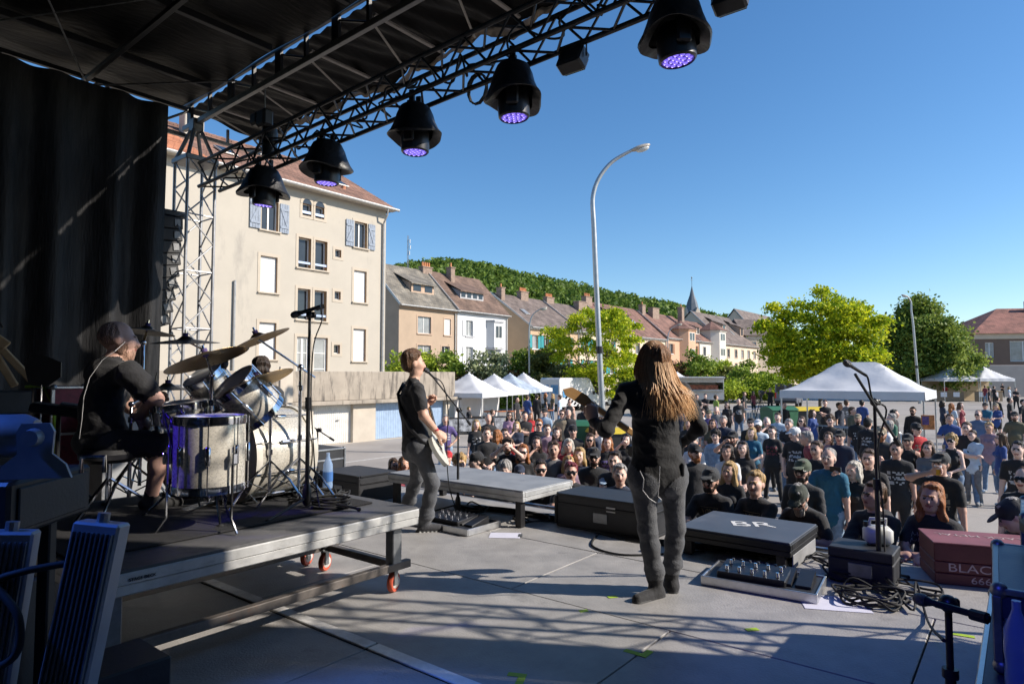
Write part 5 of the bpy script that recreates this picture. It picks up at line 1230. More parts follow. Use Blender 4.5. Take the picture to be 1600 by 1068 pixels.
def cloth_folds(V, F, MT, which, amp, seed):
 """creases on cloth: push cloth vertices along z-varying waves"""
 msk = np.zeros(len(V), bool); msk[F[np.isin(MT, which)].ravel()] = True; msk[F[~np.isin(MT, which)].ravel()] = False
 n = np.zeros_like(V); a, b, c, d = (V[F[:, i]] for i in range(4)); fn = np.cross(c - a, d - b)
 for i in range(4): np.add.at(n, F[:, i], fn)
 n /= np.linalg.norm(n, axis=1)[:, None] + 1e-9
 r = np.random.default_rng(seed); w_ = np.zeros(len(V))
 for _ in range(5):
  k = r.normal(size=3) * np.array([14, 14, 26]); w_ += np.sin(V @ k + r.uniform(0, 6.3) + 1.6 * np.sin(V @ (r.normal(size=3) * 9)))
 w_ = np.clip(w_ / 2.2, -1.3, 1); w_ = -np.abs(w_) + .5
 V[msk] += (n[msk] * (w_[msk] * amp)[:, None]).astype(np.float32)
 return V
def hair_locks(V, F, MT, amp, seed):
 """vertical locks in the hair so that it does not read as a cap"""
 msk = np.zeros(len(V), bool); msk[F[MT == HAIR].ravel()] = True
 if not msk.any(): return V
 c = V[msk].mean(0); d = V[msk] - c; th = np.arctan2(d[:, 1], d[:, 0]); rr = np.linalg.norm(d[:, :2], axis=1)[:, None] + 1e-6; r = np.random.default_rng(seed)
 w_ = sum(np.sin(th * k + r.uniform(0, 6.3) + d[:, 2] * r.uniform(8, 30)) for k in (7, 11, 17)) / 3 + .6 * np.sin(d @ (r.normal(size=3) * 40))
 out = d.copy(); out[:, 2] *= .4; out /= np.linalg.norm(out, axis=1)[:, None] + 1e-6; V[msk] += (out * (w_ * amp)[:, None]).astype(np.float32); return V
def mesh_np(name, V, F, MT, mats):
 me = bpy.data.meshes.new(name); n = len(F); me.vertices.add(len(V)); me.vertices.foreach_set('co', V.astype(np.float32).ravel())
 me.loops.add(4 * n); me.loops.foreach_set('vertex_index', F.astype(np.int32).ravel()); me.polygons.add(n); me.polygons.foreach_set('loop_start', np.arange(0, 4 * n, 4, dtype=np.int32))
 try: me.polygons.foreach_set('loop_total', np.full(n, 4, dtype=np.int32))
 except Exception: pass
 for m in mats: me.materials.append(m)
 me.polygons.foreach_set('material_index', MT.astype(np.int32)); me.polygons.foreach_set('use_smooth', np.ones(n, bool)); me.update(calc_edges=True); me.validate()
 return me
HANDS = {}
def hand_mesh(kind, vox):
 """a right hand, wrist at the origin, fingers towards +z, palm facing -y, thumb at +x"""
 key = (kind, vox)
 if key in HANDS: return HANDS[key]
 b = Body(); curl = {'relax': (22, 28, 18), 'grip': (62, 78, 45), 'flat': (6, 6, 4), 'fret': (48, 62, 50), 'half': (38, 48, 30)}[kind]
 b.cap((0, 0, -.03), (0, 0, .02), .027, .03, 0, .02, ((0, 1, 0), .75)); b.cap((.022, 0, .03), (.026, 0, .082), .021, .019, 0, .03, ((0, 1, 0), .75)); b.cap((-.02, 0, .03), (-.026, 0, .076), .021, .018, 0, .03, ((0, 1, 0), .75)); b.cap((0, 0, .03), (0, -.002, .085), .022, .018, 0, .03, ((0, 1, 0), .75))
 for i, (x, L, r) in enumerate(((.031, .072, .0095), (.0105, .08, .0098), (-.0105, .074, .0094), (-.031, .058, .0082))):
  p = np.array([x, 0, .086 - abs(i - 1) * .004]); ang = 0; spr = (.9 - .6 * i) * .08
  for j, (fr, cu) in enumerate(zip((.45, .31, .24), curl)):
   ang += R(cu * (1 + .12 * i)); d = np.array([math.sin(spr) * math.cos(ang), -math.sin(ang), math.cos(ang)]); q = p + d * L * fr; b.cap(p, q, r * (1 - .08 * j), r * (.92 - .08 * j), 0, .006); p = q
 t0 = np.array([.03, -.008, .02]); t1 = t0 + np.array([.026, -.014, .028]); t2 = t1 + np.array([.008 if kind != 'flat' else .018, -.016, .026]); t3 = t2 + np.array([-.008 if kind in ('grip', 'fret') else .004, -.012, .02])
 b.cap(t0, t1, .016, .013, 0, .012); b.cap(t1, t2, .0125, .011, 0, .006); b.cap(t2, t3, .0108, .009, 0, .006)
 HANDS[key] = grow(b, vox); return HANDS[key]
def nrm(v): v = np.array(v, float); return v / (np.linalg.norm(v) + 1e-9)
def rotm(yaw=0, pitch=0, roll=0):
 return np.array(Matrix.Rotation(yaw, 3, 'Z') @ Matrix.Rotation(pitch, 3, 'X') @ Matrix.Rotation(roll, 3, 'Y'))
def ik(s, h, l1, l2, hint):
 s, h = np.array(s, float), np.array(h, float); d = h - s; L = np.linalg.norm(d)
 if L > (l1 + l2) * .999: h = s + d / L * (l1 + l2) * .999; d = h - s; L = np.linalg.norm(d)
 x = (l1 * l1 - l2 * l2 + L * L) / (2 * L); y = math.sqrt(max(l1 * l1 - x * x, 1e-8)); u = d / L; hn = np.array(hint, float); hn = nrm(hn - u * (hn @ u))
 return s + u * x + hn * y, h
SKIN, SHIRT, PANT, SHOE, HAIR, DARK, ACC, PRINT, LIP = range(9)
def add_head(b, c, rt, spec, k=1.0, fine=True):
 """head round centre c (between the ears), axes rt (rows give local axes as columns)"""
 def P(x, y, z): return c + rt @ (np.array([x, y, z]) * k)
 hs = spec.get('hair', 'short'); e = lambda p, r, m, kk=.012, bias=0.0: b.ell(P(*p), tuple(np.array(r) * k), m, kk * k, rt, bias)
 e((0, .012, .028), (.076, .096, .099), SKIN, .02); e((0, -.03, -.03), (.061, .068, .084), SKIN, .035); e((0, -.066, -.082), (.03, .026, .026), SKIN, .03)
 e((0, -.055, -.012), (.066, .046, .045), SKIN, .03)
 b.cap(P(0, -.098, .012), P(0, -.117, -.022), .0095 * k, .0145 * k, SKIN, .018 * k)
 for s in (-1, 1):
  e((s * .078, .008, -.002), (.011, .021, .032), SKIN, .012)
  if fine:
   e((s * .031, -.086, .012), (.015, .012, .009), SKIN, .008); e((s * .031, -.0935, .012), (.0078, .005, .0047), DARK, .003, .003)
   b.cap(P(s * .014, -.097, .031), P(s * .047, -.088, .033), .0055 * k, .004 * k, HAIR if hs != 'none' else SKIN, .01 * k, None, .001)
  else: e((s * .031, -.092, .012), (.0115, .007, .006), DARK, .004, .005)
 e((0, -.0975, -.052), (.024, .0085, .0075), LIP, .008, .002)
 if spec.get('beard'):
  L = spec['beard']; e((0, -.058, -.086 - L * .4), (.05, .045, .03 + L), HAIR, .016, .003); e((0, -.099, -.038), (.03, .012, .008), HAIR, .008, .003)
  for s in (-1, 1): e((s * .058, -.018, -.056), (.014, .03, .038), HAIR, .01, .002)
  e((0, -.101, -.053), (.018, .0085, .006), LIP, .004, .006)
 if spec.get('glasses'):
  for s in (-1, 1): e((s * .033, -.097, .012), (.027, .012, .019), DARK, .004, .012)
  b.cap(P(-.02, -.104, .016), P(.02, -.104, .016), .004 * k, .004 * k, DARK, .004, None, .01)
  for s in (-1, 1): b.cap(P(s * .058, -.085, .016), P(s * .08, .01, .016), .0035 * k, .0035 * k, DARK, .003, None, .008)
 if hs in ('short', 'long', 'mid', 'curly', 'bun', 'crop', 'tail'):
  g = {'crop': .004, 'short': .012, 'curly': .03}.get(hs, .014)
  e((0, .036, .056), (.078 + g, .083 + g, .080 + g), HAIR, .01, .0); e((0, .054, .0), (.073 + g * .8, .058 + g, .08 + g * .5), HAIR, .015, .0)
  if hs != 'crop': e((.012, -.034, .112), (.055, .04, .024), HAIR, .02, .0)
  if hs == 'curly':
   rr = random.Random(int(abs(c[0] * 1000)) % 991)
   for _ in range(16):
    th, ph = rr.uniform(0, 6.28), rr.uniform(-.1, 1.4); e((.098 * math.cos(th) * math.cos(ph), .03 + .1 * math.sin(th) * math.cos(ph) + .015, .045 + .1 * math.sin(ph)), (.03, .03, .03), HAIR, .015, .003)
  if hs == 'bun': e((0, .10, .10), (.042, .042, .04), HAIR, .012)
  if hs == 'tail': b.cap(P(0, .10, .07), P(0, .15, -.12), .035 * k, .02 * k, HAIR, .02 * k)
  if hs in ('long', 'mid'):
   L = .32 if hs == 'long' else .16
   for s in (-1, 1):
    b.cap(P(s * .068, -.012, .03), P(s * .088, -.015 if s > 0 else .0, -L * .55), .034 * k, .034 * k, HAIR, .03 * k, None, .003); b.cap(P(s * .088, -.01, -L * .5), P(s * .1, .01, -L), .034 * k, .022 * k, HAIR, .03 * k, None, .003)
   b.cap(P(0, .075, .04), P(0, .10, -L * .6), .072 * k, .075 * k, HAIR, .03 * k, None, .003); b.cap(P(0, .10, -L * .5), P(0, .10, -L), .075 * k, .045 * k, HAIR, .03 * k, None, .003)
 if hs == 'fade': e((0, .042, .032), (.082, .086, .086), HAIR, .02, .0015)
 cp = spec.get('cap')
 if cp:
  e((0, .012, .062), (.091, .106, .074), ACC, .01, .014)
  s = -1 if cp != 'back' else 1
  if cp != 'beanie': b.ell(P(0, s * .125, .052 if s < 0 else .04), tuple(np.array((.068, .065, .009)) * k), ACC, .012 * k, rt @ rotm(0, .22 * (1 if s < 0 else -1)), .01)
 if spec.get('band'): b.cap(P(-.06, -.06, .06), P(.06, -.06, .06), .02, .02, ACC, .01)
POSES = {  # right hand, right elbow hint, left hand, left elbow hint (person faces -y, right is -x)
 'down': ((-.25, -.05, .79), (-.5, 1, 0), (.25, -.05, .79), (.5, 1, 0)),
 'cross': ((.13, -.205, 1.17), (-1, .1, -.9), (-.13, -.185, 1.215), (1, .1, -.9)),
 'front': ((-.035, -.225, 1.0), (-1, .5, -.3), (.045, -.23, 1.03), (1, .5, -.3)),
 'cup': ((-.10, -.29, 1.17), (-1, .2, -.8), (.24, -.06, .8), (.5, 1, 0)),
 'cup2': ((-.06, -.25, 1.2), (-1, .2, -.8), (.06, -.25, 1.14), (1, .2, -.8)),
 'lean': ((-.05, -.42, 1.17), (-1, .2, -.7), (.12, -.40, 1.17), (1, .2, -.7)),
 'lean2': ((.05, -.40, 1.16), (-1, .0, -.6), (-.02, -.36, 1.18), (1, .0, -.6)),
 'phone': ((-.06, -.30, 1.66), (-1, 0, -.7), (.05, -.30, 1.63), (1, 0, -.7)),
 'phone1': ((-.10, -.34, 1.60), (-1, 0, -.8), (.25, -.05, .79), (.5, 1, 0)),
 'drink': ((-.03, -.175, 1.545), (-1, -.3, -.4), (.25, -.05, .8), (.5, 1, 0)),
 'chin': ((-.02, -.15, 1.50), (-.8, -.4, -.8), (-.08, -.2, 1.12), (1, .1, -.6)),
 'hips': ((-.17, -.05, 1.0), (-1, .5, .1), (.17, -.05, 1.0), (1, .5, .1)),
 'pocket': ((-.20, -.08, .87), (-1, .8, 0), (.20, -.08, .87), (1, .8, 0)),
 'arms_up': ((-.28, -.15, 1.85), (-1, 0, -.3), (.28, -.15, 1.85), (1, 0, -.3)),
}
def person_body(spec, vox=.016):
 """prims and hand placements for a standing person; h = height in metres"""
 h = spec.get('h', 1.75); s = h / 1.75; b = Body(); w = spec.get('fat', 1.0); fem = spec.get('fem', 0); seed = spec.get('seed', 1); rnd = random.Random(seed)
 tilt = spec.get('tilt', 0.0); tw = rotm(0, tilt); piv = np.array([0, 0, .95])
 def U(p): p = np.array(p, float); return (piv + tw @ (p - piv)) * s if p[2] > .95 else p * s
 shirt = SHIRT; sw = (.165 - .02 * fem) * (.94 + .06 * w)
 fl = (tw @ np.array([0, 1, 0]), .70 + .1 * (w - 1)); top = spec.get('top', 'tee')
 b.cap(U((0, .0, .955)), U((0, .005, 1.13)), .142 * w * s, (.135 - .012 * fem) * w * s, shirt, .05, fl, .004); b.cap(U((0, .005, 1.13)), U((0, .012, 1.33)), (.135 - .012 * fem) * w * s, (.163 - .016 * fem) * (.75 + .25 * w) * s, shirt, .06, fl, .004)
 if spec.get('tuck', 0) == 0: b.cap(U((0, .0, .952)), U((0, .005, 1.12)), .158 * w * s, .142 * w * s, shirt, .015, (fl[0], .76), .008); b.cap(np.array((0, 0, .868)) * s, np.array((0, .0, .955)) * s, .157 * w * s, .157 * w * s, shirt, .01, ((0, 1, 0), .78), .008)
 b.cap(U((-sw * .82, .012, 1.385)), U((sw * .82, .012, 1.385)), .068 * s, .068 * s, shirt if top != 'tank' else SKIN, .06)
 if top == 'tank':
  for q in (-1, 1): b.cap(U((q * .075, -.09, 1.31)), U((q * .07, .04, 1.435)), .03 * s, .03 * s, shirt, .02, None, .02)
 b.cap(U((-.045, .02, 1.405)), U((.045, .02, 1.405)), .047 * s, .047 * s, shirt if top != 'tank' else SKIN, .04)
 if w > 1.08: b.ell(U((0, -.06 * w, 1.06)), tuple(np.array((.13 * w, .105 * w, .14)) * s), shirt, .07, tw)
 if fem:
  for q in (-1, 1): b.ell(U((q * .068, -.095, 1.255)), tuple(np.array((.062, .06, .062)) * s), shirt, .05, tw)
 if top in ('long', 'jacket', 'hoodie'): b.cap(U((0, .01, .92)), U((0, .01, 1.0)), .15 * w * s, .15 * w * s, shirt, .04, fl)
 if top == 'hoodie': b.ell(U((0, .085, 1.43)), tuple(np.array((.12, .07, .07)) * s), shirt, .04)
 # hips and legs
 stance = spec.get('stance', .1 + .03 * rnd.random()); sh = spec.get('legs', 'long')
 b.cap(np.array((-.075, .0, .90)) * s, np.array((.075, .0, .90)) * s, .118 * w * s, .118 * w * s, PANT, .05, ((0, 1, 0), .82))
 for q in (-1, 1):
  hip = np.array((q * .088, .0, .87)) * s; fx = q * stance * (1 + .3 * rnd.random()); kn = np.array((q * .09 + (fx - q * .09) * .5, -.02 - .03 * rnd.random(), .49)) * s; fy = rnd.uniform(-.08, .05); an = np.array((fx, .02 + fy, .085)) * s
  if sh == 'skirt': b.cap(hip, kn * .55 + hip * .45, .11 * s, .13 * s, PANT, .06)
  if sh == 'long': b.cap(hip, kn, .09 * w * s, .066 * s, PANT, .04, None, .003); b.cap(kn, an, .064 * s, .052 * s, PANT, .03, None, .003)
  else:
   cut = .82 if sh == 'short' else .4; kc = hip + (kn - hip) * cut
   b.cap(hip, kc, .095 * w * s, .085 * s, PANT, .03, None, .003); b.cap(hip, kn, .078 * s, .054 * s, SKIN, .02); b.cap(kn + np.array((0, .012, -.09)) * s, an, .056 * s, .036 * s, SKIN, .03); b.cap(kn, kn + np.array((0, .012, -.09)) * s, .053 * s, .056 * s, SKIN, .03)
   b.cap(an + np.array((0, 0, .05)) * s, an, .04 * s, .042 * s, SHOE, .01, None, .002)
  b.cap(an + np.array((0, .035, -.045)) * s, an + np.array((q * .03, -.135, -.05)) * s, .042 * s, .036 * s, SHOE, .025, None, .002)
 # neck and head
 hy = spec.get('look', (0, 0)); nk = U((0, .02, 1.42)); hc = U((0, -.012, 1.60)) + np.array([0, -.02 * max(0, hy[1]) * s * 2, 0]); rt = rotm(hy[0], tilt * .4 + hy[1], spec.get('roll', 0))
 hc = U((0, .005, 1.50)) + rt @ (np.array([0, -.012, .122]) * s)
 b.h0 = len(b.p); b.cap(nk, U((0, .0, 1.52)) * .5 + hc * .5, .056 * s, .05 * s, SKIN, .035); add_head(b, hc, rt, spec, s, vox < .02); b.h1 = len(b.p)
 # arms
 pose = POSES[spec.get('pose', 'down')]; hands = []
 for q, (hp, hint) in ((-1, pose[0:2]), (1, pose[2:4])):
  sp = U((q * sw, .015, 1.385)); hp = np.array(hp, float); hp = hp + np.array([rnd.uniform(-.015, .015), rnd.uniform(-.02, .02), rnd.uniform(-.02, .02)])
  if spec.get('pose', 'down') in ('lean', 'lean2') or hp[2] < .95: tg = hp * s
  else: tg = U(hp)
  el, hd = ik(sp, tg, .285 * s, .25 * s, hint)
  aw = .9 + .1 * w - .08 * fem
  b.cap(sp, el, .048 * aw * s, .041 * aw * s, SKIN, .02); b.cap(el, hd, .041 * aw * s, .027 * aw * s, SKIN, .02)
  if top in ('tee', 'polo'): b.cap(sp, sp + (el - sp) * .66, .064 * aw * s, .062 * aw * s, shirt, .025, None, .004)
  elif top in ('long', 'jacket', 'hoodie'): b.cap(sp, el, .062 * aw * s, .054 * aw * s, shirt, .025, None, .004); b.cap(el, el + (hd - el) * .94, .054 * aw * s, .04 * aw * s, shirt, .02, None, .004)
  dr = nrm(hd - el); hands.append((q, hd, dr, el))
 return b, hands, hc, rt
def place_hand(V, F, MT, q, hd, dr, palm, kind, vox, s, mat=SKIN):
 hv, hf, hm = hand_mesh(kind, vox); z = nrm(dr); y = -nrm(np.array(palm) - z * (np.array(palm) @ z)); x = np.cross(y, z)
 hv = hv.copy() * s
 hx = hv[:, 0] * (1 if q > 0 else -1)
 P = hd + hx[:, None] * x * 1.0 + hv[:, 1:2] * y + hv[:, 2:3] * z
 f = hf if q > 0 else hf[:, ::-1]
 return np.concatenate([V, P.astype(np.float32)]), np.concatenate([F, f + len(V)]), np.concatenate([MT, np.full(len(f), mat, MT.dtype)])
SKINS = [(.72, .46, .36), (.66, .41, .31), (.76, .52, .42), (.60, .36, .27)]
def cloth_mat(c, kind='cloth'):
 c = tuple(round(x, 3) for x in c); k = kind + '_%d_%d_%d' % tuple(int(x * 1000) for x in c)
 if kind == 'denim': return M(k, c, .85, 0, .3, 14, bump=.25, bscale=120, sheen=.1)
 if kind == 'hair': return M(k, c, .45, 0, .55, 9, bump=.7, bscale=26, stretch=(5, 5, 1), spec=.4)
 if kind == 'skin':
  m = M(k, c, .5, 0, .12, 9, bump=.06, spec=.35); return m
 return M(k, c, .85, 0, .22, 7, bump=.3, bscale=45, sheen=.12)
BLACK = (.016, .016, .018); NAVY = (.02, .03, .06); DEN = (.12, .19, .30); DENL = (.26, .36, .48); GREY = (.16, .16, .165); WHITE = (.72, .72, .72)
BROWN = (.075, .04, .02); DKBR = (.028, .016, .01); BLOND = (.42, .27, .11); GINGER = (.33, .12, .035); GREYH = (.33, .31, .29); BLKH = (.012, .01, .009)
def grow_parts(b, vox, hvox):
 """body and head share one surface; the head, rooted inside the collar, is sampled more finely"""
 hb = Body(); hb.p = b.p[b.h0:b.h1]; bb_ = Body(); bb_.p = b.p[:b.h0 + 1] + b.p[b.h1:]
 V, F, MT = grow(bb_, vox); v, f, m = grow(hb, hvox); return np.concatenate([V, v]), np.concatenate([F, f + len(V)]), np.concatenate([MT, m])
def make_person(label, x, y, z, yaw, spec, vox, group, name='person', hands_kind=None):
 seed = spec.get('seed', 1); rnd = random.Random(seed); b, hands, hc, rt = person_body(spec, vox); s = spec.get('h', 1.75) / 1.75; V, F, MT = grow_parts(b, vox * 1.62, vox * .8)
 if vox < .02: V = cloth_folds(V, F, MT, [SHIRT, PANT], .007, seed)
 V = hair_locks(V, F, MT, .008 if vox < .02 else .01, seed)
 pr = spec.get('print')
 if pr:
  c = V[F].mean(1) / s; a_, b_ = V[F[:, 2]] - V[F[:, 0]], V[F[:, 3]] - V[F[:, 1]]; fn = np.cross(a_, b_); front = fn[:, 1] < -.2 * np.linalg.norm(fn, axis=1) if pr[0] != 'b' else fn[:, 1] > 0
  z0, z1, wd = (1.10, 1.32, .115); inb = (MT == SHIRT) & front & (np.abs(c[:, 0]) < wd) & (c[:, 2] > z0) & (c[:, 2] < z1)
  bs = .022 if 'big' in pr else .016
  hsh = np.sin(np.floor(c[:, 0] / bs) * 12.9898 + np.floor(c[:, 2] / (bs * 1.5)) * 78.233 + seed) * 43758.5453; hsh -= np.floor(hsh); row = (np.floor(c[:, 2] / (bs * 1.5)) % 3) != 0
  MT[inb & (hsh > .42) & row] = PRINT
 hk = {'cross': 'relax', 'down': 'relax', 'phone': 'half', 'phone1': 'half', 'drink': 'half', 'cup': 'half', 'cup2': 'half', 'hips': 'relax'}.get(spec.get('pose', 'down'), 'half')
 hv = .0062 if vox < .0135 else (.0105 if vox < .02 else .014)
 for q, hd, dr, el in hands:
  palm = np.array([-q * 1.0, -.2, -.15]) if abs(dr[2]) > .5 else np.array([0, .3, -1.0])
  if spec.get('pose') in ('phone', 'phone1', 'drink', 'cup', 'cup2') and dr[2] > -.5: palm = np.array([-q * .9, -.3, 0.])
  V, F, MT = place_hand(V, F, MT, q, hd, dr, palm, hk, hv, s)
 cl = spec.get('c', {}); pk = 'denim' if spec.get('denim', 1) and sum(cl.get('pant', DEN)) > .12 else 'cloth'
 mats = [cloth_mat(spec.get('skin', rnd.choice(SKINS)), 'skin'), cloth_mat(cl.get('shirt', BLACK), 'denim' if spec.get('jean_top') else 'cloth'), cloth_mat(cl.get('pant', BLACK), pk), cloth_mat(cl.get('shoe', rnd.choice([BLACK, (.2, .2, .2), WHITE])), 'cloth'), cloth_mat(cl.get('hair', BROWN), 'hair'), M('eye_dark', (.014, .012, .012), .35, 0, .1), cloth_mat(cl.get('acc', BLACK), 'cloth'), cloth_mat(cl.get('print', (.5, .5, .5)), 'cloth'), M('lips', (.36, .13, .11), .5, 0, .1)]
 me = mesh_np(name, V, F, MT, mats); o = link(name, me, None, (x, y, z), yaw)
 tag(o, label, 'person', group); return o, (V, F, hands, hc, rt, s)
# ================================================================ the crowd
CC = dict(K=BLACK, N=NAVY, J=DEN, L=DENL, G=GREY, W=WHITE, R=(.48, .02, .025), U=(.22, .035, .05), B=(.03, .07, .24), T=(.02, .13, .22), P=(.10, .07, .22), O=(.11, .10, .06), V=(.30, .20, .25), C=(.48, .58, .68), H=(.30, .24, .16), E=(.05, .16, .10), Q=(.11, .16, .26), Z=(.03, .032, .035), Y=(.26, .36, .06), I=(.42, .24, .34), A=(.075, .095, .06), D=(.05, .058, .045))
HC = dict(br=BROWN, db=DKBR, bl=BLOND, gi=GINGER, gr=GREYH, bk=BLKH, rd=(.16, .02, .03), wh=(.55, .5, .42))
TARGET = Vector((.1, 4.6, 0))
def at_front(px, a=7.02):
 u = (px - 800) / FPX; d = a / (u * AX.x + AX.y); return Vector((u * d, d, 0))
def parse(tok, seed):
 sp = dict(seed=seed, c={})
 for t in tok.split():
  if '=' in t:
   k, v = t.split('=')
   if k == 's': sp['c']['shirt'] = CC[v]
   elif k == 'p': sp['c']['pant'] = CC[v]
   elif k == 'a': sp['c']['acc'] = CC[v]
   elif k == 'hr': sp['c']['hair'] = HC[v]
   elif k == 'pc': sp['c']['print'] = CC[v]
   elif k == 'o': sp['c']['shoe'] = CC[v]
   elif k == 'lk': q = v.split(','); sp['look'] = (R(float(q[0])), R(float(q[1])))
   elif k == 'y': sp['dyaw'] = float(v)
   elif k in ('f', 't', 'h', 'bd', 'st'): sp[dict(f='fat', t='tilt', h='h', bd='beard', st='stance')[k]] = float(v)
  elif t in POSES: sp['pose'] = t
  elif t in ('crop', 'short', 'long', 'mid', 'curly', 'bun', 'tail', 'none'): sp['hair'] = t
  elif t in ('tank', 'jacket', 'hoodie', 'polo', 'sleeves'): sp['top'] = 'long' if t == 'sleeves' else t
  elif t in ('shorts', 'skirt', 'mini'): sp['legs'] = 'short' if t == 'shorts' else t
  elif t == 'cap': sp['cap'] = 'front'
  elif t in ('capback', 'beanie'): sp['cap'] = t.replace('cap', '')
  elif t == 'w': sp['fem'] = 1
  elif t == 'sun': sp['glasses'] = 1
  elif t == 'print': sp['print'] = ('text',)
  elif t == 'bigprint': sp['print'] = ('textbig',)
  elif t == 'backprint': sp['print'] = ('b', 'textbig')
  elif t == 'dark': sp['skin'] = (.12, .06, .035)
  elif t == 'fr': sp['front'] = 1
  elif t == 'jt': sp['jean_top'] = 1
 return sp
PEOPLE = {}
def folk(px, py, tok, label, group='fans in the crowd'):
 seed = int(px * 7 + py * 3) % 9973; sp = parse(tok, seed)
 if sp.get('front'):
  p = at_front(px); topz = EYE + (at_d(px, py, p.y).z - EYE); probe = person_body(dict(sp, h=1.75), .03); ratio = (probe[2][2] + .128) / 1.75; sp['h'] = max(1.3, min(1.98, topz / ratio)); hc = probe[2] * sp['h'] / 1.75
 else:
  sp.setdefault('h', 1.76 if not sp.get('fem') else 1.66); probe = person_body(sp, .03); hc = probe[2]; p = on_z(px, py, hc[2] + .127 * sp['h'] / 1.75); p.z = 0
 d = TARGET - p; yaw = math.atan2(d.x, -d.y) + R(sp.get('dyaw', random.Random(seed).uniform(-9, 9)))
 off = Matrix.Rotation(yaw, 3, 'Z') @ Vector((hc[0], hc[1], 0)); p = p - off
 if p.x * AX.x + p.y * AX.y < 6.98: p = p + AX * (6.98 - (p.x * AX.x + p.y * AX.y))
 D = p.y; vox = .0112 if D < 9.2 else (.0152 if D < 16 else (.0196 if D < 27 else .027))
 o, info = make_person(label, p.x, p.y, 0, yaw, sp, vox, group); PEOPLE[label] = (o, info, yaw, p); return o, info
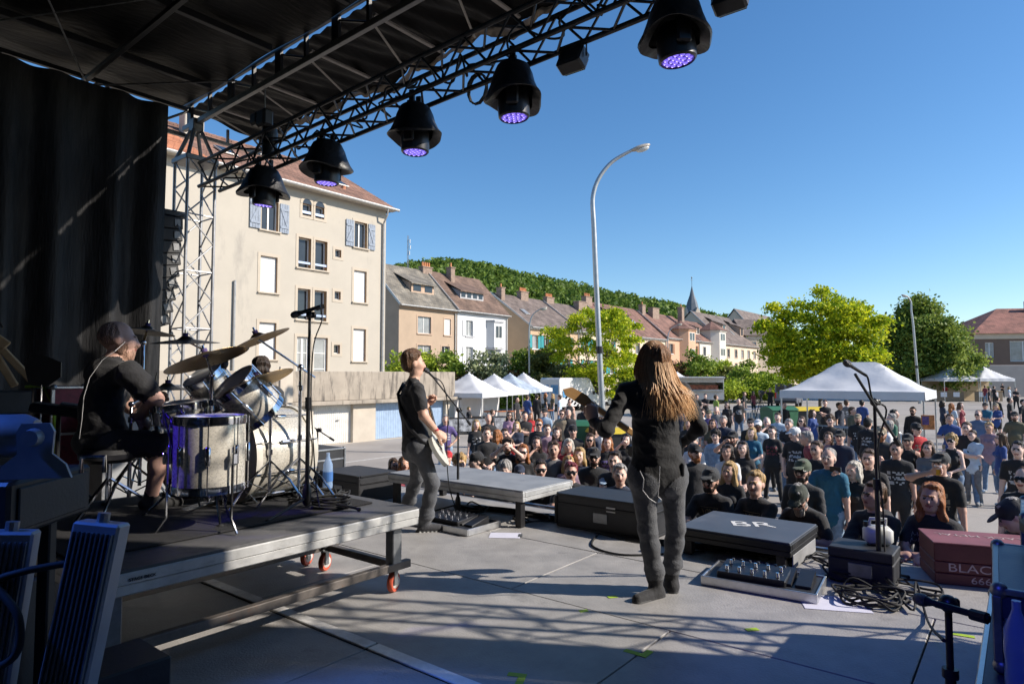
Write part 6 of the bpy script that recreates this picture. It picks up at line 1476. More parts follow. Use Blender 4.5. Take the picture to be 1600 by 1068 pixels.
CROWD = [
 (696, 648, 'hips s=P p=L short hr=gr print', 'man in purple polo and jeans standing by the blue garage door'),
 (744, 656, 'front2 w mid hr=bl s=K p=L print front2', 'blonde woman in black tee and jeans beside the bald man with crossed arms'),
 (763, 647, 'cross crop hr=gr s=K p=K shorts print f=1.1', 'bald man in black tee and shorts with crossed arms left of the lilac top'),
 (796, 643, 'w long hr=db s=I p=J sun f=1.05 front', 'dark haired woman in lilac and white top'),
 (778, 672, 'w mid hr=gi s=G p=G phone1 y=150', 'red haired woman in grey tee seen from the side'),
 (789, 670, 'short hr=br s=R h=1.62 down', 'boy in red shirt behind the man filming'),
 (793, 684, 'phone short hr=br s=K bd=.015', 'man in black tee filming with a dark phone'),
 (807, 659, 'w mid hr=bl s=N chin h=1.6', 'fair haired woman covering her mouth'),
 (820, 643, 'cross short hr=db s=K p=J bigprint pc=H', 'man in black tee with pale gold print, arms folded'),
 (851, 638, 'cap s=L jacket jt hr=br p=J down a=K', 'man in denim jacket and dark cap near the orange table'),
 (842, 655, 'short hr=gi s=K p=K print sun down', 'ginger man in black printed tee with arm round a friend'),
 (855, 663, 'short hr=br s=V p=K shorts front h=1.68', 'person in mauve tee and black shorts leaning on a friend'),
 (829, 646, 'w long hr=gi s=R h=1.4', 'red haired person sitting low by the orange table'),
 (878, 640, 'cup short hr=br s=H p=J sun', 'man in checked shirt beside the bald man in black'),
 (888, 640, 'crop hr=gr s=K p=K pocket f=1.15', 'bald man in black tee at the green bin'),
 (895, 664, 'capback s=K p=K bigprint hands2 down a=K hr=bk', 'man in backwards black cap and lettered tee'),
 (888, 686, 'w mid hr=wh s=R p=J sleeves front', 'grey blonde woman in bright red cardigan'),
 (922, 678, 'w long hr=br s=K p=K tank sun front', 'curly haired woman in black top with sunglasses'),
 (928, 700, 'cross cap s=K p=Z sun bd=.01 f=1.15 hr=db', 'stocky man in black tee with chain and crossed arms'),
 (949, 682, 'w long hr=gi s=K p=J print pc=P front', 'red blonde woman in black tee with purple print looking down'),
 (929, 664, 'short hr=br s=N p=J down y=120', 'person in blue patterned shirt behind the curly haired woman'),
 (978, 678, 'w long hr=bk s=K p=K phone1', 'woman in black raising one arm beside the guitarist'),
 (808, 620, 'short hr=bk s=K p=K y=60 down', 'person in black standing at the orange table'),
 (824, 617, 'short hr=br s=B p=J y=150', 'person in blue standing under the last peaked tent'),
 (839, 616, 'short hr=db s=K p=K jacket y=170', 'person in black jacket with a backpack by the tent leg'),
 (853, 614, 'w long hr=gi s=K p=J y=100', 'red haired woman by the van, far group'),
 (863, 615, 'w long hr=bl s=O p=J y=-60', 'blonde woman by the van, far group'),
 (874, 617, 'short hr=br s=C p=J y=-100', 'person in pale shirt by the van, far group'),
 (890, 624, 'crop hr=bk s=K p=K sun tank', 'man in black vest in front of the van tail light'),
 (911, 632, 'short hr=br s=K p=Z y=150', 'dark clothed person beside the lamp pole'),
 (733, 636, 'w curly hr=bl s=K h=1.25 y=40', 'curly blonde woman sitting behind the table under the first tent'),
 (770, 640, 'short hr=br s=K h=1.45 y=90', 'person in black sitting under the second peaked tent'),
 (1089, 616, 'short hr=bk s=K p=J pocket', 'man in black tee by the food trailer'),
 (1102, 615, 'short hr=br s=K p=K cross', 'man in black with crossed arms by the food trailer'),
 (1119, 617, 'short hr=br s=Y p=H down y=120', 'man in bright green shirt by the food trailer'),
 (1136, 628, 'w mid hr=db s=K p=K sun', 'woman in black with sunglasses behind the barrier'),
 (1154, 623, 'crop hr=gr s=K p=J f=1.25 print', 'big man in black tee and jeans behind the barrier'),
 (1163, 612, 'short hr=db s=K p=Z y=80', 'dark clothed person near the low ochre wall'),
 (1177, 611, 'w long hr=br s=U p=K y=40', 'woman in dark red near the low ochre wall'),
 (1203, 606, 'short hr=db s=K p=K phone1 h=1.85 y=-20', 'camera operator in black behind the tripod'),
 (1097, 639, 'short hr=br s=W p=J sun', 'man in white tee beside the grey tee'),
 (1107, 640, 'cap s=P p=J a=O hr=br', 'man in olive cap and purple shirt'),
 (1119, 635, 'crop hr=gr s=G p=Z f=1.15 front', 'bald man in grey tee'),
 (1113, 655, 'w long hr=br s=O p=J front', 'woman in olive top with hair over one shoulder'),
 (1118, 672, 'curly hr=db s=L jacket jt p=J pocket h=1.7', 'curly haired youth in denim jacket'),
 (1103, 664, 'w tail hr=br s=C p=J h=1.5 chin', 'girl in pale blue top leaning beside the denim jacket'),
 (1083, 682, 'w short hr=gr s=W p=J', 'woman in white tee partly hidden by the guitarist'),
 (1086, 694, 'cap s=K p=K jacket bd=.02 hr=gi a=K sleeves y=40', 'bearded man in green and black cap and dark jacket'),
 (1136, 695, 'w mid hr=db s=W p=L pocket', 'smiling dark haired woman in white top'),
 (1145, 674, 'cap phone1 s=K p=G bd=.02 bigprint a=K hr=db f=1.1', 'bearded man in black tee shading his eyes with a phone'),
 (1174, 668, 'w mid hr=bl s=T p=K front', 'blonde woman in teal top with a black jacket round her waist'),
 (1173, 653, 'cap s=K p=K a=K hr=db', 'man in black cap and tee behind the blonde in teal'),
 (1184, 656, 'cap s=C p=J a=W dark hr=bk', 'man in white cap and pale blue shirt'),
 (1198, 652, 'crop hr=gr s=K chin print f=1.1', 'bald man with his hand to his face'),
 (1215, 645, 'short hr=br s=C p=G print pc=N', 'tall man in white tee with blue print'),
 (1206, 666, 'w short hr=bk s=K p=K print pc=U down st=.16', 'short haired woman in black tee with dark red print'),
 (1232, 655, 'short hr=gr s=K p=J cross', 'grey haired man behind the white cap'),
 (1241, 668, 'cap s=K p=K shorts bigprint a=W hr=gr pocket lk=-40,10 f=1.1', 'man in white cap and black lettered tee bending to a friend'),
 (1259, 674, 'short hr=gr s=U p=H polo y=-70 t=.25 f=1.1 down', 'man in burgundy polo leaning towards the white cap'),
 (1252, 651, 'w mid hr=br s=V p=J sun', 'woman in sunglasses behind the burgundy polo'),
 (1297, 649, 'curly hr=br s=K p=K print down h=1.8', 'curly haired man in black tee in front of the barrier'),
 (1294, 675, 'w long hr=br s=V p=L tank chin h=1.58', 'girl in pink vest biting her nails'),
 (1289, 625, 'short hr=br s=K p=K cross', 'man in black with folded arms beyond the big tent'),
 (1312, 629, 'short hr=db s=N p=J y=60', 'person in navy beyond the big tent'),
 (1323, 625, 'short hr=br s=G p=J backprint pc=W y=150', 'person in grey and black tee beyond the big tent'),
 (1332, 636, 'short hr=br s=O p=J y=70', 'man in olive shirt working at the sound desk'),
 (1347, 625, 'short hr=bk s=B p=K y=160', 'person in bright blue jacket beyond the big tent'),
 (1340, 647, 'cap bd=.02 s=K p=J hr=db a=H print', 'bearded man in beige cap and black tee by the barrier'),
 (1356, 653, 'cap s=K p=K backprint jacket a=K hr=bk y=165 f=1.1', 'person in black hooded jacket with skull print seen from behind'),
 (1377, 668, 'cap bd=.02 s=Z p=J polo hr=gi a=H cup2 sun', 'ginger bearded man in cap and dark polo looking at a phone'),
 (1386, 657, 'short hr=gr s=W p=J y=-80', 'man in white tee turned aside behind the mic stand'),
 (1392, 646, 'short hr=gr s=E p=J y=-60', 'man in green tee leaning on the sound desk'),
 (1398, 640, 'short hr=bk s=K p=K y=90', 'dark haired person at the sound desk'),
 (1426, 636, 'short hr=bk s=K p=K sleeves sun bd=.012', 'sound engineer in black long sleeves and sunglasses'),
 (1432, 661, 'cap s=R p=K sun print pc=H a=K hr=br f=1.05 y=45', 'man in red tee with yellow face print and black cap'),
 (1418, 678, 'cap s=K p=K tank skirt front a=K hr=bk', 'person in black cap, sleeveless top and black skirt'),
 (1357, 703, 'short hr=br s=K p=H down print', 'man in black tee beside the blonde woman with a phone'),
 (1484, 647, 'short hr=br s=B p=H polo cup', 'man in blue and white polo holding a white cup'),
 (1473, 626, 'w mid hr=db s=N p=K y=120', 'person in navy turned away near the tent corner'),
 (1487, 630, 'w long hr=gi s=C p=L y=150', 'woman with long ginger hair seen from behind'),
 (1501, 629, 'w long hr=br s=U p=U mini tank y=60', 'young woman in short burgundy dress'),
 (1528, 641, 'crop hr=br s=Q p=H shorts sun cup f=1.12 h=1.8', 'man in blue shirt and khaki shorts holding a cup'),
 (1518, 672, 'short hr=db s=C p=G cross h=1.6', 'boy in pale blue tee with crossed arms'),
 (1539, 629, 'cap s=T p=K cross a=K hr=db', 'man in teal tee and cap with crossed arms'),
 (1556, 630, 'w mid hr=bl s=B p=K mini chin cap a=H', 'woman in blue top and dark shorts raising a hand to her face'),
 (1585, 643, 'cap s=O p=K bd=.02 hr=br a=K pocket f=1.1', 'man in olive tee with a dark backpack'),
 (1562, 677, 'w long hr=br s=B p=J h=1.55 y=-60', 'girl in blue tee and jeans looking away'),
 (1486, 679, 'w curly hr=bl s=K p=J tank sun front', 'woman in black vest and sunglasses clasping her hands'),
 (1469, 708, 'drink cap s=K p=J bigprint pc=H a=Z hr=br h=1.82', 'man in dark cap drinking a beer'),
 (1477, 601, 'short hr=br s=R p=J y=160', 'person in red at the far bar'), (1487, 600, 'crop hr=gr s=K p=J y=170', 'person in dark tee at the far bar beside the red top'),
 (1539, 602, 'short hr=br s=U p=J y=150', 'person in dark red at the second bar tent'), (1546, 606, 'short hr=bk s=K p=K y=90', 'person in black queueing at the second bar tent'), (1553, 603, 'short hr=br s=K p=K y=130', 'tall person in black at the second bar tent'),
 (1566, 599, 'short hr=bk s=K p=K cross', 'man in black with folded arms by the tent leg at the grey wall'), (1577, 604, 'w mid hr=bl s=C p=L y=80', 'woman in pale clothes in front of the grey wall'), (1587, 606, 'cross short hr=br s=K p=K f=1.2', 'big man in black with crossed arms before the grey wall'),
 (1578, 621, 'short hr=bk s=K p=K y=100', 'person in black with a bag near the picture edge'), (1599, 624, 'short hr=bk s=K p=K y=60', 'person in black cut off by the picture edge, far'), (1558, 619, 'short hr=bk s=K p=K jacket y=140', 'person in black jacket behind the woman in blue'),
 (1599, 731, 'crop hr=br s=K p=K sun print pc=E', 'man with sunglasses cut off by the picture edge, near'),
 (1160, 690, 'w long hr=db s=K p=K front', 'dark haired woman in black behind the white top'), (1275, 690, 'short hr=br s=K p=J down', 'man in black tee between the burgundy polo and the scarf'), (1312, 672, 'cap s=N p=J a=K hr=db', 'man in navy tee and cap by the barrier'), (1400, 690, 'short hr=db s=K p=K print', 'man in black printed tee behind the mic stand'),
 (1450, 690, 'w mid hr=br s=G p=J cross', 'woman in grey tee with folded arms near the big tent corner'), (1510, 660, 'short hr=br s=K p=J down', 'man in black tee behind the boy in pale blue'), (1545, 660, 'w tail hr=bl s=V p=J', 'woman in mauve top behind the girl in blue'), (1590, 690, 'short hr=bk s=K p=K print', 'man in black tee at the picture edge behind the flat cap'),
 (760, 668, 'short hr=br s=K p=J front', 'man in black tee in front of the bald man'), (838, 682, 'w long hr=db s=K p=K chin', 'dark haired woman in black behind the sunglasses'), (865, 690, 'short hr=br s=G p=J', 'man in grey tee beside the red cardigan'), (905, 700, 'w mid hr=bl s=N p=J', 'fair woman in navy beside the stocky man'), (960, 706, 'short hr=db s=K p=K', 'man in black behind the navy tee'), (870, 668, 'w long hr=br s=U p=J', 'woman in dark red near the mauve tee'),
 (940, 652, 'short hr=br s=W p=J y=90', 'person in white tee by the lamp pole'), (1062, 636, 'short hr=br s=N p=J', 'person in navy seen past the arm of the guitarist'), (1075, 655, 'w mid hr=bl s=K p=J', 'blonde woman in black seen past the arm of the guitarist'), (1130, 650, 'short hr=gr s=N p=K', 'grey haired man in navy beside the grey tee'), (1270, 640, 'w mid hr=br s=B p=J y=60', 'woman in blue near the big tent leg'), (1225, 628, 'short hr=br s=K p=J y=40', 'person in black beside the green bin'),
 # front rows
 (1139, 722, 'w long hr=bl s=K p=K jacket front h=1.66', 'long haired blonde woman in black jacket in the second row'),
 (1253, 719, 'cap sun bd=.012 s=Z p=J a=A hr=db down h=1.78', 'man in green cap and sunglasses with grey goatee'),
 (1294, 701, 'crop hr=gr s=T p=L down cup h=1.8', 'bald man in navy polo with white scarf holding a beer'),
 (1333, 722, 'w mid hr=wh s=K p=K phone1 h=1.62', 'platinum blonde woman holding up a phone'),
 (817, 695, 'w long hr=gi s=K p=K sun down h=1.66', 'long haired woman in sunglasses behind the long platform'),
 (789, 722, 'w curly hr=gr s=G h=1.58 down', 'grey curly haired woman low behind the long platform'),
 (812, 727, 'cap s=N h=1.5 a=N hr=db', 'child in dark blue cap behind the long platform'),
 (719, 711, 'w curly hr=bl s=K h=1.62', 'blonde curly haired woman by the mic stand of the singer'),
 (700, 705, 'cap s=C a=R hr=br h=1.5', 'child with a red and blue cap by the singer'),
 (888, 713, 'w mid hr=bl s=V h=1.55', 'fair woman with sunglasses pushed up, behind the dyed hair'),
 (944, 745, 'cap s=K a=L hr=db h=1.42', 'youngster in a striped visor between two men'),
]
FRONT_ROW = [
 (1107, 732, 'fr lean cap sun t=.12 s=K p=K bd=.004 a=Z hr=db', 'front row man in cap and blue mirrored glasses, triangle print tee', 'tri'),
 (1176, 737, 'fr lean2 bun t=.14 s=K p=K hr=bl lk=20,-6', 'front row man with blond hair bun, triangle print tee', 'tri'),
 (1243, 759, 'fr lean cap t=.38 s=K p=K bd=.07 a=D hr=gr lk=10,25 f=1.15 sun', 'bearded man in camouflage cap bent over the barrier', None),
 (1358, 753, 'fr lean2 short t=.12 s=K p=K hoodie hr=br lk=-8,-4', 'young man in black hooded top leaning on the barrier', None),
 (1448, 756, 'fr lean2 long t=.16 s=K p=K hr=gi f=1.2 lk=15,-6', 'stocky long haired man in black tee with script print', 'script'),
 (1573, 782, 'fr lean cap t=.42 s=K p=K a=Z hr=gr lk=-30,22', 'man in dark flat cap looking down over the barrier', None),
 (967, 726, 'fr lean2 short t=.15 s=N p=J hr=gr f=1.05 lk=20,-4', 'short haired man in navy tee leaning on the barrier', None),
 (891, 723, 'fr lean short t=.2 s=K p=J hr=rd sun lk=10,-5', 'youth with dyed dark red hair and sunglasses at the barrier', None),
 (844, 719, 'fr lean short t=.2 s=K p=J hr=db sun', 'man in sunglasses behind the end of the long platform', None),
 (744, 707, 'fr lean capback t=.3 s=K p=K a=K hr=db y=-40 lk=-30,0', 'man in backwards black cap leaning on his elbow', None),
 (617, 717, 'fr lean2 w mid t=.1 hr=br s=K', 'young woman peering over the stage edge beside the singer', None),
 (633, 714, 'fr lean2 w mid t=.1 hr=gi s=U', 'woman half hidden behind the legs of the singer', None),
]
for px, py, tok, lab in CROWD: folk(px, py, tok.replace('front2', 'front').replace('hands2', ''), lab) if 'front2' not in tok else folk(px, py, tok.replace('front2', ''), lab)
for px, py, tok, lab, pr in FRONT_ROW: folk(px, py, tok, lab, 'fans leaning on the stage barrier')
# woman on the terrace
p = at_d(243, 547, 27.5); sp = parse('w long hr=db s=K lean2 h=1.66', 3); make_person('woman with long dark hair leaning on the terrace parapet', p.x, p.y, 1.15, R(15), sp, .02, None)
# prints laid on chests: raised lines that follow the cloth
def chest_lines(lab, lines, r, mat, name):
 o, info, yaw, p = PEOPLE[lab]; V, F = info[0], info[1]; bv = BVHTree.FromPolygons([tuple(v) for v in V.tolist()], F.tolist()); m = MB()
 for ln in lines:
  pts = []
  for i in range(len(ln) - 1):
   for k in range(5):
    t = k / 5; x = ln[i][0] * (1 - t) + ln[i + 1][0] * t; z = ln[i][1] * (1 - t) + ln[i + 1][1] * t
    hit = bv.ray_cast(Vector((x, -1.5, z)), Vector((0, 1, 0)))
    if hit[0]: pts.append(hit[0] + Vector((0, -.002, 0)))
  if len(pts) > 1: m.tube(pts, r, 4)
 m.build(name, mat, o)
gold = M('print_gold', (.34, .24, .12), .8); grey_p = M('print_grey', (.3, .3, .3), .8)
for lab in (FRONT_ROW[0][3], FRONT_ROW[1][3]):
 s_ = PEOPLE[lab][1][5]; zc = 1.27 * s_; q = .1
 tri = [(-q, zc + .07), (q, zc + .07), (0, zc - .11), (-q, zc + .07)]; fist = [(-.03, zc - .02), (-.035, zc + .035), (-.015, zc + .05), (.0, zc + .04), (.015, zc + .05), (.035, zc + .03), (.03, zc - .015), (.01, zc - .05), (-.02, zc - .04), (-.03, zc - .02)]
 chest_lines(lab, [tri, fist, [(-.015, zc + .05), (-.012, zc + .0)], [(.0, zc + .04), (.004, zc + .0)], [(.015, zc + .05), (.018, zc + .01)], [(-q * .8, zc + .05), (-.045, zc + .0)], [(q * .8, zc + .05), (.045, zc + .0)]], .0024, gold, 'shirt_print')
s_ = PEOPLE[FRONT_ROW[4][3]][1][5]; rnd = random.Random(3); ln = []
for row in range(2):
 for k in range(9):
  x0 = -.12 + k * .027; z0 = (1.30 - row * .05) * s_; ln.append([(x0, z0 - .018), (x0 + rnd.uniform(-.01, .02), z0 + .02), (x0 + .012, z0 - .01), (x0 + .022, z0 + rnd.uniform(-.02, .02))])
chest_lines(FRONT_ROW[4][3], ln, .0022, grey_p, 'shirt_print')
# things held up by people
def held(name, label, cat, lab, side, build):
 o, info, yaw, p = PEOPLE[lab]; hd = [h for h in info[2] if h[0] == side][0]; w_ = Matrix.Rotation(yaw, 3, 'Z') @ Vector(hd[1] + hd[2] * .07) + p
 t = thing(name, label, cat, w_, yaw); build(t); return t
beer = M('beer', (.75, .42, .05), .2, 0, .1); plastic = M('cup_plastic', (.7, .7, .7), .2, 0, .05)
def cup(full):
 def f(t):
  MB().lathe([(0, -.05), (.03, -.05), (.036, .02), (.032, .02), (.0, .018)], 14).build('beer' if full else 'cup_body', beer if full else plastic, t, smooth=40); MB().lathe([(.036, .021), (.041, .07), (.038, .07), (.034, .021)], 14).build('cup_rim', plastic, t, smooth=40)
 return f
def phone(t): MB().rbox((0, -.02, .03), (.15, .01, .075), .004).build('case', blk_pl, t); MB().rbox((0, .0, .03), (.14, .008, .066), .002).build('screen', glass('phone_screen', (.2, .26, .3), .1), t)
held('beer_cup', 'cup of beer tipped to the lips of the man in a dark cap', 'cup', 'man in dark cap drinking a beer', -1, cup(True)); held('beer_cup', 'cup of beer held by the man with a white scarf', 'cup', 'bald man in navy polo with white scarf holding a beer', -1, cup(True))
held('beer_cup', 'white cup held by the man in khaki shorts', 'cup', 'man in blue shirt and khaki shorts holding a cup', -1, cup(False)); held('beer_cup', 'white cup held by the man in blue polo', 'cup', 'man in blue and white polo holding a white cup', -1, cup(False))
held('phone', 'phone held up by the platinum blonde woman', 'phone', 'platinum blonde woman holding up a phone', -1, phone); held('phone', 'dark phone held by the man filming', 'phone', 'man in black tee filming with a dark phone', -1, phone); held('phone', 'phone held by the bearded man shading his eyes', 'phone', 'bearded man in black tee shading his eyes with a phone', -1, phone)
# ================================================================ drum riser
RZ_ = STZ + .60
A0, A1, B0, B1 = 1.22, 3.34, 3.50, 5.62
t = thing('drum_riser', 'wheeled aluminium drum riser with grey deck and red castors', 'riser', S(0, 0, 0), TH)
deck_m = M('riser_deck', (.085, .085, .088), .55, 0, .2, 4, bump=.15, stain=((.03, .03, .03), 2, .6, None))
alu_e = M('riser_edge', (.5, .5, .49), .45, .35, .25, 5, bump=.1, stain=((.2, .19, .17), 3, .6, (1, 1, 4)))
for i, (b0, b1) in enumerate(((B0, (B0 + B1) / 2 - .003), ((B0 + B1) / 2 + .003, B1))):
 d = MB().rbox(((A0 + A1) / 2, (b0 + b1) / 2, RZ_ - .012), (A1 - A0 - .02, b1 - b0 - .02, .024), .003).build('deck_panel', deck_m, t)
 for y, dy in ((b0, 1), (b1, -1)):
  m = MB(); m.rbox(((A0 + A1) / 2, y + dy * .02, RZ_ - .045), (A1 - A0, .04, .06), .006); m.rbox(((A0 + A1) / 2, y + dy * .026, RZ_ - .1), (A1 - A0, .04, .055), .006); m.build('edge_rail', alu_e, t)
 for x, dx in ((A0, 1), (A1, -1)):
  m = MB(); m.rbox((x + dx * .02, (b0 + b1) / 2, RZ_ - .045), (.04, b1 - b0 - .085, .06), .006); m.rbox((x + dx * .026, (b0 + b1) / 2, RZ_ - .1), (.04, b1 - b0 - .085, .055), .006); m.build('edge_rail', alu_e, t)
 for x in (A0 + .12, A1 - .14):
  for y in (b0 + .12, b1 - .12): MB().rbox((x, y, STZ + .34), (.085, .085, .3), .006).build('leg', steel, t)
 for y in (b0 + .1, b1 - .1):
  MB().rbox(((A0 + A1) / 2, y, STZ + .185), (A1 - A0 - .02, .05, .055), .004).build('lower_rail', rust, t)
 for x in (A0 + .1, A1 - .12): MB().rbox((x, (b0 + b1) / 2, STZ + .184), (.05, b1 - b0 - .28, .052), .004).build('lower_rail', rust, t)
 for x in (A0 + .2, A1 - .14):
  for y in (b0 + .12, b1 - .12):
   c = Vector((x, y, STZ + .072)); m = MB(); m.lathe([(.045, -.018), (.066, -.02), (.072, -.012), (.072, .012), (.066, .02), (.045, .018)], 24, Matrix.Translation(c) @ Matrix.Rotation(R(90), 4, 'X') @ Matrix.Rotation(.4, 4, 'Y')); o = m.build('castor', M('castor_red', (.5, .09, .045), .45), t, smooth=40)
   m = MB(); m.lathe([(0, -.02), (.03, -.022), (.046, -.016), (.046, .016), (.03, .022), (0, .02)], 20, Matrix.Translation(c) @ Matrix.Rotation(R(90), 4, 'X')); m.build('castor_hub', M('castor_white', (.6, .58, .54), .5), o, smooth=40)
   m = MB(); m.rbox(c + Vector((0, -.03, .045)), (.035, .006, .12), .002); m.rbox(c + Vector((0, .03, .045)), (.035, .006, .12), .002); m.rbox(c + Vector((0, 0, .098)), (.09, .075, .012), .003); m.build('castor_fork', steel, o)
text_obj('deck_lettering', 'STAGE DECK', .022, blk, t, (A0 + .22, B0 - .004, RZ_ - .05), (R(90), 0, 0))
rug = MB().rbox((0, 0, .008), (1.95, 1.62, .012), .004).build('drum_rug', M('rug_black', (.016, .016, .018), .95, 0, .3, 20, bump=.6, bscale=150), None, loc=S(2.22, 4.66, RZ_ + .001), rz=TH); tag(rug, 'black drum rug on the riser deck', 'rug')
# ================================================================ drums
shell = M('drum_champagne', (.60, .565, .49), .28, .25, .12, 60, coat=.6, bump=.04, bscale=300, detail=2)
head_w = M('drum_head', (.70, .70, .69), .5, 0, .05, 4)
def drum(name, label, c, axis, r, depth, lugs=8, legs=None, hoop=None, head=None):
 axis = Vector(axis).normalized(); q = axis.to_track_quat('Z', 'Y'); mx = Matrix.Translation(c) @ q.to_matrix().to_4x4()
 t = thing(name, label, 'drum', c); t.rotation_mode = 'QUATERNION'; t.rotation_quaternion = q
 h = depth / 2; hoop = hoop or chrome
 MB().lathe([(r * .99, -h), (r, -h + .01), (r, h - .01), (r * .99, h)], 48).build('shell', shell, t, smooth=40)
 for s_ in (-1, 1):
  MB().lathe([(0, s_ * (h + .004)), (r * .97, s_ * (h + .004)), (r * 1.0, s_ * (h - .002))][::s_], 48).build('drum_skin', head or head_w, t, smooth=40)
  MB().lathe([(r * 1.005, s_ * (h - .03)), (r * 1.03, s_ * (h - .03)), (r * 1.035, s_ * (h + .004)), (r * 1.03, s_ * (h + .018)), (r * .985, s_ * (h + .02)), (r * .985, s_ * (h + .004))], 48).build('hoop', hoop, t, smooth=40)
 for i in range(lugs):
  th = 2 * math.pi * (i + .5) / lugs; u = Vector((math.cos(th), math.sin(th), 0)); m = MB()
  m.rbox(u * (r + .012), (.028, .03, min(.12, h * 1.3)), .008, Matrix.Rotation(th, 3, 'Z')); m.cyl(u * (r + .02) + Vector((0, 0, -h - .012)), u * (r + .02) + Vector((0, 0, h + .012)), .004, n=6)
  m.build('lug', chrome, t, smooth=40)
 return t
def P3(px, py, d): return at_d(px, py, d)
kick = drum('bass_drum', 'large champagne sparkle bass drum lying on the riser', S(2.80, 4.70, RZ_ + .355), AX, .345, .48, 10, hoop=M('kick_hoop', (.6, .57, .5), .3))
for s_ in (-1, 1):
 m = MB(); m.tube([S(2.98, 4.70 + s_ * .3, RZ_ + .22) - Vector(kick.location), S(3.06, 4.70 + s_ * .46, RZ_ + .01) - Vector(kick.location)], .01, 6); q = kick.rotation_quaternion.inverted()
 m.v = [tuple(q @ Vector(v)) for v in m.v]; m.build('spur', chrome, kick, smooth=40)
ft = drum('floor_tom', 'champagne sparkle floor tom nearest the camera, lit blue on one side', S(2.03, 4.02, RZ_ + .475), (0, 0, 1), .208, .43, 8)
for k in range(3):
 th = k * 2.09 + .5; MB().tube([(.232 * math.cos(th), .232 * math.sin(th), .05), (.232 * math.cos(th), .232 * math.sin(th), -.38), (.29 * math.cos(th), .29 * math.sin(th), -.465)], .008, 6).build('leg', chrome, ft, smooth=50); MB().rbox((.245 * math.cos(th), .245 * math.sin(th), -.02), (.03, .035, .07), .006, rz=th).build('leg_bracket', chrome, ft)
bd = MB(); bd.rbox((.2085 * math.cos(-.95), .2085 * math.sin(-.95), .02), (.004, .045, .045), .001, rz=-.95); bd.build('badge', blk, ft)
sn = drum('snare_drum', 'snare drum between the knees of the drummer', P3(285, 648, 4.62), Vector((0, 0, 1)) - AX * .12, .18, .15, 8, head=head_w)
up = Vector((0, 0, 1))
drum('rack_tom', 'smaller rack tom tilted towards the drummer', P3(332, 606, 4.98), up * .8 - AX * .62, .15, .24, 6)
drum('rack_tom', 'larger rack tom with a long champagne shell', P3(388, 622, 4.72), up * .72 - AX * .72 + BX * .1, .17, .30, 6)
# ---------------------------------------------------------------- cymbals and stands
brz = M('cymbal_bronze', (.34, .22, .085), .3, .9, .3, 5, bump=.25, bscale=90, stain=((.12, .08, .04), 3, .55, None))
brd = M('cymbal_dark', (.14, .105, .06), .35, .9, .35, 5, bump=.25, bscale=90)
felt = M('felt_violet', (.10, .07, .2), .9)
def cymbal(label, px, py, d, dia, tilt, mat, foot, boom=False, tripod=.3):
 c = P3(px, py, d); t = thing('cymbal', label, 'cymbal', c); r = dia / 2
 n = Vector(tilt).normalized(); q = n.to_track_quat('Z', 'Y').to_matrix().to_4x4()
 MB().lathe([(0, .028), (.03, .024), (.05, .006), (.06, 0), (r * .6, -.012), (r, -.028), (r, -.0295), (r * .6, -.0135), (.06, -.0015), (0, .02)], 48, q).build('plate', mat, t, smooth=50)
 MB().cyl(n * .0, n * .05, .02, n=10).build('felt', felt, t); MB().cyl(n * .05, n * .075, .008, n=8).build('wing_nut', chrome, t)
 f = Vector(foot); s = thing('cymbal_stand', 'chrome stand carrying the ' + label, 'cymbal stand', f, 0, 'cymbal stands')
 topz = (c - f)
 if boom:
  piv = Vector((0, 0, boom)); MB().cyl((0, 0, .1), piv, .013, n=10).build('pole', chrome, s, smooth=40); MB().cyl(piv - (topz - piv) * .35, topz - n * .02, .008, n=8).build('boom_arm', chrome, s, smooth=40); MB().ell(piv, .026, 10, 6).build('tilter', chrome, s, smooth=40)
 else:
  k = Vector((topz.x * .0, topz.y * .0, topz.z - .12)); MB().tube([(0, 0, .1), (0, 0, topz.z * .6), k, topz - n * .01], 0, 10, rad=[.014, .013, .011, .007]).build('pole', chrome, s, smooth=40); MB().ell(k, .022, 10, 6).build('tilter', chrome, s, smooth=40)
 for zz in (.36, .72): MB().cyl((0, 0, zz * topz.z / 1.2 + .1), (0, 0, zz * topz.z / 1.2 + .14), .02, n=10).build('collar', chrome, s)
 for k in range(3):
  th = k * 2.094 + px * .01; u = Vector((math.cos(th), math.sin(th), 0)); MB().tube([(0, 0, .34), u * tripod * .55 + Vector((0, 0, .2)), u * tripod + Vector((0, 0, .015))], .009, 6).build('leg', chrome, s, smooth=50); MB().cyl((0, 0, .12), u * tripod * .55 + Vector((0, 0, .2)), .005, n=5).build('brace', chrome, s); MB().ell(u * tripod + Vector((0, 0, .012)), (.022, .022, .014), 8, 5).build('rubber_foot', rubber, s)
cymbal('dark crash cymbal beside the head of the drummer', 230, 514, 5.3, .42, up + AX * .12, brd, S(2.2, 5.45, RZ_), False)
cymbal('ride cymbal in the middle of the kit', 290, 530, 5.0, .49, up - AX * .06 - BX * .05, brd, S(2.55, 5.02, RZ_), False)
cymbal('big bronze crash cymbal tilted in front of the toms', 322, 556, 4.22, .53, up * 1 - AX * .22 + BX * .30, brz, on_z(326, 806, RZ_), False, .42)
cymbal('bronze crash cymbal raised on a long boom arm', 402, 526, 4.7, .46, up - AX * .35 + BX * .28, brz, on_z(466, 786, RZ_), 1.02, .33)
cymbal('thin china cymbal tilted over the bass drum', 402, 592, 4.62, .5, up - AX * .25 + BX * .38, brz, on_z(420, 792, RZ_), .72, .3)
cymbal('pair of hi hat cymbals beyond the snare', 262, 603, 5.1, .36, up, brd, S(1.95, 5.0, RZ_), False)
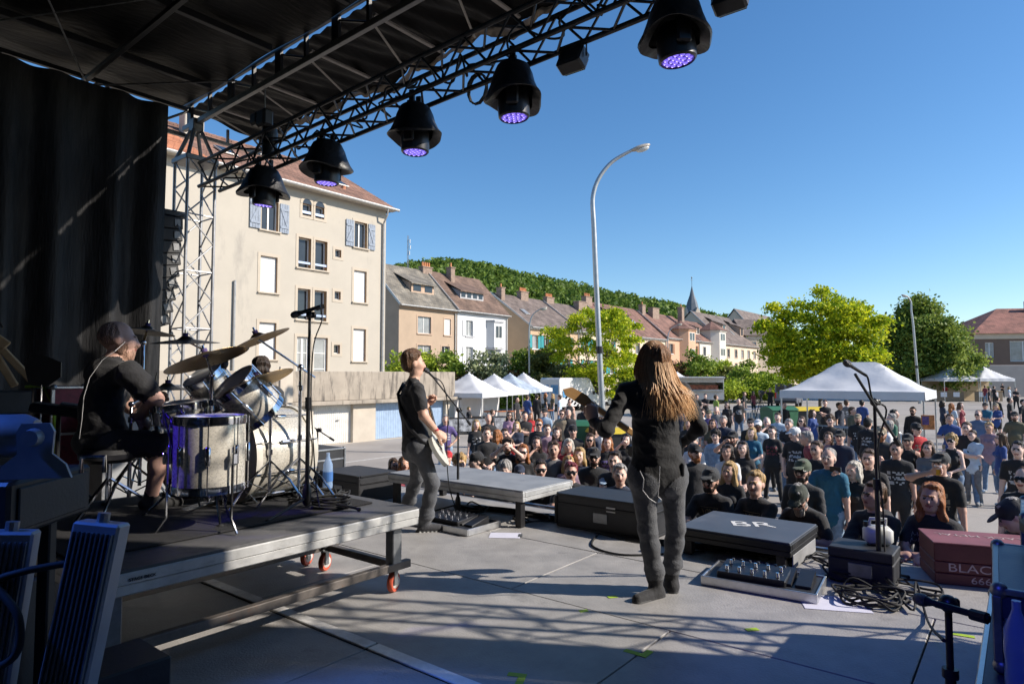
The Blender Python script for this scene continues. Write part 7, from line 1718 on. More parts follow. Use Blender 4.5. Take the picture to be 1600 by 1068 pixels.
# throne
p = on_z(168, 802, RZ_); THRONE = p
t = thing('drum_throne', 'round black drum throne on a chrome tripod', 'stool', p)
MB().lathe([(0, .36), (.15, .36), (.185, .385), (.19, .42), (.17, .45), (0, .455)], 28).build('seat', M('vinyl_black', (.02, .02, .022), .45, 0, .2, 30), t, smooth=40); MB().cyl((0, 0, .08), (0, 0, .37), .02, n=10).build('post', chrome, t)
for k in range(3): th = k * 2.094 + .5; MB().tube([(0, 0, .25), (.2 * math.cos(th), .2 * math.sin(th), .1), (.32 * math.cos(th), .32 * math.sin(th), .012)], .011, 6).build('leg', chrome, t)
# kick pedal
t = thing('kick_pedal', 'chrome kick drum pedal under the foot of the drummer', 'pedal', S(2.3, 4.68, RZ_), TH)
MB().rbox((0, 0, .03), (.26, .09, .012), .003, Matrix.Rotation(-.18, 3, 'Y')).build('footboard', steel, t); MB().tube([(.14, -.06, 0), (.14, -.06, .2), (.14, .06, .2), (.14, .06, 0)], .01, 6).build('frame', chrome, t); MB().cyl((.14, 0, .2), (.2, 0, .3), .006, n=6).build('beater', chrome, t)
# sample pad
p = P3(92, 640, 4.9)
t = thing('sample_pad', 'electronic drum pad on a stand beside the drummer', 'drum pad', p, TH - .35)
MB().rbox((0, 0, 0), (.34, .36, .07), .012, Matrix.Rotation(.18, 3, 'Y')).build('body', blk_pl, t)
for i in range(2):
 for j in range(3): MB().rbox((-.07 + .14 * i, -.11 + .11 * j, .04), (.12, .095, .012), .004, Matrix.Rotation(.18, 3, 'Y')).build('pad', M('pad_rubber', (.09, .085, .09), .6), t)
MB().cyl((0, 0, -.03), (0, 0, RZ_ - p.z), .016, n=8).build('stand_pole', blk, t)
for k in range(3): MB().cyl((0, 0, RZ_ - p.z + .25), (.25 * math.cos(k * 2.1), .25 * math.sin(k * 2.1), RZ_ - p.z), .01, n=6).build('leg', blk, t)
# ================================================================ microphones
grl = M('mic_grille', (.1, .1, .105), .4, .8, .2, 200, bump=.5, bscale=400)
def mic(name, label, c, d, L=.17):
 d = Vector(d).normalized(); q = Matrix.Translation(c) @ d.to_track_quat('Z', 'Y').to_matrix().to_4x4(); t = thing(name, label, 'microphone', (0, 0, 0)); t.matrix_world = q; t.location = c; t.rotation_mode = 'QUATERNION'; t.rotation_quaternion = d.to_track_quat('Z', 'Y')
 MB().lathe([(0, -L), (.011, -L), (.013, -.03), (.019, -.012), (.019, -.004)], 16).build('handle', blk_pl, t, smooth=40); MB().lathe([(.021, -.006), (.025, .004), (.026, .02), (.022, .038), (.012, .048), (0, .05)], 16).build('grille', grl, t, smooth=50)
def mic_stand(label, foot, pole_h, boom0, boom1, r=.012, legs=.33, th0=.3, group='microphone stands', round_base=False):
 f = Vector(foot); t = thing('microphone_stand', label, 'mic stand', f, 0, group); hd = Vector((0, 0, pole_h))
 MB().cyl((0, 0, .06), (0, 0, pole_h * .55), r * 1.25, n=10).build('lower_tube', blk, t, smooth=40); MB().cyl((0, 0, pole_h * .55), hd, r * .85, n=10).build('upper_tube', blk, t, smooth=40); MB().cyl((0, 0, pole_h * .52), (0, 0, pole_h * .58), r * 1.9, n=10).build('clutch', blk_pl, t, smooth=40)
 b0, b1 = Vector(boom0) - f, Vector(boom1) - f; MB().cyl(b0, b1, r * .75, n=8).build('boom', blk, t, smooth=40); m = MB(); m.ell(hd, r * 2.3, 10, 6); m.rbox(hd + Vector((.02, 0, .0)), (.05, .03, .045), .008); m.build('clamp', blk_pl, t, smooth=40); MB().cyl(b0 - (b1 - b0).normalized() * .03, b0 + (b1 - b0).normalized() * .03, r * 1.4, n=8).build('counterweight', blk, t)
 MB().lathe([(.018, .2), (.03, .16), (.034, .08), (.02, .05)], 12).build('leg_hub', blk_pl, t, smooth=40)
 for k in range(3):
  th = th0 + k * 2.094; u = Vector((math.cos(th), math.sin(th), 0)); MB().cyl(u * .02 + Vector((0, 0, .1)), u * legs + Vector((0, 0, .016)), r * .75, n=8).build('leg', blk, t, smooth=40); MB().ell(u * legs + Vector((0, 0, .014)), (.018, .018, .014), 8, 5).build('rubber_foot', rubber, t)
 return t
f = on_z(479, 800, RZ_); top = P3(484, 492, f.y)
mic_stand('black boom stand with microphone on the drum riser', f, top.z - f.z, P3(500, 480, f.y + .03), P3(470, 490, f.y - .02), th0=.1, legs=.36); mic('microphone', 'vocal microphone above the drum kit, on the riser stand', P3(465, 490, f.y - .03), P3(462, 491, f.y) - P3(498, 479, f.y))
f = S(5.42, 5.06); top = P3(712, 640, f.y)
mic_stand('black boom stand in front of the singer', f, top.z - f.z, P3(733, 660, f.y), P3(676, 588, f.y - .25), th0=.9, legs=.3); mic('microphone', 'silver vocal microphone at the mouth of the singer', P3(668, 580, f.y - .3), P3(668, 580, f.y - .3) - P3(700, 612, f.y - .1))
f = on_z(1381, 915, STZ); top = P3(1362, 628, f.y)
f2 = Vector((f.x - .03, f.y, f.z)); mic_stand('tall black boom stand near the burgundy crate', f2, top.z - f.z, P3(1402, 690, f.y), P3(1336, 584, f.y - .15), r=.014, th0=2.6, legs=.36); mic('microphone', 'black vocal microphone standing out against the big white tent', P3(1326, 569, f.y - .18), P3(1322, 566, f.y - .18) - P3(1352, 585, f.y - .1), .2)
f = S(4.35, 6.2); mic_stand('small boom stand behind the bass drum', f, .95, f + Vector((.16, 0, .85)), f + Vector((-.2, 0, 1.08)), r=.009, legs=.22)
f = Vector((1.80, 2.72, STZ)); mic_stand('short boom stand at the camera side of the flight cases', f, .62, P3(1530, 962, 2.56), P3(1462, 944, 2.72), r=.016, legs=.2); mic('microphone', 'dark instrument microphone on the short stand by the flight cases', P3(1446, 938, 2.74), P3(1446, 938, 2.74) - P3(1520, 958, 2.58), .24)
# ================================================================ platforms and boxes at the stage front
def platform(name, label, a0, a1, b0, b1, h, topm, edgem, legm, panel=None):
 t = thing(name, label, 'platform', S((a0 + a1) / 2, (b0 + b1) / 2), TH); A_, B_ = a1 - a0, b1 - b0
 MB().rbox((0, 0, h - .01), (A_ - .02, B_ - .02, .02), .003).build('deck_panel', topm, t)
 for sx in (-1, 1): m = MB(); m.rbox((sx * (A_ / 2 - .018), 0, h - .04), (.036, B_, .055), .005); m.rbox((sx * (A_ / 2 - .026), 0, h - .092), (.036, B_ - .01, .045), .005); m.build('edge_rail', edgem, t)
 for sy in (-1, 1): m = MB(); m.rbox((0, sy * (B_ / 2 - .018), h - .04), (A_ - .076, .036, .055), .005); m.rbox((0, sy * (B_ / 2 - .026), h - .092), (A_ - .09, .036, .045), .005); m.build('edge_rail', edgem, t)
 for sx in (-1, 1):
  for sy in (-1, 1): MB().rbox((sx * (A_ / 2 - .07), sy * (B_ / 2 - .09), (h - .11) / 2), (.075, .075, h - .115), .005).build('leg', legm, t)
 return t
platform('stage_platform', 'long grey platform beside the singer, aluminium edges on black legs', 5.27, 6.2, 4.02, 6.08, .385, M('platform_top', (.30, .31, .32), .55, .2, .2, 3, stain=((.2, .2, .21), 2, .55, None)), alu_e, blk)
t = platform('stage_platform', 'low black platform with white letters in front of the long haired guitarist', 5.42, 6.28, 1.48, 2.44, .235, M('platform_dark', (.075, .085, .105), .5, .1, .2, 3, stain=((.14, .15, .17), 2, .6, None)), blk, blk)
MB().rbox((0, -.47, .07), (.7, .012, .11), .003).build('side_panel', M('panel_grey', (.26, .26, .26), .6, 0, .2, 4), t)
wtape = M('tape_white', (.62, .62, .62), .7, 0, .1)
text_obj('platform_lettering', 'BR', .26, wtape, t, (.05, -.02, .2365), (0, 0, R(-62)), .0012, xs=1.25)
def case(name, label, cat, c, rz, d, body, edge=None, corners=True, handle=True, lid=.7):
 t = thing(name, label, cat, c, rz); MB().rbox((0, 0, d[2] * lid / 2), (d[0], d[1], d[2] * lid - .004), .008).build('body', body, t); MB().rbox((0, 0, d[2] * (1 + lid) / 2), (d[0], d[1], d[2] * (1 - lid) - .004), .008).build('lid', body, t)
 if edge:
  for sx in (-1, 1):
   for sy in (-1, 1): MB().rbox((sx * d[0] / 2, sy * d[1] / 2, d[2] / 2), (.03, .03, d[2] - .06), .004).build('edge_profile', edge, t)
  for z in (.012, d[2] * lid, d[2] - .012):
   for sx in (-1, 1): MB().rbox((sx * d[0] / 2, 0, z), (.024, d[1] - .04, .024), .004).build('edge_profile', edge, t); MB().rbox((0, sx * d[1] / 2, z), (d[0] - .04, .024, .024), .004).build('edge_profile', edge, t)
 if corners:
  for sx in (-1, 1):
   for sy in (-1, 1):
    for sz in (0, 1): MB().ell((sx * (d[0] / 2 - .008), sy * (d[1] / 2 - .008), .012 + sz * (d[2] - .024)), .03, 10, 6).build('ball_corner', steel, t, smooth=50)
 if handle: MB().rbox((-d[0] / 2 - .006, 0, d[2] * .42), (.012, .16, .1), .004).build('handle_dish', steel, t)
 return t
boxm = M('box_black', (.022, .023, .026), .55, 0, .3, 6, bump=.08, bscale=60)
c = case('stage_box', 'black road box behind the cables at the stage front', 'box', S(5.92, 3.34), TH, (.55, 1.06, .34), boxm, blk, False); MB().rbox((-.28, -.12, .24), (.008, .1, .05), .002).build('label_plate', wtape, c)
case('stage_box', 'black speaker box beside the long platform, near the peering woman', 'box', S(5.35, 6.75), TH, (.6, .8, .34), boxm, blk, False); case('stage_box', 'small black box with cables on top at the far end of the stage', 'box', S(5.15, 7.5), TH, (.4, .5, .26), boxm, blk, False)
case('road_case', 'silver edged road case open at the far end of the stage', 'case', S(5.6, 8.2), TH, (.6, .9, .52), boxm, alu, True)
def pedalboard(label, a0, a1, b0, b1, seed, th=0):
 rnd = random.Random(seed); t = thing('pedalboard', label, 'pedalboard', S((a0 + a1) / 2, (b0 + b1) / 2), TH + th); A_, B_ = a1 - a0, b1 - b0
 MB().rbox((0, 0, .03), (A_, B_, .05), .006).build('tray', boxm, t)
 for sx in (-1, 1): MB().rbox((sx * A_ / 2, 0, .034), (.016, B_ + .016, .064), .003).build('tray_edge', alu, t); MB().rbox((0, sx * B_ / 2, .034), (A_ - .018, .016, .064), .003).build('tray_edge', alu, t)
 u = MB().rbox((-.02, .06, .085), (A_ * .62, B_ * .62, .05), .008, Matrix.Rotation(-.08, 3, 'Y')).build('effects_unit', blk_pl, t)
 for i in range(2):
  for j in range(5):
   MB().cyl((-.09 + .13 * i - .02, .06 + (j - 2) * B_ * .115, .105 + .01 * i), (-.09 + .13 * i - .02, .06 + (j - 2) * B_ * .115, .135 + .01 * i), .014, .011, n=10).build('foot_switch', chrome, u, smooth=40)
 for j in range(7): MB().cyl((A_ * .26, .06 + (j - 3) * B_ * .08, .115), (A_ * .26, .06 + (j - 3) * B_ * .08, .13), .009, n=8).build('knob', steel, u)
 e = MB(); e.add([(-.13, -.055, .06), (.13, -.055, .06), (.13, .055, .06), (-.13, .055, .06), (-.13, -.05, .075), (.13, -.05, .125), (.13, .05, .125), (-.13, .05, .075)], [(3, 2, 1, 0), (4, 5, 6, 7), (0, 1, 5, 4), (1, 2, 6, 5), (2, 3, 7, 6), (3, 0, 4, 7)])
 for k in range(2): o = e.build('expression_pedal', blk_pl, t); o.location = (0, -B_ * .5 + .1 + .13 * k, .0)
 return t
pedalboard('silver framed effects board at the foot of the stand of the singer', 4.72, 5.22, 4.28, 5.02, 3)
pedalboard('silver framed effects board beside the low black platform', 4.78, 5.26, 1.18, 1.96, 5, .1)
for px, py, w_, h_, rz, lab in ((789, 836, .21, .3, .5, 'white set list sheet on the deck below the long platform'), (1302, 942, .3, .42, .35, 'large pale set list sheet taped to the deck near the effects board')):
 o = MB().rbox((0, 0, .002), (w_, h_, .002), .0005).build('set_list', M('paper_set', (.62, .62, .72), .8, 0, .05), None, loc=on_z(px, py, STZ), rz=rz + 1.0); tag(o, lab, 'paper')
 MB().rbox((0, -h_ / 2, .0045), (w_ * .5, .04, .001), .0003).build('tape', steel, o)
t = case('stage_box', 'black powered box with a white jug on it behind the tall mic stand', 'box', S(5.62, 1.0), TH, (.34, .44, .26), boxm, None, False)
t = thing('jug', 'white plastic jug of fog fluid on the black box', 'jug', S(5.72, .92, STZ + .262), TH + .4)
m = MB(); m.rbox((0, 0, .07), (.13, .2, .14), .03); m.build('jug_body', M('jug_white', (.62, .62, .58), .35, 0, .08), t, smooth=60); MB().tube([(0, -.05, .13), (0, -.06, .19), (0, .05, .19), (0, .06, .13)], .014, 8).build('jug_handle', MATS['jug_white'], t, smooth=50); MB().cyl((0, .08, .13), (0, .08, .17), .02, n=10).build('cap', blk_pl, t)
burg = M('crate_burgundy', (.10, .02, .025), .55, 0, .25, 3, bump=.12, stain=((.05, .02, .022), 3, .58, None))
burt = M('crate_burgundy_top', (.22, .075, .085), .6, 0, .25, 3, stain=((.15, .04, .05), 3, .55, None))
p = at_d(1452, 872, 4.95)
t = thing('ammunition_crate', 'burgundy wooden crate with stencilled white letters at the stage edge', 'crate', (3.62, 5.02, STZ), R(-20))
for k, zz in enumerate((.043, .128)): MB().rbox((0, 0, zz), (.78, .46, .081), .005).build('board', burg, t)
MB().rbox((0, 0, .236), (.78, .46, .13), .006).build('lid', burg, t); MB().rbox((0, 0, .305), (.79, .47, .012), .003).build('lid_top', burt, t)
stn = M('stencil_white', (.42, .33, .32), .8, 0, .4, 30)
text_obj('stencil_lettering', 'BLACK', .085, stn, t, (-.13, -.2315, .128), (R(90), 0, 0), .001, xs=1.35); text_obj('stencil_lettering', '666  1', .07, stn, t, (-.05, -.2315, .045), (R(90), 0, 0), .001, xs=1.25); text_obj('stencil_lettering', 'BLACK METAL', .09, stn, t, (.0, .06, .3125), (0, 0, R(180)), .001, xs=1.1)
# flight cases at the right
navy = M('case_navy', (.03, .04, .085), .45, 0, .2, 5, bump=.06, bscale=80)
case('flight_case', 'long low silver edged flight case at the lower right', 'flight case', (2.27, 2.63, STZ), TH, (1.4, .62, .46), navy, alu, True, lid=.6)
case('flight_case', 'dark blue flight case standing on the long low one', 'flight case', (2.24, 2.62, STZ + .475), TH + .03, (.8, .5, .3), navy, steel, True, lid=.6)
case('flight_case', 'tall dark blue flight case at the right edge of the stage', 'flight case', (3.02, 3.36, STZ), TH, (.6, .62, .85), navy, steel, True)
t = thing('black_bag', 'soft black bag slumped on the blue flight cases', 'bag', (2.42, 2.78, STZ + .78), TH + .2)
MB().rbox((0, 0, .09), (.5, .36, .18), .07).build('bag_body', M('bag_nylon', (.012, .012, .014), .6, 0, .3, 8, bump=.8, bscale=10), t, smooth=70)
t = thing('water_bottle', 'clear blue tinted water bottle at the lower right by the cases', 'bottle', (1.76, 2.3, STZ + .475)); wb = clear('bottle_clear', (.35, .5, .75), .55)
MB().lathe([(0, 0), (.04, 0), (.042, .03), (.038, .08), (.042, .13), (.04, .2), (.02, .25), (.014, .27), (.014, .3), (0, .3)], 18).build('bottle_body', wb, t, smooth=50)
t = thing('water_bottle', 'blue water bottle standing on the riser behind the cymbal stands', 'bottle', on_z(512, 762, RZ_)); MB().lathe([(0, 0), (.04, 0), (.042, .03), (.038, .08), (.042, .13), (.04, .2), (.02, .25), (.014, .27), (.014, .3), (0, .3)], 18).build('bottle_body', wb, t, smooth=50); MB().lathe([(.043, .06), (.043, .14)], 18).build('bottle_label', M('bottle_label', (.05, .15, .4), .5), t)
# ================================================================ left foreground: cases, light bars, projector
t = thing('equipment_rack', 'black rack table in the left foreground carrying a blue lit lamp', 'rack', (-2.28, 2.52, STZ), R(4))
MB().rbox((0, 0, 1.08), (.98, .5, .2), .012).build('top_case', M('case_black', (.012, .012, .014), .5, 0, .3, 6), t); MB().rbox((.495, 0, 1.08), (.012, .42, .15), .004).build('end_plate', boxm, t)
for sx in (-1, 1):
 for sy in (-1, 1): MB().rbox((sx * .4 - .05, sy * .2, .49), (.05, .05, .98), .006).build('post', blk, t)
MB().rbox((-.1, .1, .35), (.75, .4, .7), .01).build('lower_case', boxm, t)
t = case('stage_box', 'black box on the deck beside the leaning light bars', 'box', (-1.60, 2.68, STZ), TH, (.3, .3, .42), boxm, None, False)
barm = M('light_bar_grey', (.24, .27, .32), .45, .4, .15, 6); fins = M('light_bar_fins', (.10, .12, .15), .5, .4, .2, 40)
def light_bar(label, p0, p1, w_):
 p0, p1 = Vector(p0), Vector(p1); d = (p1 - p0); L = d.length; q = d.to_track_quat('Z', 'Y'); t = thing('light_bar', label, 'light bar', p0); t.rotation_mode = 'QUATERNION'; t.rotation_quaternion = q @ Matrix.Rotation(.9, 4, 'Z').to_quaternion()
 MB().rbox((0, 0, L / 2), (w_, .09, L), .008).build('housing', barm, t)
 for k in range(9): MB().rbox((-w_ * .4 + w_ * .1 * k, .052, L / 2), (.005, .018, L - .06), .001).build('fin', fins, t)
 MB().rbox((w_ / 2 + .002, 0, L * .62), (.006, .05, .14), .001).build('sticker', M('sticker_red', (.45, .05, .08), .5), t); MB().cyl((0, 0, L), (0, 0, L + .03), .02, n=10).build('end_knob', steel, t)
light_bar('leaning grey light bar with cooling fins in the left foreground', (-1.52, 2.12, STZ + .02), (-1.40, 2.24, 2.29), .15); light_bar('second grey light bar behind the leaning one, at the left edge', (-1.74, 2.1, STZ + .02), (-1.68, 2.2, 2.27), .15)
t = thing('stage_projector', 'blue lit lamp with a cut out yoke lying on the black flight case', 'stage light', (-1.80, 2.42, STZ + 1.185), R(14))
MB().lathe([(0, -.32), (.07, -.32), (.08, -.28), (.08, .1), (.06, .14), (0, .14)], 24, Matrix.Translation((-.12, .02, .15)) @ Matrix.Rotation(R(90), 4, 'Y')).build('lamp_body', barm, t, smooth=40)
yk = MB()
pl = [(-.12, 0), (.12, 0), (.1, .05), (.055, .09), (.06, .17), (.045, .2), (-.045, .2), (-.06, .17), (-.055, .09), (-.1, .05)]
yk.prism(pl, -.008, .008, Matrix.Translation((.05, -.06, .0)) @ Matrix.Rotation(R(90), 4, 'X') ); yk.build('yoke_plate', barm, t); MB().cyl((.05, -.075, .15), (.05, -.115, .15), .034, .028, n=16).build('knob', barm, t, smooth=40)
MB().tube([(.16, .05, .0), (.16, .05, .06), (.24, .05, .06), (.24, .05, .0)], .009, 6).build('case_handle', chrome, t)
m = MB(); pts = spline([(-1.5, 2.2, 2.16), (-1.6, 2.14, 2.15), (-1.66, 2.12, 2.12), (-1.57, 2.1, 2.02), (-1.58, 2.1, 1.9), (-1.72, 2.12, 1.84), (-1.9, 2.16, 1.86)], 6); tag(m.tube(pts, .012, 7).build('cable_loop', rubber, None, smooth=60), 'black cable loop hanging over the leaning light bars', 'cable')
# ================================================================ backline at the left wing
t = thing('amplifier_stack', 'black bass amplifier head on a tall speaker cabinet in the left wing', 'amplifier', S(1.72, 7.25), TH)
MB().rbox((0, 0, .5), (.45, .66, 1.0), .015).build('cabinet', boxm, t); MB().rbox((.23, 0, .5), (.012, .58, .9), .003).build('grille', grille, t); MB().rbox((0, 0, 1.11), (.34, .56, .19), .01).build('amplifier_head', blk_pl, t); MB().rbox((0, 0, 1.32), (.36, .52, .2), .01).build('amplifier_head', boxm, t)
for k in range(6): MB().cyl((-.18, -.2 + .08 * k, 1.14), (-.2, -.2 + .08 * k, 1.14), .012, n=8).build('knob', steel, t)
p = P3(66, 578, 5.7); t = thing('antenna_paddle', 'black paddle antenna on a thin stand behind the drummer', 'antenna', p, .2)
MB().prism([(-.14, .04), (-.1, -.13), (.04, -.15), (.15, -.06), (.15, .07), (.02, .13), (-.1, .12)], -.006, .006, Matrix.Rotation(R(90), 4, 'X') ).build('paddle', blk_pl, t); MB().cyl((0, 0, -.13), (0, 0, STZ - p.z), .008, n=6).build('pole', chrome, t)
p = P3(108, 622, 6.2); case('rack_case', 'small silver edged case with red side behind the drummer', 'case', (p.x, p.y, STZ), TH, (.4, .45, p.z - STZ + .12), M('case_red', (.2, .03, .045), .6, 0, .3, 30), alu, True)
p = P3(12, 560, 6.3); t = thing('guitar_rack', 'two guitar headstocks rising from a rack at the left edge', 'guitar rack', p, .3)
for k in range(2): MB().rbox((.12 * k - .05, 0, -.05), (.07, .03, .5), .01, Matrix.Rotation(-.5 - .2 * k, 3, 'Y')).build('guitar_neck', wood, t); MB().rbox((.12 * k - .2, -.01, .18), (.1, .025, .2), .01, Matrix.Rotation(-.7 - .2 * k, 3, 'Y')).build('headstock', wood, t)
for k in range(6): MB().cyl((-.2 + .03 * k, 0, .2 + .02 * k), (-.23 + .03 * k, 0, .25 + .02 * k), .009, n=6).build('tuner', chrome, t)
p0, p1, p2 = P3(40, 604, 6.0), P3(67, 603, 6.0), P3(84, 633, 5.9); t = thing('taped_stand', 'folded stand marked with bright yellow tape behind the drummer', 'stand', (0, 0, 0)); MB().tube([p0, p1, p2, Vector((p2.x + .1, p2.y, STZ))], .013, 6).build('frame', tape, t)
case('rack_case', 'grey flight case seen through the drum stands beyond the kit', 'case', S(2.6, 6.9), TH, (.6, .9, 1.25), M('case_grey', (.3, .31, .32), .5, .1, .1), alu, True)
# ================================================================ cables
def cable(label, pts, r=.008, n=5, group='cables on the stage floor'):
 return tag(MB().tube(spline(pts, n), r, 6).build('cable', rubber, None, smooth=60), label, 'cable', group)
def scribble(c, rad, turns, seed, z0=STZ, sq=1.0):
 rnd = random.Random(seed); out = []; n = int(turns * 9)
 for i in range(n):
  th = i * .7 + rnd.uniform(-.2, .2); rr = rad * rnd.uniform(.45, 1.05); out.append(Vector((c[0] + rr * math.cos(th), c[1] + rr * math.sin(th) * sq, z0 + .01 + .018 * (i % 5) * rnd.random() + .004 * turns * rnd.random())))
 return out
q = on_z(1345, 898, STZ)
for i, (px, py, rad, tn, lab) in enumerate([(1345, 905, .26, 5, 'tangled cables between the effects board and the tall mic stand'), (1362, 938, .24, 6, 'coil of cable at the foot of the tall mic stand'), (1300, 880, .2, 3, 'cables behind the effects board'), (1420, 925, .22, 3, 'cables in front of the burgundy crate'), (1180, 850, .3, 5, 'cables under the low black platform'),
  (905, 815, .24, 5, 'tangled cables beside the black road box'), (950, 822, .25, 4, 'cables behind the long haired guitarist'), (735, 800, .2, 4, 'cables behind the effects board of the singer'), (830, 812, .26, 3, 'cables under the end of the long platform')]):
 p = on_z(px, py, STZ); cable(lab, scribble(p, rad, tn, i), .0085)
p = on_z(515, 795, RZ_); cable('coil of cable on the drum riser', [Vector((p.x + .13 * math.cos(i * .6) + .01 * (i % 3), p.y + .1 * math.sin(i * .6), RZ_ + .01 + .002 * i)) for i in range(42)], .008)
p = on_z(500, 778, RZ_); cable('loose cables round the stands on the riser', scribble(p, .25, 5, 21, RZ_), .007)
for k in range(5): cable(['cable at the far side of the bundle along the stage front', 'second cable of the bundle along the stage front', 'middle cable of the bundle along the stage front', 'fourth cable of the bundle along the stage front', 'cable at the near side of the bundle along the stage front'][k], [on_z(720, 790 + k, STZ) + Vector((0, 0, .01)), on_z(800, 796 + 2 * k, STZ) + Vector((0, 0, .012)), on_z(890, 814 + 2 * k, STZ) + Vector((0, 0, .014)), on_z(985, 838 + 2 * k, STZ) + Vector((0, 0, .01)), on_z(1100, 852 + 2 * k, STZ) + Vector((0, 0, .012)), on_z(1240, 870 + k, STZ) + Vector((0, 0, .01))], .009)
cable('cable curving over the deck past the boots of the long haired guitarist', [on_z(935, 835, STZ) + Vector((0, 0, .01)), on_z(925, 853, STZ) + Vector((0, 0, .01)), on_z(960, 866, STZ) + Vector((0, 0, .01)), on_z(1010, 868, STZ) + Vector((0, 0, .01)), on_z(1100, 862, STZ) + Vector((0, 0, .01))], .009)
cable('cable looping from the cable pile to the short boom stand', [on_z(1400, 930, STZ) + Vector((0, 0, .02)), on_z(1428, 960, STZ) + Vector((0, 0, .03)), on_z(1432, 935, STZ) + Vector((0, 0, .12)), on_z(1450, 975, STZ) + Vector((0, 0, .02)), P3(1475, 1000, 2.7)], .008)
cable('cable hanging from the microphone on the riser', [P3(500, 479, 4.6), P3(503, 500, 4.58), P3(490, 540, 4.56), P3(486, 620, 4.55), P3(490, 700, 4.55), P3(494, 760, 4.55), P3(500, 792, 4.5)], .005)
cable('cable hanging from the microphone of the singer', [P3(676, 588, 7.1), P3(692, 600, 7.15), P3(700, 640, 7.2), P3(698, 700, 7.2), P3(702, 760, 7.2), P3(715, 800, 7.2)], .006)
cable('cable hanging from the tall stand microphone', [P3(1348, 583, 4.75), P3(1356, 590, 4.75), P3(1364, 625, 4.8), P3(1385, 640, 4.84), P3(1372, 700, 4.84), P3(1380, 800, 4.86), P3(1384, 900, 4.86)], .007)
cable('black cable on the floor tom microphone', [P3(255, 640, 4.1), P3(262, 670, 4.0), P3(275, 710, 3.95), P3(300, 745, 3.9), P3(312, 790, 3.95)], .006)
mic('microphone', 'silver drum microphone clipped to the floor tom', P3(272, 662, 4.02), P3(272, 662, 4.0) - P3(255, 640, 4.05), .1); mic('microphone', 'small microphone clipped to the rack tom', P3(352, 566, 4.75), Vector((-.3, .1, -.8)), .1)
# monitor wedges at the shadow side and rear wash lights that give the violet and blue light on the kit
def wash(label, loc, aim, col, e, ang):
 t = thing('wash_light', label, 'stage light', loc); d = (Vector(aim) - Vector(loc)).normalized(); q = (-d).to_track_quat('Z', 'Y')
 MB().lathe([(0, .16), (.1, .16), (.14, .05), (.14, -.02), (.12, -.03), (0, -.02)], 20, q.to_matrix().to_4x4()).build('lamp_head', blk_pl, t, smooth=40); MB().lathe([(0, -.032), (.12, -.032)], 20, q.to_matrix().to_4x4()).build('lens', lens_m, t)
 MB().tube([(-.17, 0, 0), (-.17, 0, .3), (.17, 0, .3), (.17, 0, 0)], .015, 6).build('yoke', blk, t)
 l = bpy.data.lights.new('wash_beam', 'SPOT'); l.energy = e; l.color = col; l.spot_size = R(ang); l.spot_blend = .5; l.shadow_soft_size = .12; lo = bpy.data.objects.new('wash_beam', l); COL.objects.link(lo); lo.parent = t; lo.location = d * .06; lo.rotation_mode = 'QUATERNION'; lo.rotation_quaternion = q
wash('violet wash light on the rear truss over the drums', S(-1.2, 6.6, 5.6), S(2.0, 4.15, 2.3), (.07, .03, 1), 800, 8.5)
wash('blue wash light on the rear truss over the left wing', S(-1.9, 4.4, 6.0), Vector((-1.6, 2.25, 2.1)), (.06, .2, 1), 700, 20)
wash('blue wash light on the rear truss over the flight cases', S(-1.9, .6, 6.0), Vector((2.5, 2.9, 1.6)), (.05, .08, 1), 260, 34)
# ================================================================ the band
def NP(v): return np.array(v[:], float)
def figure(name, label, root, build, vox, mats, hands, folds, seed, soft=.012):
 root = NP(root); b = Body(); build(b, lambda px, py, d: NP(at_d(px, py, d)) - root)
 V, F, MT = grow(b, vox); V = cloth_folds(V, F, MT, [SHIRT], folds, seed); V = cloth_folds(V, F, MT, [PANT], folds * .38, seed + 5); V = hair_locks(V, F, MT, .004, seed)
 for q, hd, dr, palm, kind in hands: V, F, MT = place_hand(V, F, MT, q, NP(hd) - root, NP(dr), NP(palm), kind, .0042, 1.03)
 o = link(name, mesh_np(name, V, F, MT, mats), None, tuple(root)); return tag(o, label, 'person')
def pmats(skin, shirt, pant, shoe, hair, acc=BLACK, pk='cloth'):
 return [cloth_mat(skin, 'skin'), cloth_mat(shirt, 'cloth'), cloth_mat(pant, pk), cloth_mat(shoe, 'cloth'), cloth_mat(hair, 'hair'), MATS['eye_dark'], cloth_mat(acc, 'cloth'), cloth_mat((.4, .4, .4), 'cloth'), MATS['lips']]
blackjean = M('jeans_charcoal', (.072, .075, .083), .85, 0, .45, 5, bump=.35, bscale=110, sheen=.15, stain=((.16, .165, .175), 4, .52, None))
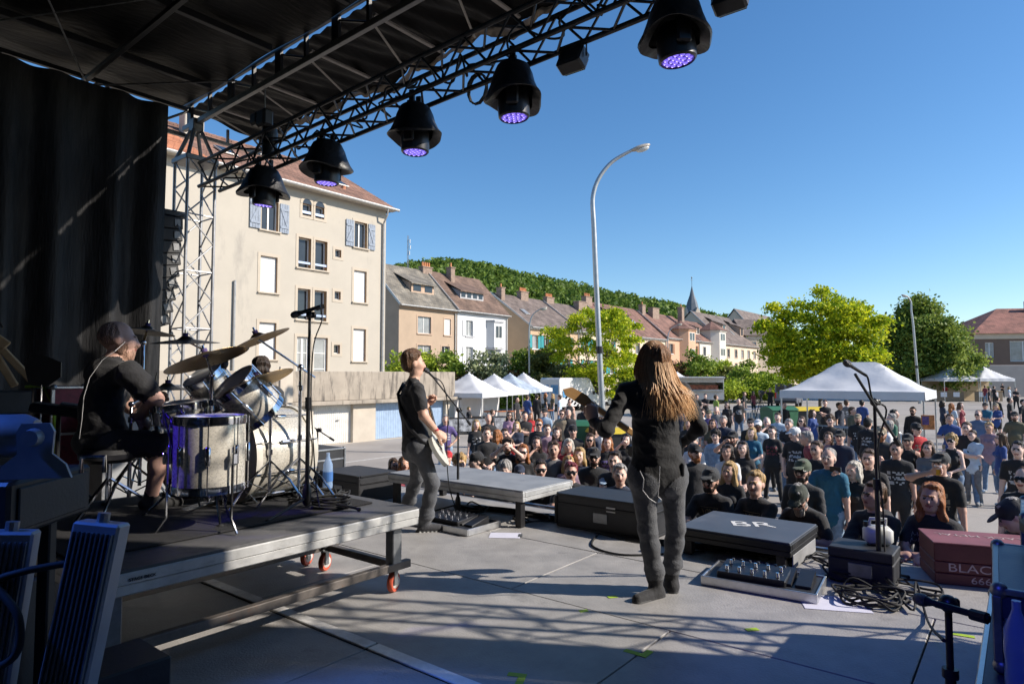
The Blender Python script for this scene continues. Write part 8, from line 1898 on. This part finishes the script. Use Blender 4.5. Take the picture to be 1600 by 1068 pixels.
# ---------------------------------------------------------------- the long haired guitarist, seen from behind
GD = 4.67; groot = on_z(1028, 932, STZ)
def guitarist(b, P):
 fw = nrm((-.38, .92, 0)); sd_ = nrm((.92, .38, 0)); bk = -fw
 pel = P(1028, 748, GD); wst = P(1026, 690, GD); chs = P(1023, 640, GD - .01); nkb = P(1021, 598, GD - .01)
 fl = (fw, .70)
 b.cap(P(1029, 733, GD), wst, .172, .166, SHIRT, .04, (fw, .78), .006); b.cap(wst, chs, .166, .186, SHIRT, .07, fl, .004); b.cap(P(1027, 712, GD), P(1027, 727, GD), .186, .188, SHIRT, .012, (fw, .82), .008)
 ls, rs = P(978, 611, GD - .06), P(1068, 611, GD + .07); b.cap(ls + (rs - ls) * .08, rs + (ls - rs) * .08, .066, .066, SHIRT, .07); b.cap(P(1004, 600, GD - .03), P(1040, 600, GD + .03), .055, .055, SHIRT, .05)
 b.ell(P(1000, 630, GD - .12), (.08, .05, .1), SHIRT, .06); b.ell(P(1050, 630, GD - .06), (.08, .05, .1), SHIRT, .06)
 le, re = P(947, 672, GD - .2), P(1093, 668, GD - .02); lw, rw = P(927, 657, GD - .03), P(1064, 694, GD + .20)
 for s_, e_, w_ in ((ls, le, lw), (rs, re, rw)): b.cap(s_, e_, .064, .051, SHIRT, .035, None, .004); b.cap(e_, w_, .05, .036, SHIRT, .03, None, .004); b.cap(e_ + (w_ - e_) * .9, w_, .03, .028, SKIN, .01)
 b.cap(nkb, P(1022, 580, GD - .02), .056, .054, SKIN, .03)
 # jeans
 lh, rh = P(1006, 752, GD - .03), P(1050, 752, GD + .03); b.cap(P(1007, 742, GD - .02), P(1049, 742, GD + .02), .128, .128, PANT, .05, (fw, .84)); b.ell(P(1010, 752, GD - .1), (.085, .07, .09), PANT, .06); b.ell(P(1047, 752, GD - .05), (.085, .07, .09), PANT, .06)
 lk, rk = P(1012, 828, GD + .0), P(1056, 824, GD + .08); la, ra_ = P(1024, 903, GD + .0), P(1049, 893, GD + .12)
 for h_, k_, a_ in ((lh, lk, la), (rh, rk, ra_)):
  b.cap(h_, k_, .096, .065, PANT, .05, None, .003); b.cap(k_, k_ + (a_ - k_) * .35, .062, .064, PANT, .04, None, .003); b.cap(k_ + (a_ - k_) * .35, a_, .064, .050, PANT, .04, None, .003)
  for k in range(5): t_ = .68 + .07 * k; c = k_ + (a_ - k_) * t_; b.ell(c + np.array([.014 * math.sin(k * 2.3), .01 * math.cos(k * 3.1), 0]), (.048, .05, .014), PANT, .04, rotm(0, .35 * math.sin(k * 1.7), .3 * math.cos(k)))
 # boots: one turned out to the left, one pointing away
 b.cap(la + np.array((0, 0, -.0)), la + np.array((.0, -.01, -.09)), .05, .05, SHOE, .02, None, .003); b.cap(la + np.array((.02, .0, -.10)), la + np.array((-.15, -.12, -.108)), .05, .04, SHOE, .03, None, .003); b.cap(la + np.array((.03, .0, -.13)), la + np.array((-.15, -.13, -.13)), .043, .04, DARK, .006)
 b.cap(ra_, ra_ + np.array((0, .0, -.08)), .05, .05, SHOE, .02, None, .003); b.cap(ra_ + np.array((0, -.03, -.10)), ra_ + np.array((.0, .16, -.105)), .048, .038, SHOE, .03, None, .003); b.cap(ra_ + np.array((0, -.04, -.128)), ra_ + np.array((.0, .16, -.13)), .04, .036, DARK, .006)
 hc = P(1023, 569, GD - .02); add_head(b, hc, rotm(math.pi + .5, -.05), dict(hair='short'), 1.0)
hands = [(1, at_d(926, 656, GD - .04), (-.08, .12, .97), (.45, .85, .1), 'half'), (-1, at_d(1062, 695, GD + .2), (-.8, .4, -.3), (-.2, -.9, -.4), 'half')]
gm = pmats((.70, .45, .35), (.010, .010, .011), BLACK, (.02, .02, .022), (.26, .13, .06)); gm[PANT] = blackjean; gm[DARK] = M('sole_grey', (.07, .07, .07), .8)
G = figure('person', 'long haired guitarist in black shirt and grey jeans, back to the camera', groot, guitarist, .0082, gm, hands, .0075, 4)
# hair: many wavy locks falling over the back
hair_m = bpy.data.materials.new('long_hair'); hair_m.use_nodes = True
n_, l_ = hair_m.node_tree.nodes, hair_m.node_tree.links; p_ = n_['Principled BSDF']; p_.inputs['Roughness'].default_value = .38; p_.inputs['Specular IOR Level'].default_value = .45
g_ = n_.new('ShaderNodeNewGeometry'); tc_ = n_.new('ShaderNodeTexCoord'); sx_ = n_.new('ShaderNodeSeparateXYZ'); l_.new(tc_.outputs['Object'], sx_.inputs[0]); mr_ = n_.new('ShaderNodeMapRange'); mr_.inputs[1].default_value = .32; mr_.inputs[2].default_value = -.34; l_.new(sx_.outputs[2], mr_.inputs[0])
ad_ = n_.new('ShaderNodeMath'); ad_.operation = 'MULTIPLY_ADD'; l_.new(g_.outputs['Random Per Island'], ad_.inputs[0]); ad_.inputs[1].default_value = .45; l_.new(mr_.outputs[0], ad_.inputs[2]); rp_ = n_.new('ShaderNodeValToRGB'); rp_.color_ramp.elements[0].position = .1; rp_.color_ramp.elements[1].position = 1.1 if False else 1.0
rp_.color_ramp.elements[0].color = (.15, .072, .034, 1); rp_.color_ramp.elements[1].color = (.72, .45, .23, 1); e2 = rp_.color_ramp.elements.new(.5); e2.color = (.36, .19, .09, 1); l_.new(ad_.outputs[0], rp_.inputs[0]); l_.new(rp_.outputs[0], p_.inputs['Base Color'])
rnd = random.Random(12); hc = Vector(at_d(1023, 567, GD - .02)); m = MB()
for i in range(1900):
 th = rnd.uniform(-2.5, 2.5); ph = rnd.uniform(-.05, 1.3) if i % 3 else rnd.uniform(1.2, 1.56); fwd = math.pi / 2 + .35
 # scalp point: angle th measured from the back of the head
 bx_, by_ = math.sin(th), -math.cos(th); s0 = Vector((bx_ * .103 * math.cos(ph), by_ * .121 * math.cos(ph) + .012, .034 + .13 * math.sin(ph)))
 s0.rotate(Matrix.Rotation(.42, 3, 'Z')); out = Vector((s0.x, s0.y, 0)).normalized()
 Ln = (.24 + .19 * rnd.random() ** .8) * (1 - .25 * (abs(th) / 2.5) ** 3); side = s0.x; drape = -.135 - .01 * rnd.random()
 end = Vector((side * 1.75 + rnd.uniform(-.05, .05) + (.07 if side > 0 else .045), min(s0.y, .0) - .055 + drape * (.25 if abs(th) < 1.6 else -.1), .02 - Ln))
 mid = Vector((s0.x + out.x * .028, s0.y + out.y * .032, s0.z - .10)); mid2 = Vector((side * 1.4 + .02, min(s0.y, .02) - .06, -.14)); w0 = rnd.uniform(0, 6.3); amp = rnd.uniform(.002, .008)
 pts = spline([s0, s0 + out * .012 + Vector((0, 0, -.035)), mid, mid2, (mid2 + end) / 2 + Vector((rnd.uniform(-.02, .02), -.015, 0)), end], 3)
 pts = [hc + q + Vector((math.sin(w0 + k * .6), .4 * math.cos(w0 + k * .7), 0)) * amp * min(1, k / 5) for k, q in enumerate(pts)]
 r0 = rnd.uniform(.0016, .0034); m.tube(pts, 0, 3, rad=[r0 * (1 if k < len(pts) - 5 else max(.12, (len(pts) - k) / 6)) for k in range(len(pts))])
m.v = [tuple(Vector(v) - hc) for v in m.v]
h = m.build('hair', hair_m, G, smooth=80); h.location = hc - Vector(G.location)
m = MB(); q0 = Vector(G.location); m.tube([Vector(at_d(x, y, d)) - q0 for x, y, d in ((1000, 735, 4.47), (1006, 748, 4.45), (1004, 765, 4.46), (1014, 778, 4.5), (1025, 785, 4.52), (1022, 792, 4.53))], .0028, 5); m.tube([Vector(at_d(x, y, d)) - q0 for x, y, d in ((1031, 728, 4.46), (1030, 750, 4.47), (1028, 775, 4.52), (1034, 781, 4.53))], .0028, 5); m.build('earphone_wire', wtape, G)
MB().rbox(Vector(at_d(1066, 733, GD - .08)) - q0, (.02, .05, .09), .006).build('belt_pack', blk_pl, G)
def guitar(label, origin, xdir, zdir, body_m, neck_m, hand=1, body_at=None, scale=1.0):
 """neck runs along +x from the body; z is the face normal"""
 x = Vector(xdir).normalized(); z = Vector(zdir); z = (z - x * z.dot(x)).normalized(); y = z.cross(x); q = Matrix((x, y, z)).transposed().to_quaternion()
 t = thing('electric_guitar', label, 'guitar', origin); t.rotation_mode = 'QUATERNION'; t.rotation_quaternion = q
 out = [(-.30, 0), (-.285, .10), (-.22, .165), (-.12, .165), (-.04, .125), (.03, .12), (.10, .15), (.17, .155), (.15, .10), (.08, .06), (.10, -.04), (.16, -.10), (.13, -.155), (.05, -.145), (-.03, -.125), (-.11, -.15), (-.21, -.16), (-.285, -.09)]
 sm = spline([Vector((a, b, 0)) for a, b in out] + [Vector((*out[0], 0))], 3)[:-1]; m = MB(); m.prism([(v.x, v.y) for v in sm], -.02, .02); m.build('body', body_m, t, smooth=50)
 MB().rbox((.36, 0, .012), (.6, .05, .026), .008).build('neck', neck_m, t); MB().rbox((.37, 0, .027), (.58, .048, .006), .002).build('fretboard', M('fretboard', (.03, .02, .015), .5), t)
 hs_ = MB(); hs_.prism([(.65, -.026), (.67, -.045), (.84, -.055), (.88, -.03), (.83, .02), (.70, .035), (.65, .024)], -.006, .012); hs_.build('headstock', neck_m, t)
 for k in range(6): MB().cyl((.685 + .028 * k, -.05 - .001 * k, .0), (.685 + .028 * k, -.075, .0), .007, n=8).build('tuner', chrome, t)
 MB().rbox((-.02, .0, .024), (.03, .075, .012), .003).build('pickup', blk_pl, t); MB().rbox((-.1, .0, .024), (.03, .075, .012), .003).build('pickup', blk_pl, t); MB().rbox((-.17, 0, .024), (.03, .07, .014), .003).build('bridge', chrome, t)
 m = MB()
 for k in range(6): m.cyl((-.17, -.02 + .008 * k, .034), (.66, -.016 + .0064 * k, .033), .0008, n=4)
 m.build('string', chrome, t)
 return t
maple = M('maple', (.50, .29, .12), .4, 0, .15, 5, stretch=(1, 6, 6), coat=.3)
e0, e1 = at_d(884, 603, GD - .06), at_d(1000, 684, GD + .24); xd = (Vector(e0) - Vector(e1)).normalized()
gt = guitar('electric guitar with maple neck held by the long haired guitarist', Vector(e0) - xd * .88, xd, (-.35, .92, .25), M('guitar_dark', (.02, .02, .022), .25), maple)
m = MB(); o_ = Vector(gt.location)
# ---------------------------------------------------------------- the singer
SD = 6.55; sroot = on_z(666, 832, STZ)
def singer(b, P):
 fw = nrm((.82, .57, 0)); sd_ = nrm((.57, -.82, 0)); fl = (fw, .72)
 wst = P(648, 672, SD + .02); chs = P(641, 630, SD + .02); b.cap(P(650, 694, SD), wst, .150, .135, SHIRT, .04, (fw, .82), .006); b.cap(wst, chs, .135, .160, SHIRT, .06, fl, .004); b.cap(P(650, 692, SD), P(649, 686, SD), .158, .158, SHIRT, .02, (fw, .82), .006)
 ns, fs_ = P(652, 608, SD - .12), P(636, 606, SD + .2); b.cap(ns + (fs_ - ns) * .1, fs_ + (ns - fs_) * .1, .066, .066, SHIRT, .06); b.cap(P(646, 598, SD - .03), P(642, 598, SD + .06), .055, .055, SHIRT, .04)
 b.cap(P(645, 600, SD), P(649, 583, SD), .056, .053, SKIN, .03)
 ne, nw = P(662, 649, SD - .17), P(683, 675, SD - .06); b.cap(ns, ne, .052, .046, SKIN, .02); b.cap(ne, nw, .046, .031, SKIN, .02); b.cap(ns, ns + (ne - ns) * .62, .070, .066, SHIRT, .03, None, .004)
 fe, fw_ = P(657, 642, SD + .32), P(668, 632, SD + .50); b.cap(fs_, fe, .05, .044, SKIN, .02); b.cap(fe, fw_, .042, .03, SKIN, .02); b.cap(fs_, fs_ + (fe - fs_) * .62, .066, .062, SHIRT, .03, None, .004)
 b.ell(nw + (ne - nw) * .16, (.036, .036, .018), LIP, .004, None, .004)
 nh, fh = P(655, 700, SD - .08), P(649, 700, SD + .1); b.cap(nh, fh, .12, .12, PANT, .05); b.ell(P(643, 708, SD), (.09, .1, .08), PANT, .05)
 nk, na = P(676, 754, SD - .05), P(664, 815, SD); fk, fa = P(652, 744, SD + .32), P(636, 790, SD + .52)
 for h_, k_, a_ in ((nh, nk, na), (fh, fk, fa)):
  b.cap(h_, k_, .096, .069, PANT, .05, None, .003); b.cap(k_, k_ + (a_ - k_) * .4, .066, .066, PANT, .04, None, .003); b.cap(k_ + (a_ - k_) * .4, a_, .066, .056, PANT, .04, None, .003)
  for k in range(4): c = k_ + (a_ - k_) * (.72 + .07 * k); b.ell(c, (.057, .058, .016), PANT, .045, rotm(0, .35 * math.sin(k * 1.7), .3 * math.cos(k)))
  f2 = nrm((.95, .2, 0)); b.cap(a_ + np.array((0, 0, -.05)) - f2 * .03, a_ + np.array((0, 0, -.065)) + f2 * .16, .046, .038, SHOE, .025, None, .003); b.cap(a_ + np.array((0, 0, -.095)) - f2 * .06, a_ + np.array((0, 0, -.098)) + f2 * .18, .034, .032, ACC, .006)
  for k in range(7): b.ell(a_ + np.array((0, 0, -.1)) + f2 * (-.06 + .04 * k) - sd_ * -.03, (.009, .012, .018), PRINT, .003, None, .004)
 add_head(b, P(646, 568, SD), rotm(math.atan2(.93, -.38), .06), dict(hair='short', beard=.0), 1.02); hcc = P(646, 568, SD)
 rr = random.Random(5)
 for _ in range(26): th = rr.uniform(0, 6.28); ph = rr.uniform(.5, 1.5); b.ell(hcc + np.array((.085 * math.cos(th) * math.cos(ph) - .03 + .02, .08 * math.sin(th) * math.cos(ph), .045 + .085 * math.sin(ph))), (.026, .026, .022), HAIR, .014, None, .002)
hands = [(-1, at_d(684, 676, SD - .06), (.75, .45, -.45), (.5, .6, -.6), 'half'), (1, at_d(669, 631, SD + .5), (.5, .4, .7), (-.3, -.8, .3), 'fret')]
bm = pmats((.62, .38, .28), (.018, .018, .02), BLACK, (.05, .05, .055), (.11, .055, .026), (.03, .03, .03)); bm[PANT] = blackjean; bm[LIP] = M('wristband', (.45, .05, .05), .7, 0, .8, 60); bm[PRINT] = M('sole_white', (.5, .5, .48), .7)
B_ = figure('person', 'singer with brown hair in black tee and grey jeans playing a white guitar', sroot, singer, .0082, bm, hands, .0065, 8)
wht = M('guitar_white', (.62, .60, .52), .3, 0, .06, 4, coat=.4)
g2 = guitar('white electric guitar played by the singer', at_d(682, 690, SD + .06), Vector(at_d(668, 630, SD + .62)) - Vector(at_d(684, 694, SD + .02)), (.72, -.6, -.05), wht, maple)
q0 = Vector(g2.location); qi = g2.rotation_quaternion.inverted(); m = MB()
sp = [(680, 700, SD - .12), (660, 690, SD - .17), (640, 668, SD - .16), (627, 640, SD - .08), (622, 615, SD + .04), (630, 599, SD + .12), (642, 600, SD + .24)]
m.tube([qi @ (Vector(at_d(*s_)) - q0) for s_ in sp], 0, 6, rad=[.018] * len(sp)); m.build('strap', blk, g2, smooth=60)
# ---------------------------------------------------------------- the drummer
DD = 4.62; droot = Vector((THRONE.x, THRONE.y, RZ_))
def drummer(b, P):
 fw = nrm((.72, .69, 0)); fl = (fw, .74)
 pel = P(162, 688, DD); mid = P(158, 640, DD - .01); chs = P(168, 596, DD); b.cap(pel, mid, .172, .158, SHIRT, .05, (fw, .84), .005); b.cap(mid, chs, .158, .178, SHIRT, .07, fl, .004)
 rs, ls = P(203, 583, DD - .15), P(150, 582, DD + .10); b.cap(rs + (ls - rs) * .08, ls + (rs - ls) * .08, .074, .074, SHIRT, .07); b.cap(P(178, 570, DD - .03), P(172, 570, DD + .03), .062, .062, SHIRT, .04); b.cap(P(176, 570, DD), P(182, 552, DD), .064, .06, SKIN, .03)
 re, rw = P(242, 624, DD - .10), P(217, 652, DD + .02); b.cap(rs, re, .066, .056, SKIN, .02); b.cap(re, rw, .056, .034, SKIN, .025); b.cap(rs, rs + (re - rs) * .62, .088, .082, SHIRT, .03, None, .005)
 le, lw = P(205, 636, DD + .36), P(238, 624, DD + .42); b.cap(ls, le, .06, .05, SKIN, .02); b.cap(le, lw, .05, .032, SKIN, .02); b.cap(ls, ls + (le - ls) * .62, .08, .075, SHIRT, .03, None, .005)
 b.cap(P(150, 690, DD), P(176, 692, DD + .02), .15, .15, PANT, .05, (np.array((0, 0, 1.)), .8))
 rk, ra_ = P(255, 692, DD - .02), P(236, 776, DD + .04); b.cap(P(172, 694, DD - .06), rk, .106, .09, PANT, .04, None, .004); b.cap(P(180, 694, DD - .06), rk, .09, .062, SKIN, .02); b.cap(rk, rk + (ra_ - rk) * .4, .06, .064, SKIN, .03); b.cap(rk + (ra_ - rk) * .4, ra_, .064, .042, SKIN, .03)
 lk, la = P(228, 690, DD + .42), P(272, 762, DD + .30); b.cap(P(158, 694, DD + .1), lk, .104, .088, PANT, .04, None, .004); b.cap(lk, la, .06, .042, SKIN, .03)
 for a_ in (ra_, la): b.cap(a_ + np.array((0, 0, .03)), a_, .045, .046, SHOE, .01, None, .003); b.cap(a_ + np.array((-.03, -.02, -.045)), a_ + np.array((.14, .1, -.055)), .045, .038, SHOE, .025, None, .003)
 hc = P(186, 532, DD); add_head(b, hc, rotm(math.atan2(.83, -.55), .06), dict(hair='fade', beard=.035), 1.06)
hands = [(-1, at_d(216, 653, DD + .02), (.35, .3, -.35), (-.3, .3, -.9), 'grip'), (1, at_d(238, 623, DD + .42), (.5, .3, .2), (0, -.6, -.7), 'grip')]
dm = pmats((.62, .38, .30), (.014, .014, .016), (.045, .045, .047), (.02, .02, .02), (.38, .225, .16)); D_ = figure('person', 'bald bearded drummer in black tee and dark shorts seated behind the kit', droot, drummer, .0084, dm, hands, .007, 15)
stick = M('drumstick', (.5, .35, .18), .5, 0, .1)
for lab, p0, p1 in (('drumstick in the near hand of the drummer', (203, 659, DD - .0), (288, 631, DD + .12)), ('drumstick raised in the far hand of the drummer', (236, 632, DD + .44), (245, 582, DD + .50))):
 a_, b_ = Vector(at_d(*p0)), Vector(at_d(*p1)); tag(MB().tube([Vector(), (b_ - a_) * .8, (b_ - a_) * .96, b_ - a_], 0, 8, rad=[.0075, .0065, .004, .005]).build('drumstick', stick, None, loc=a_), lab, 'drumstick')
tag(MB().tube([Vector(at_d(x, y, d)) for x, y, d in ((196, 534, DD - .1), (180, 548, DD - .17), (160, 562, DD - .19), (140, 590, DD - .2), (131, 620, DD - .2), (128, 655, DD - .18), (124, 685, DD - .15))], .0017, 5).build('earphone_wire', wtape, None), 'pale earphone wire down the back of the drummer', 'wire')
# ---------------------------------------------------------------- stagehand behind the kit
p = at_d(408, 562, 6.6); sp = parse('short hr=db s=Z p=K down f=1.05 h=1.74 lk=10,10', 77); make_person('man in dark tee standing with his back turned behind the bass drum', p.x, p.y, STZ, R(195), sp, .0115, None)
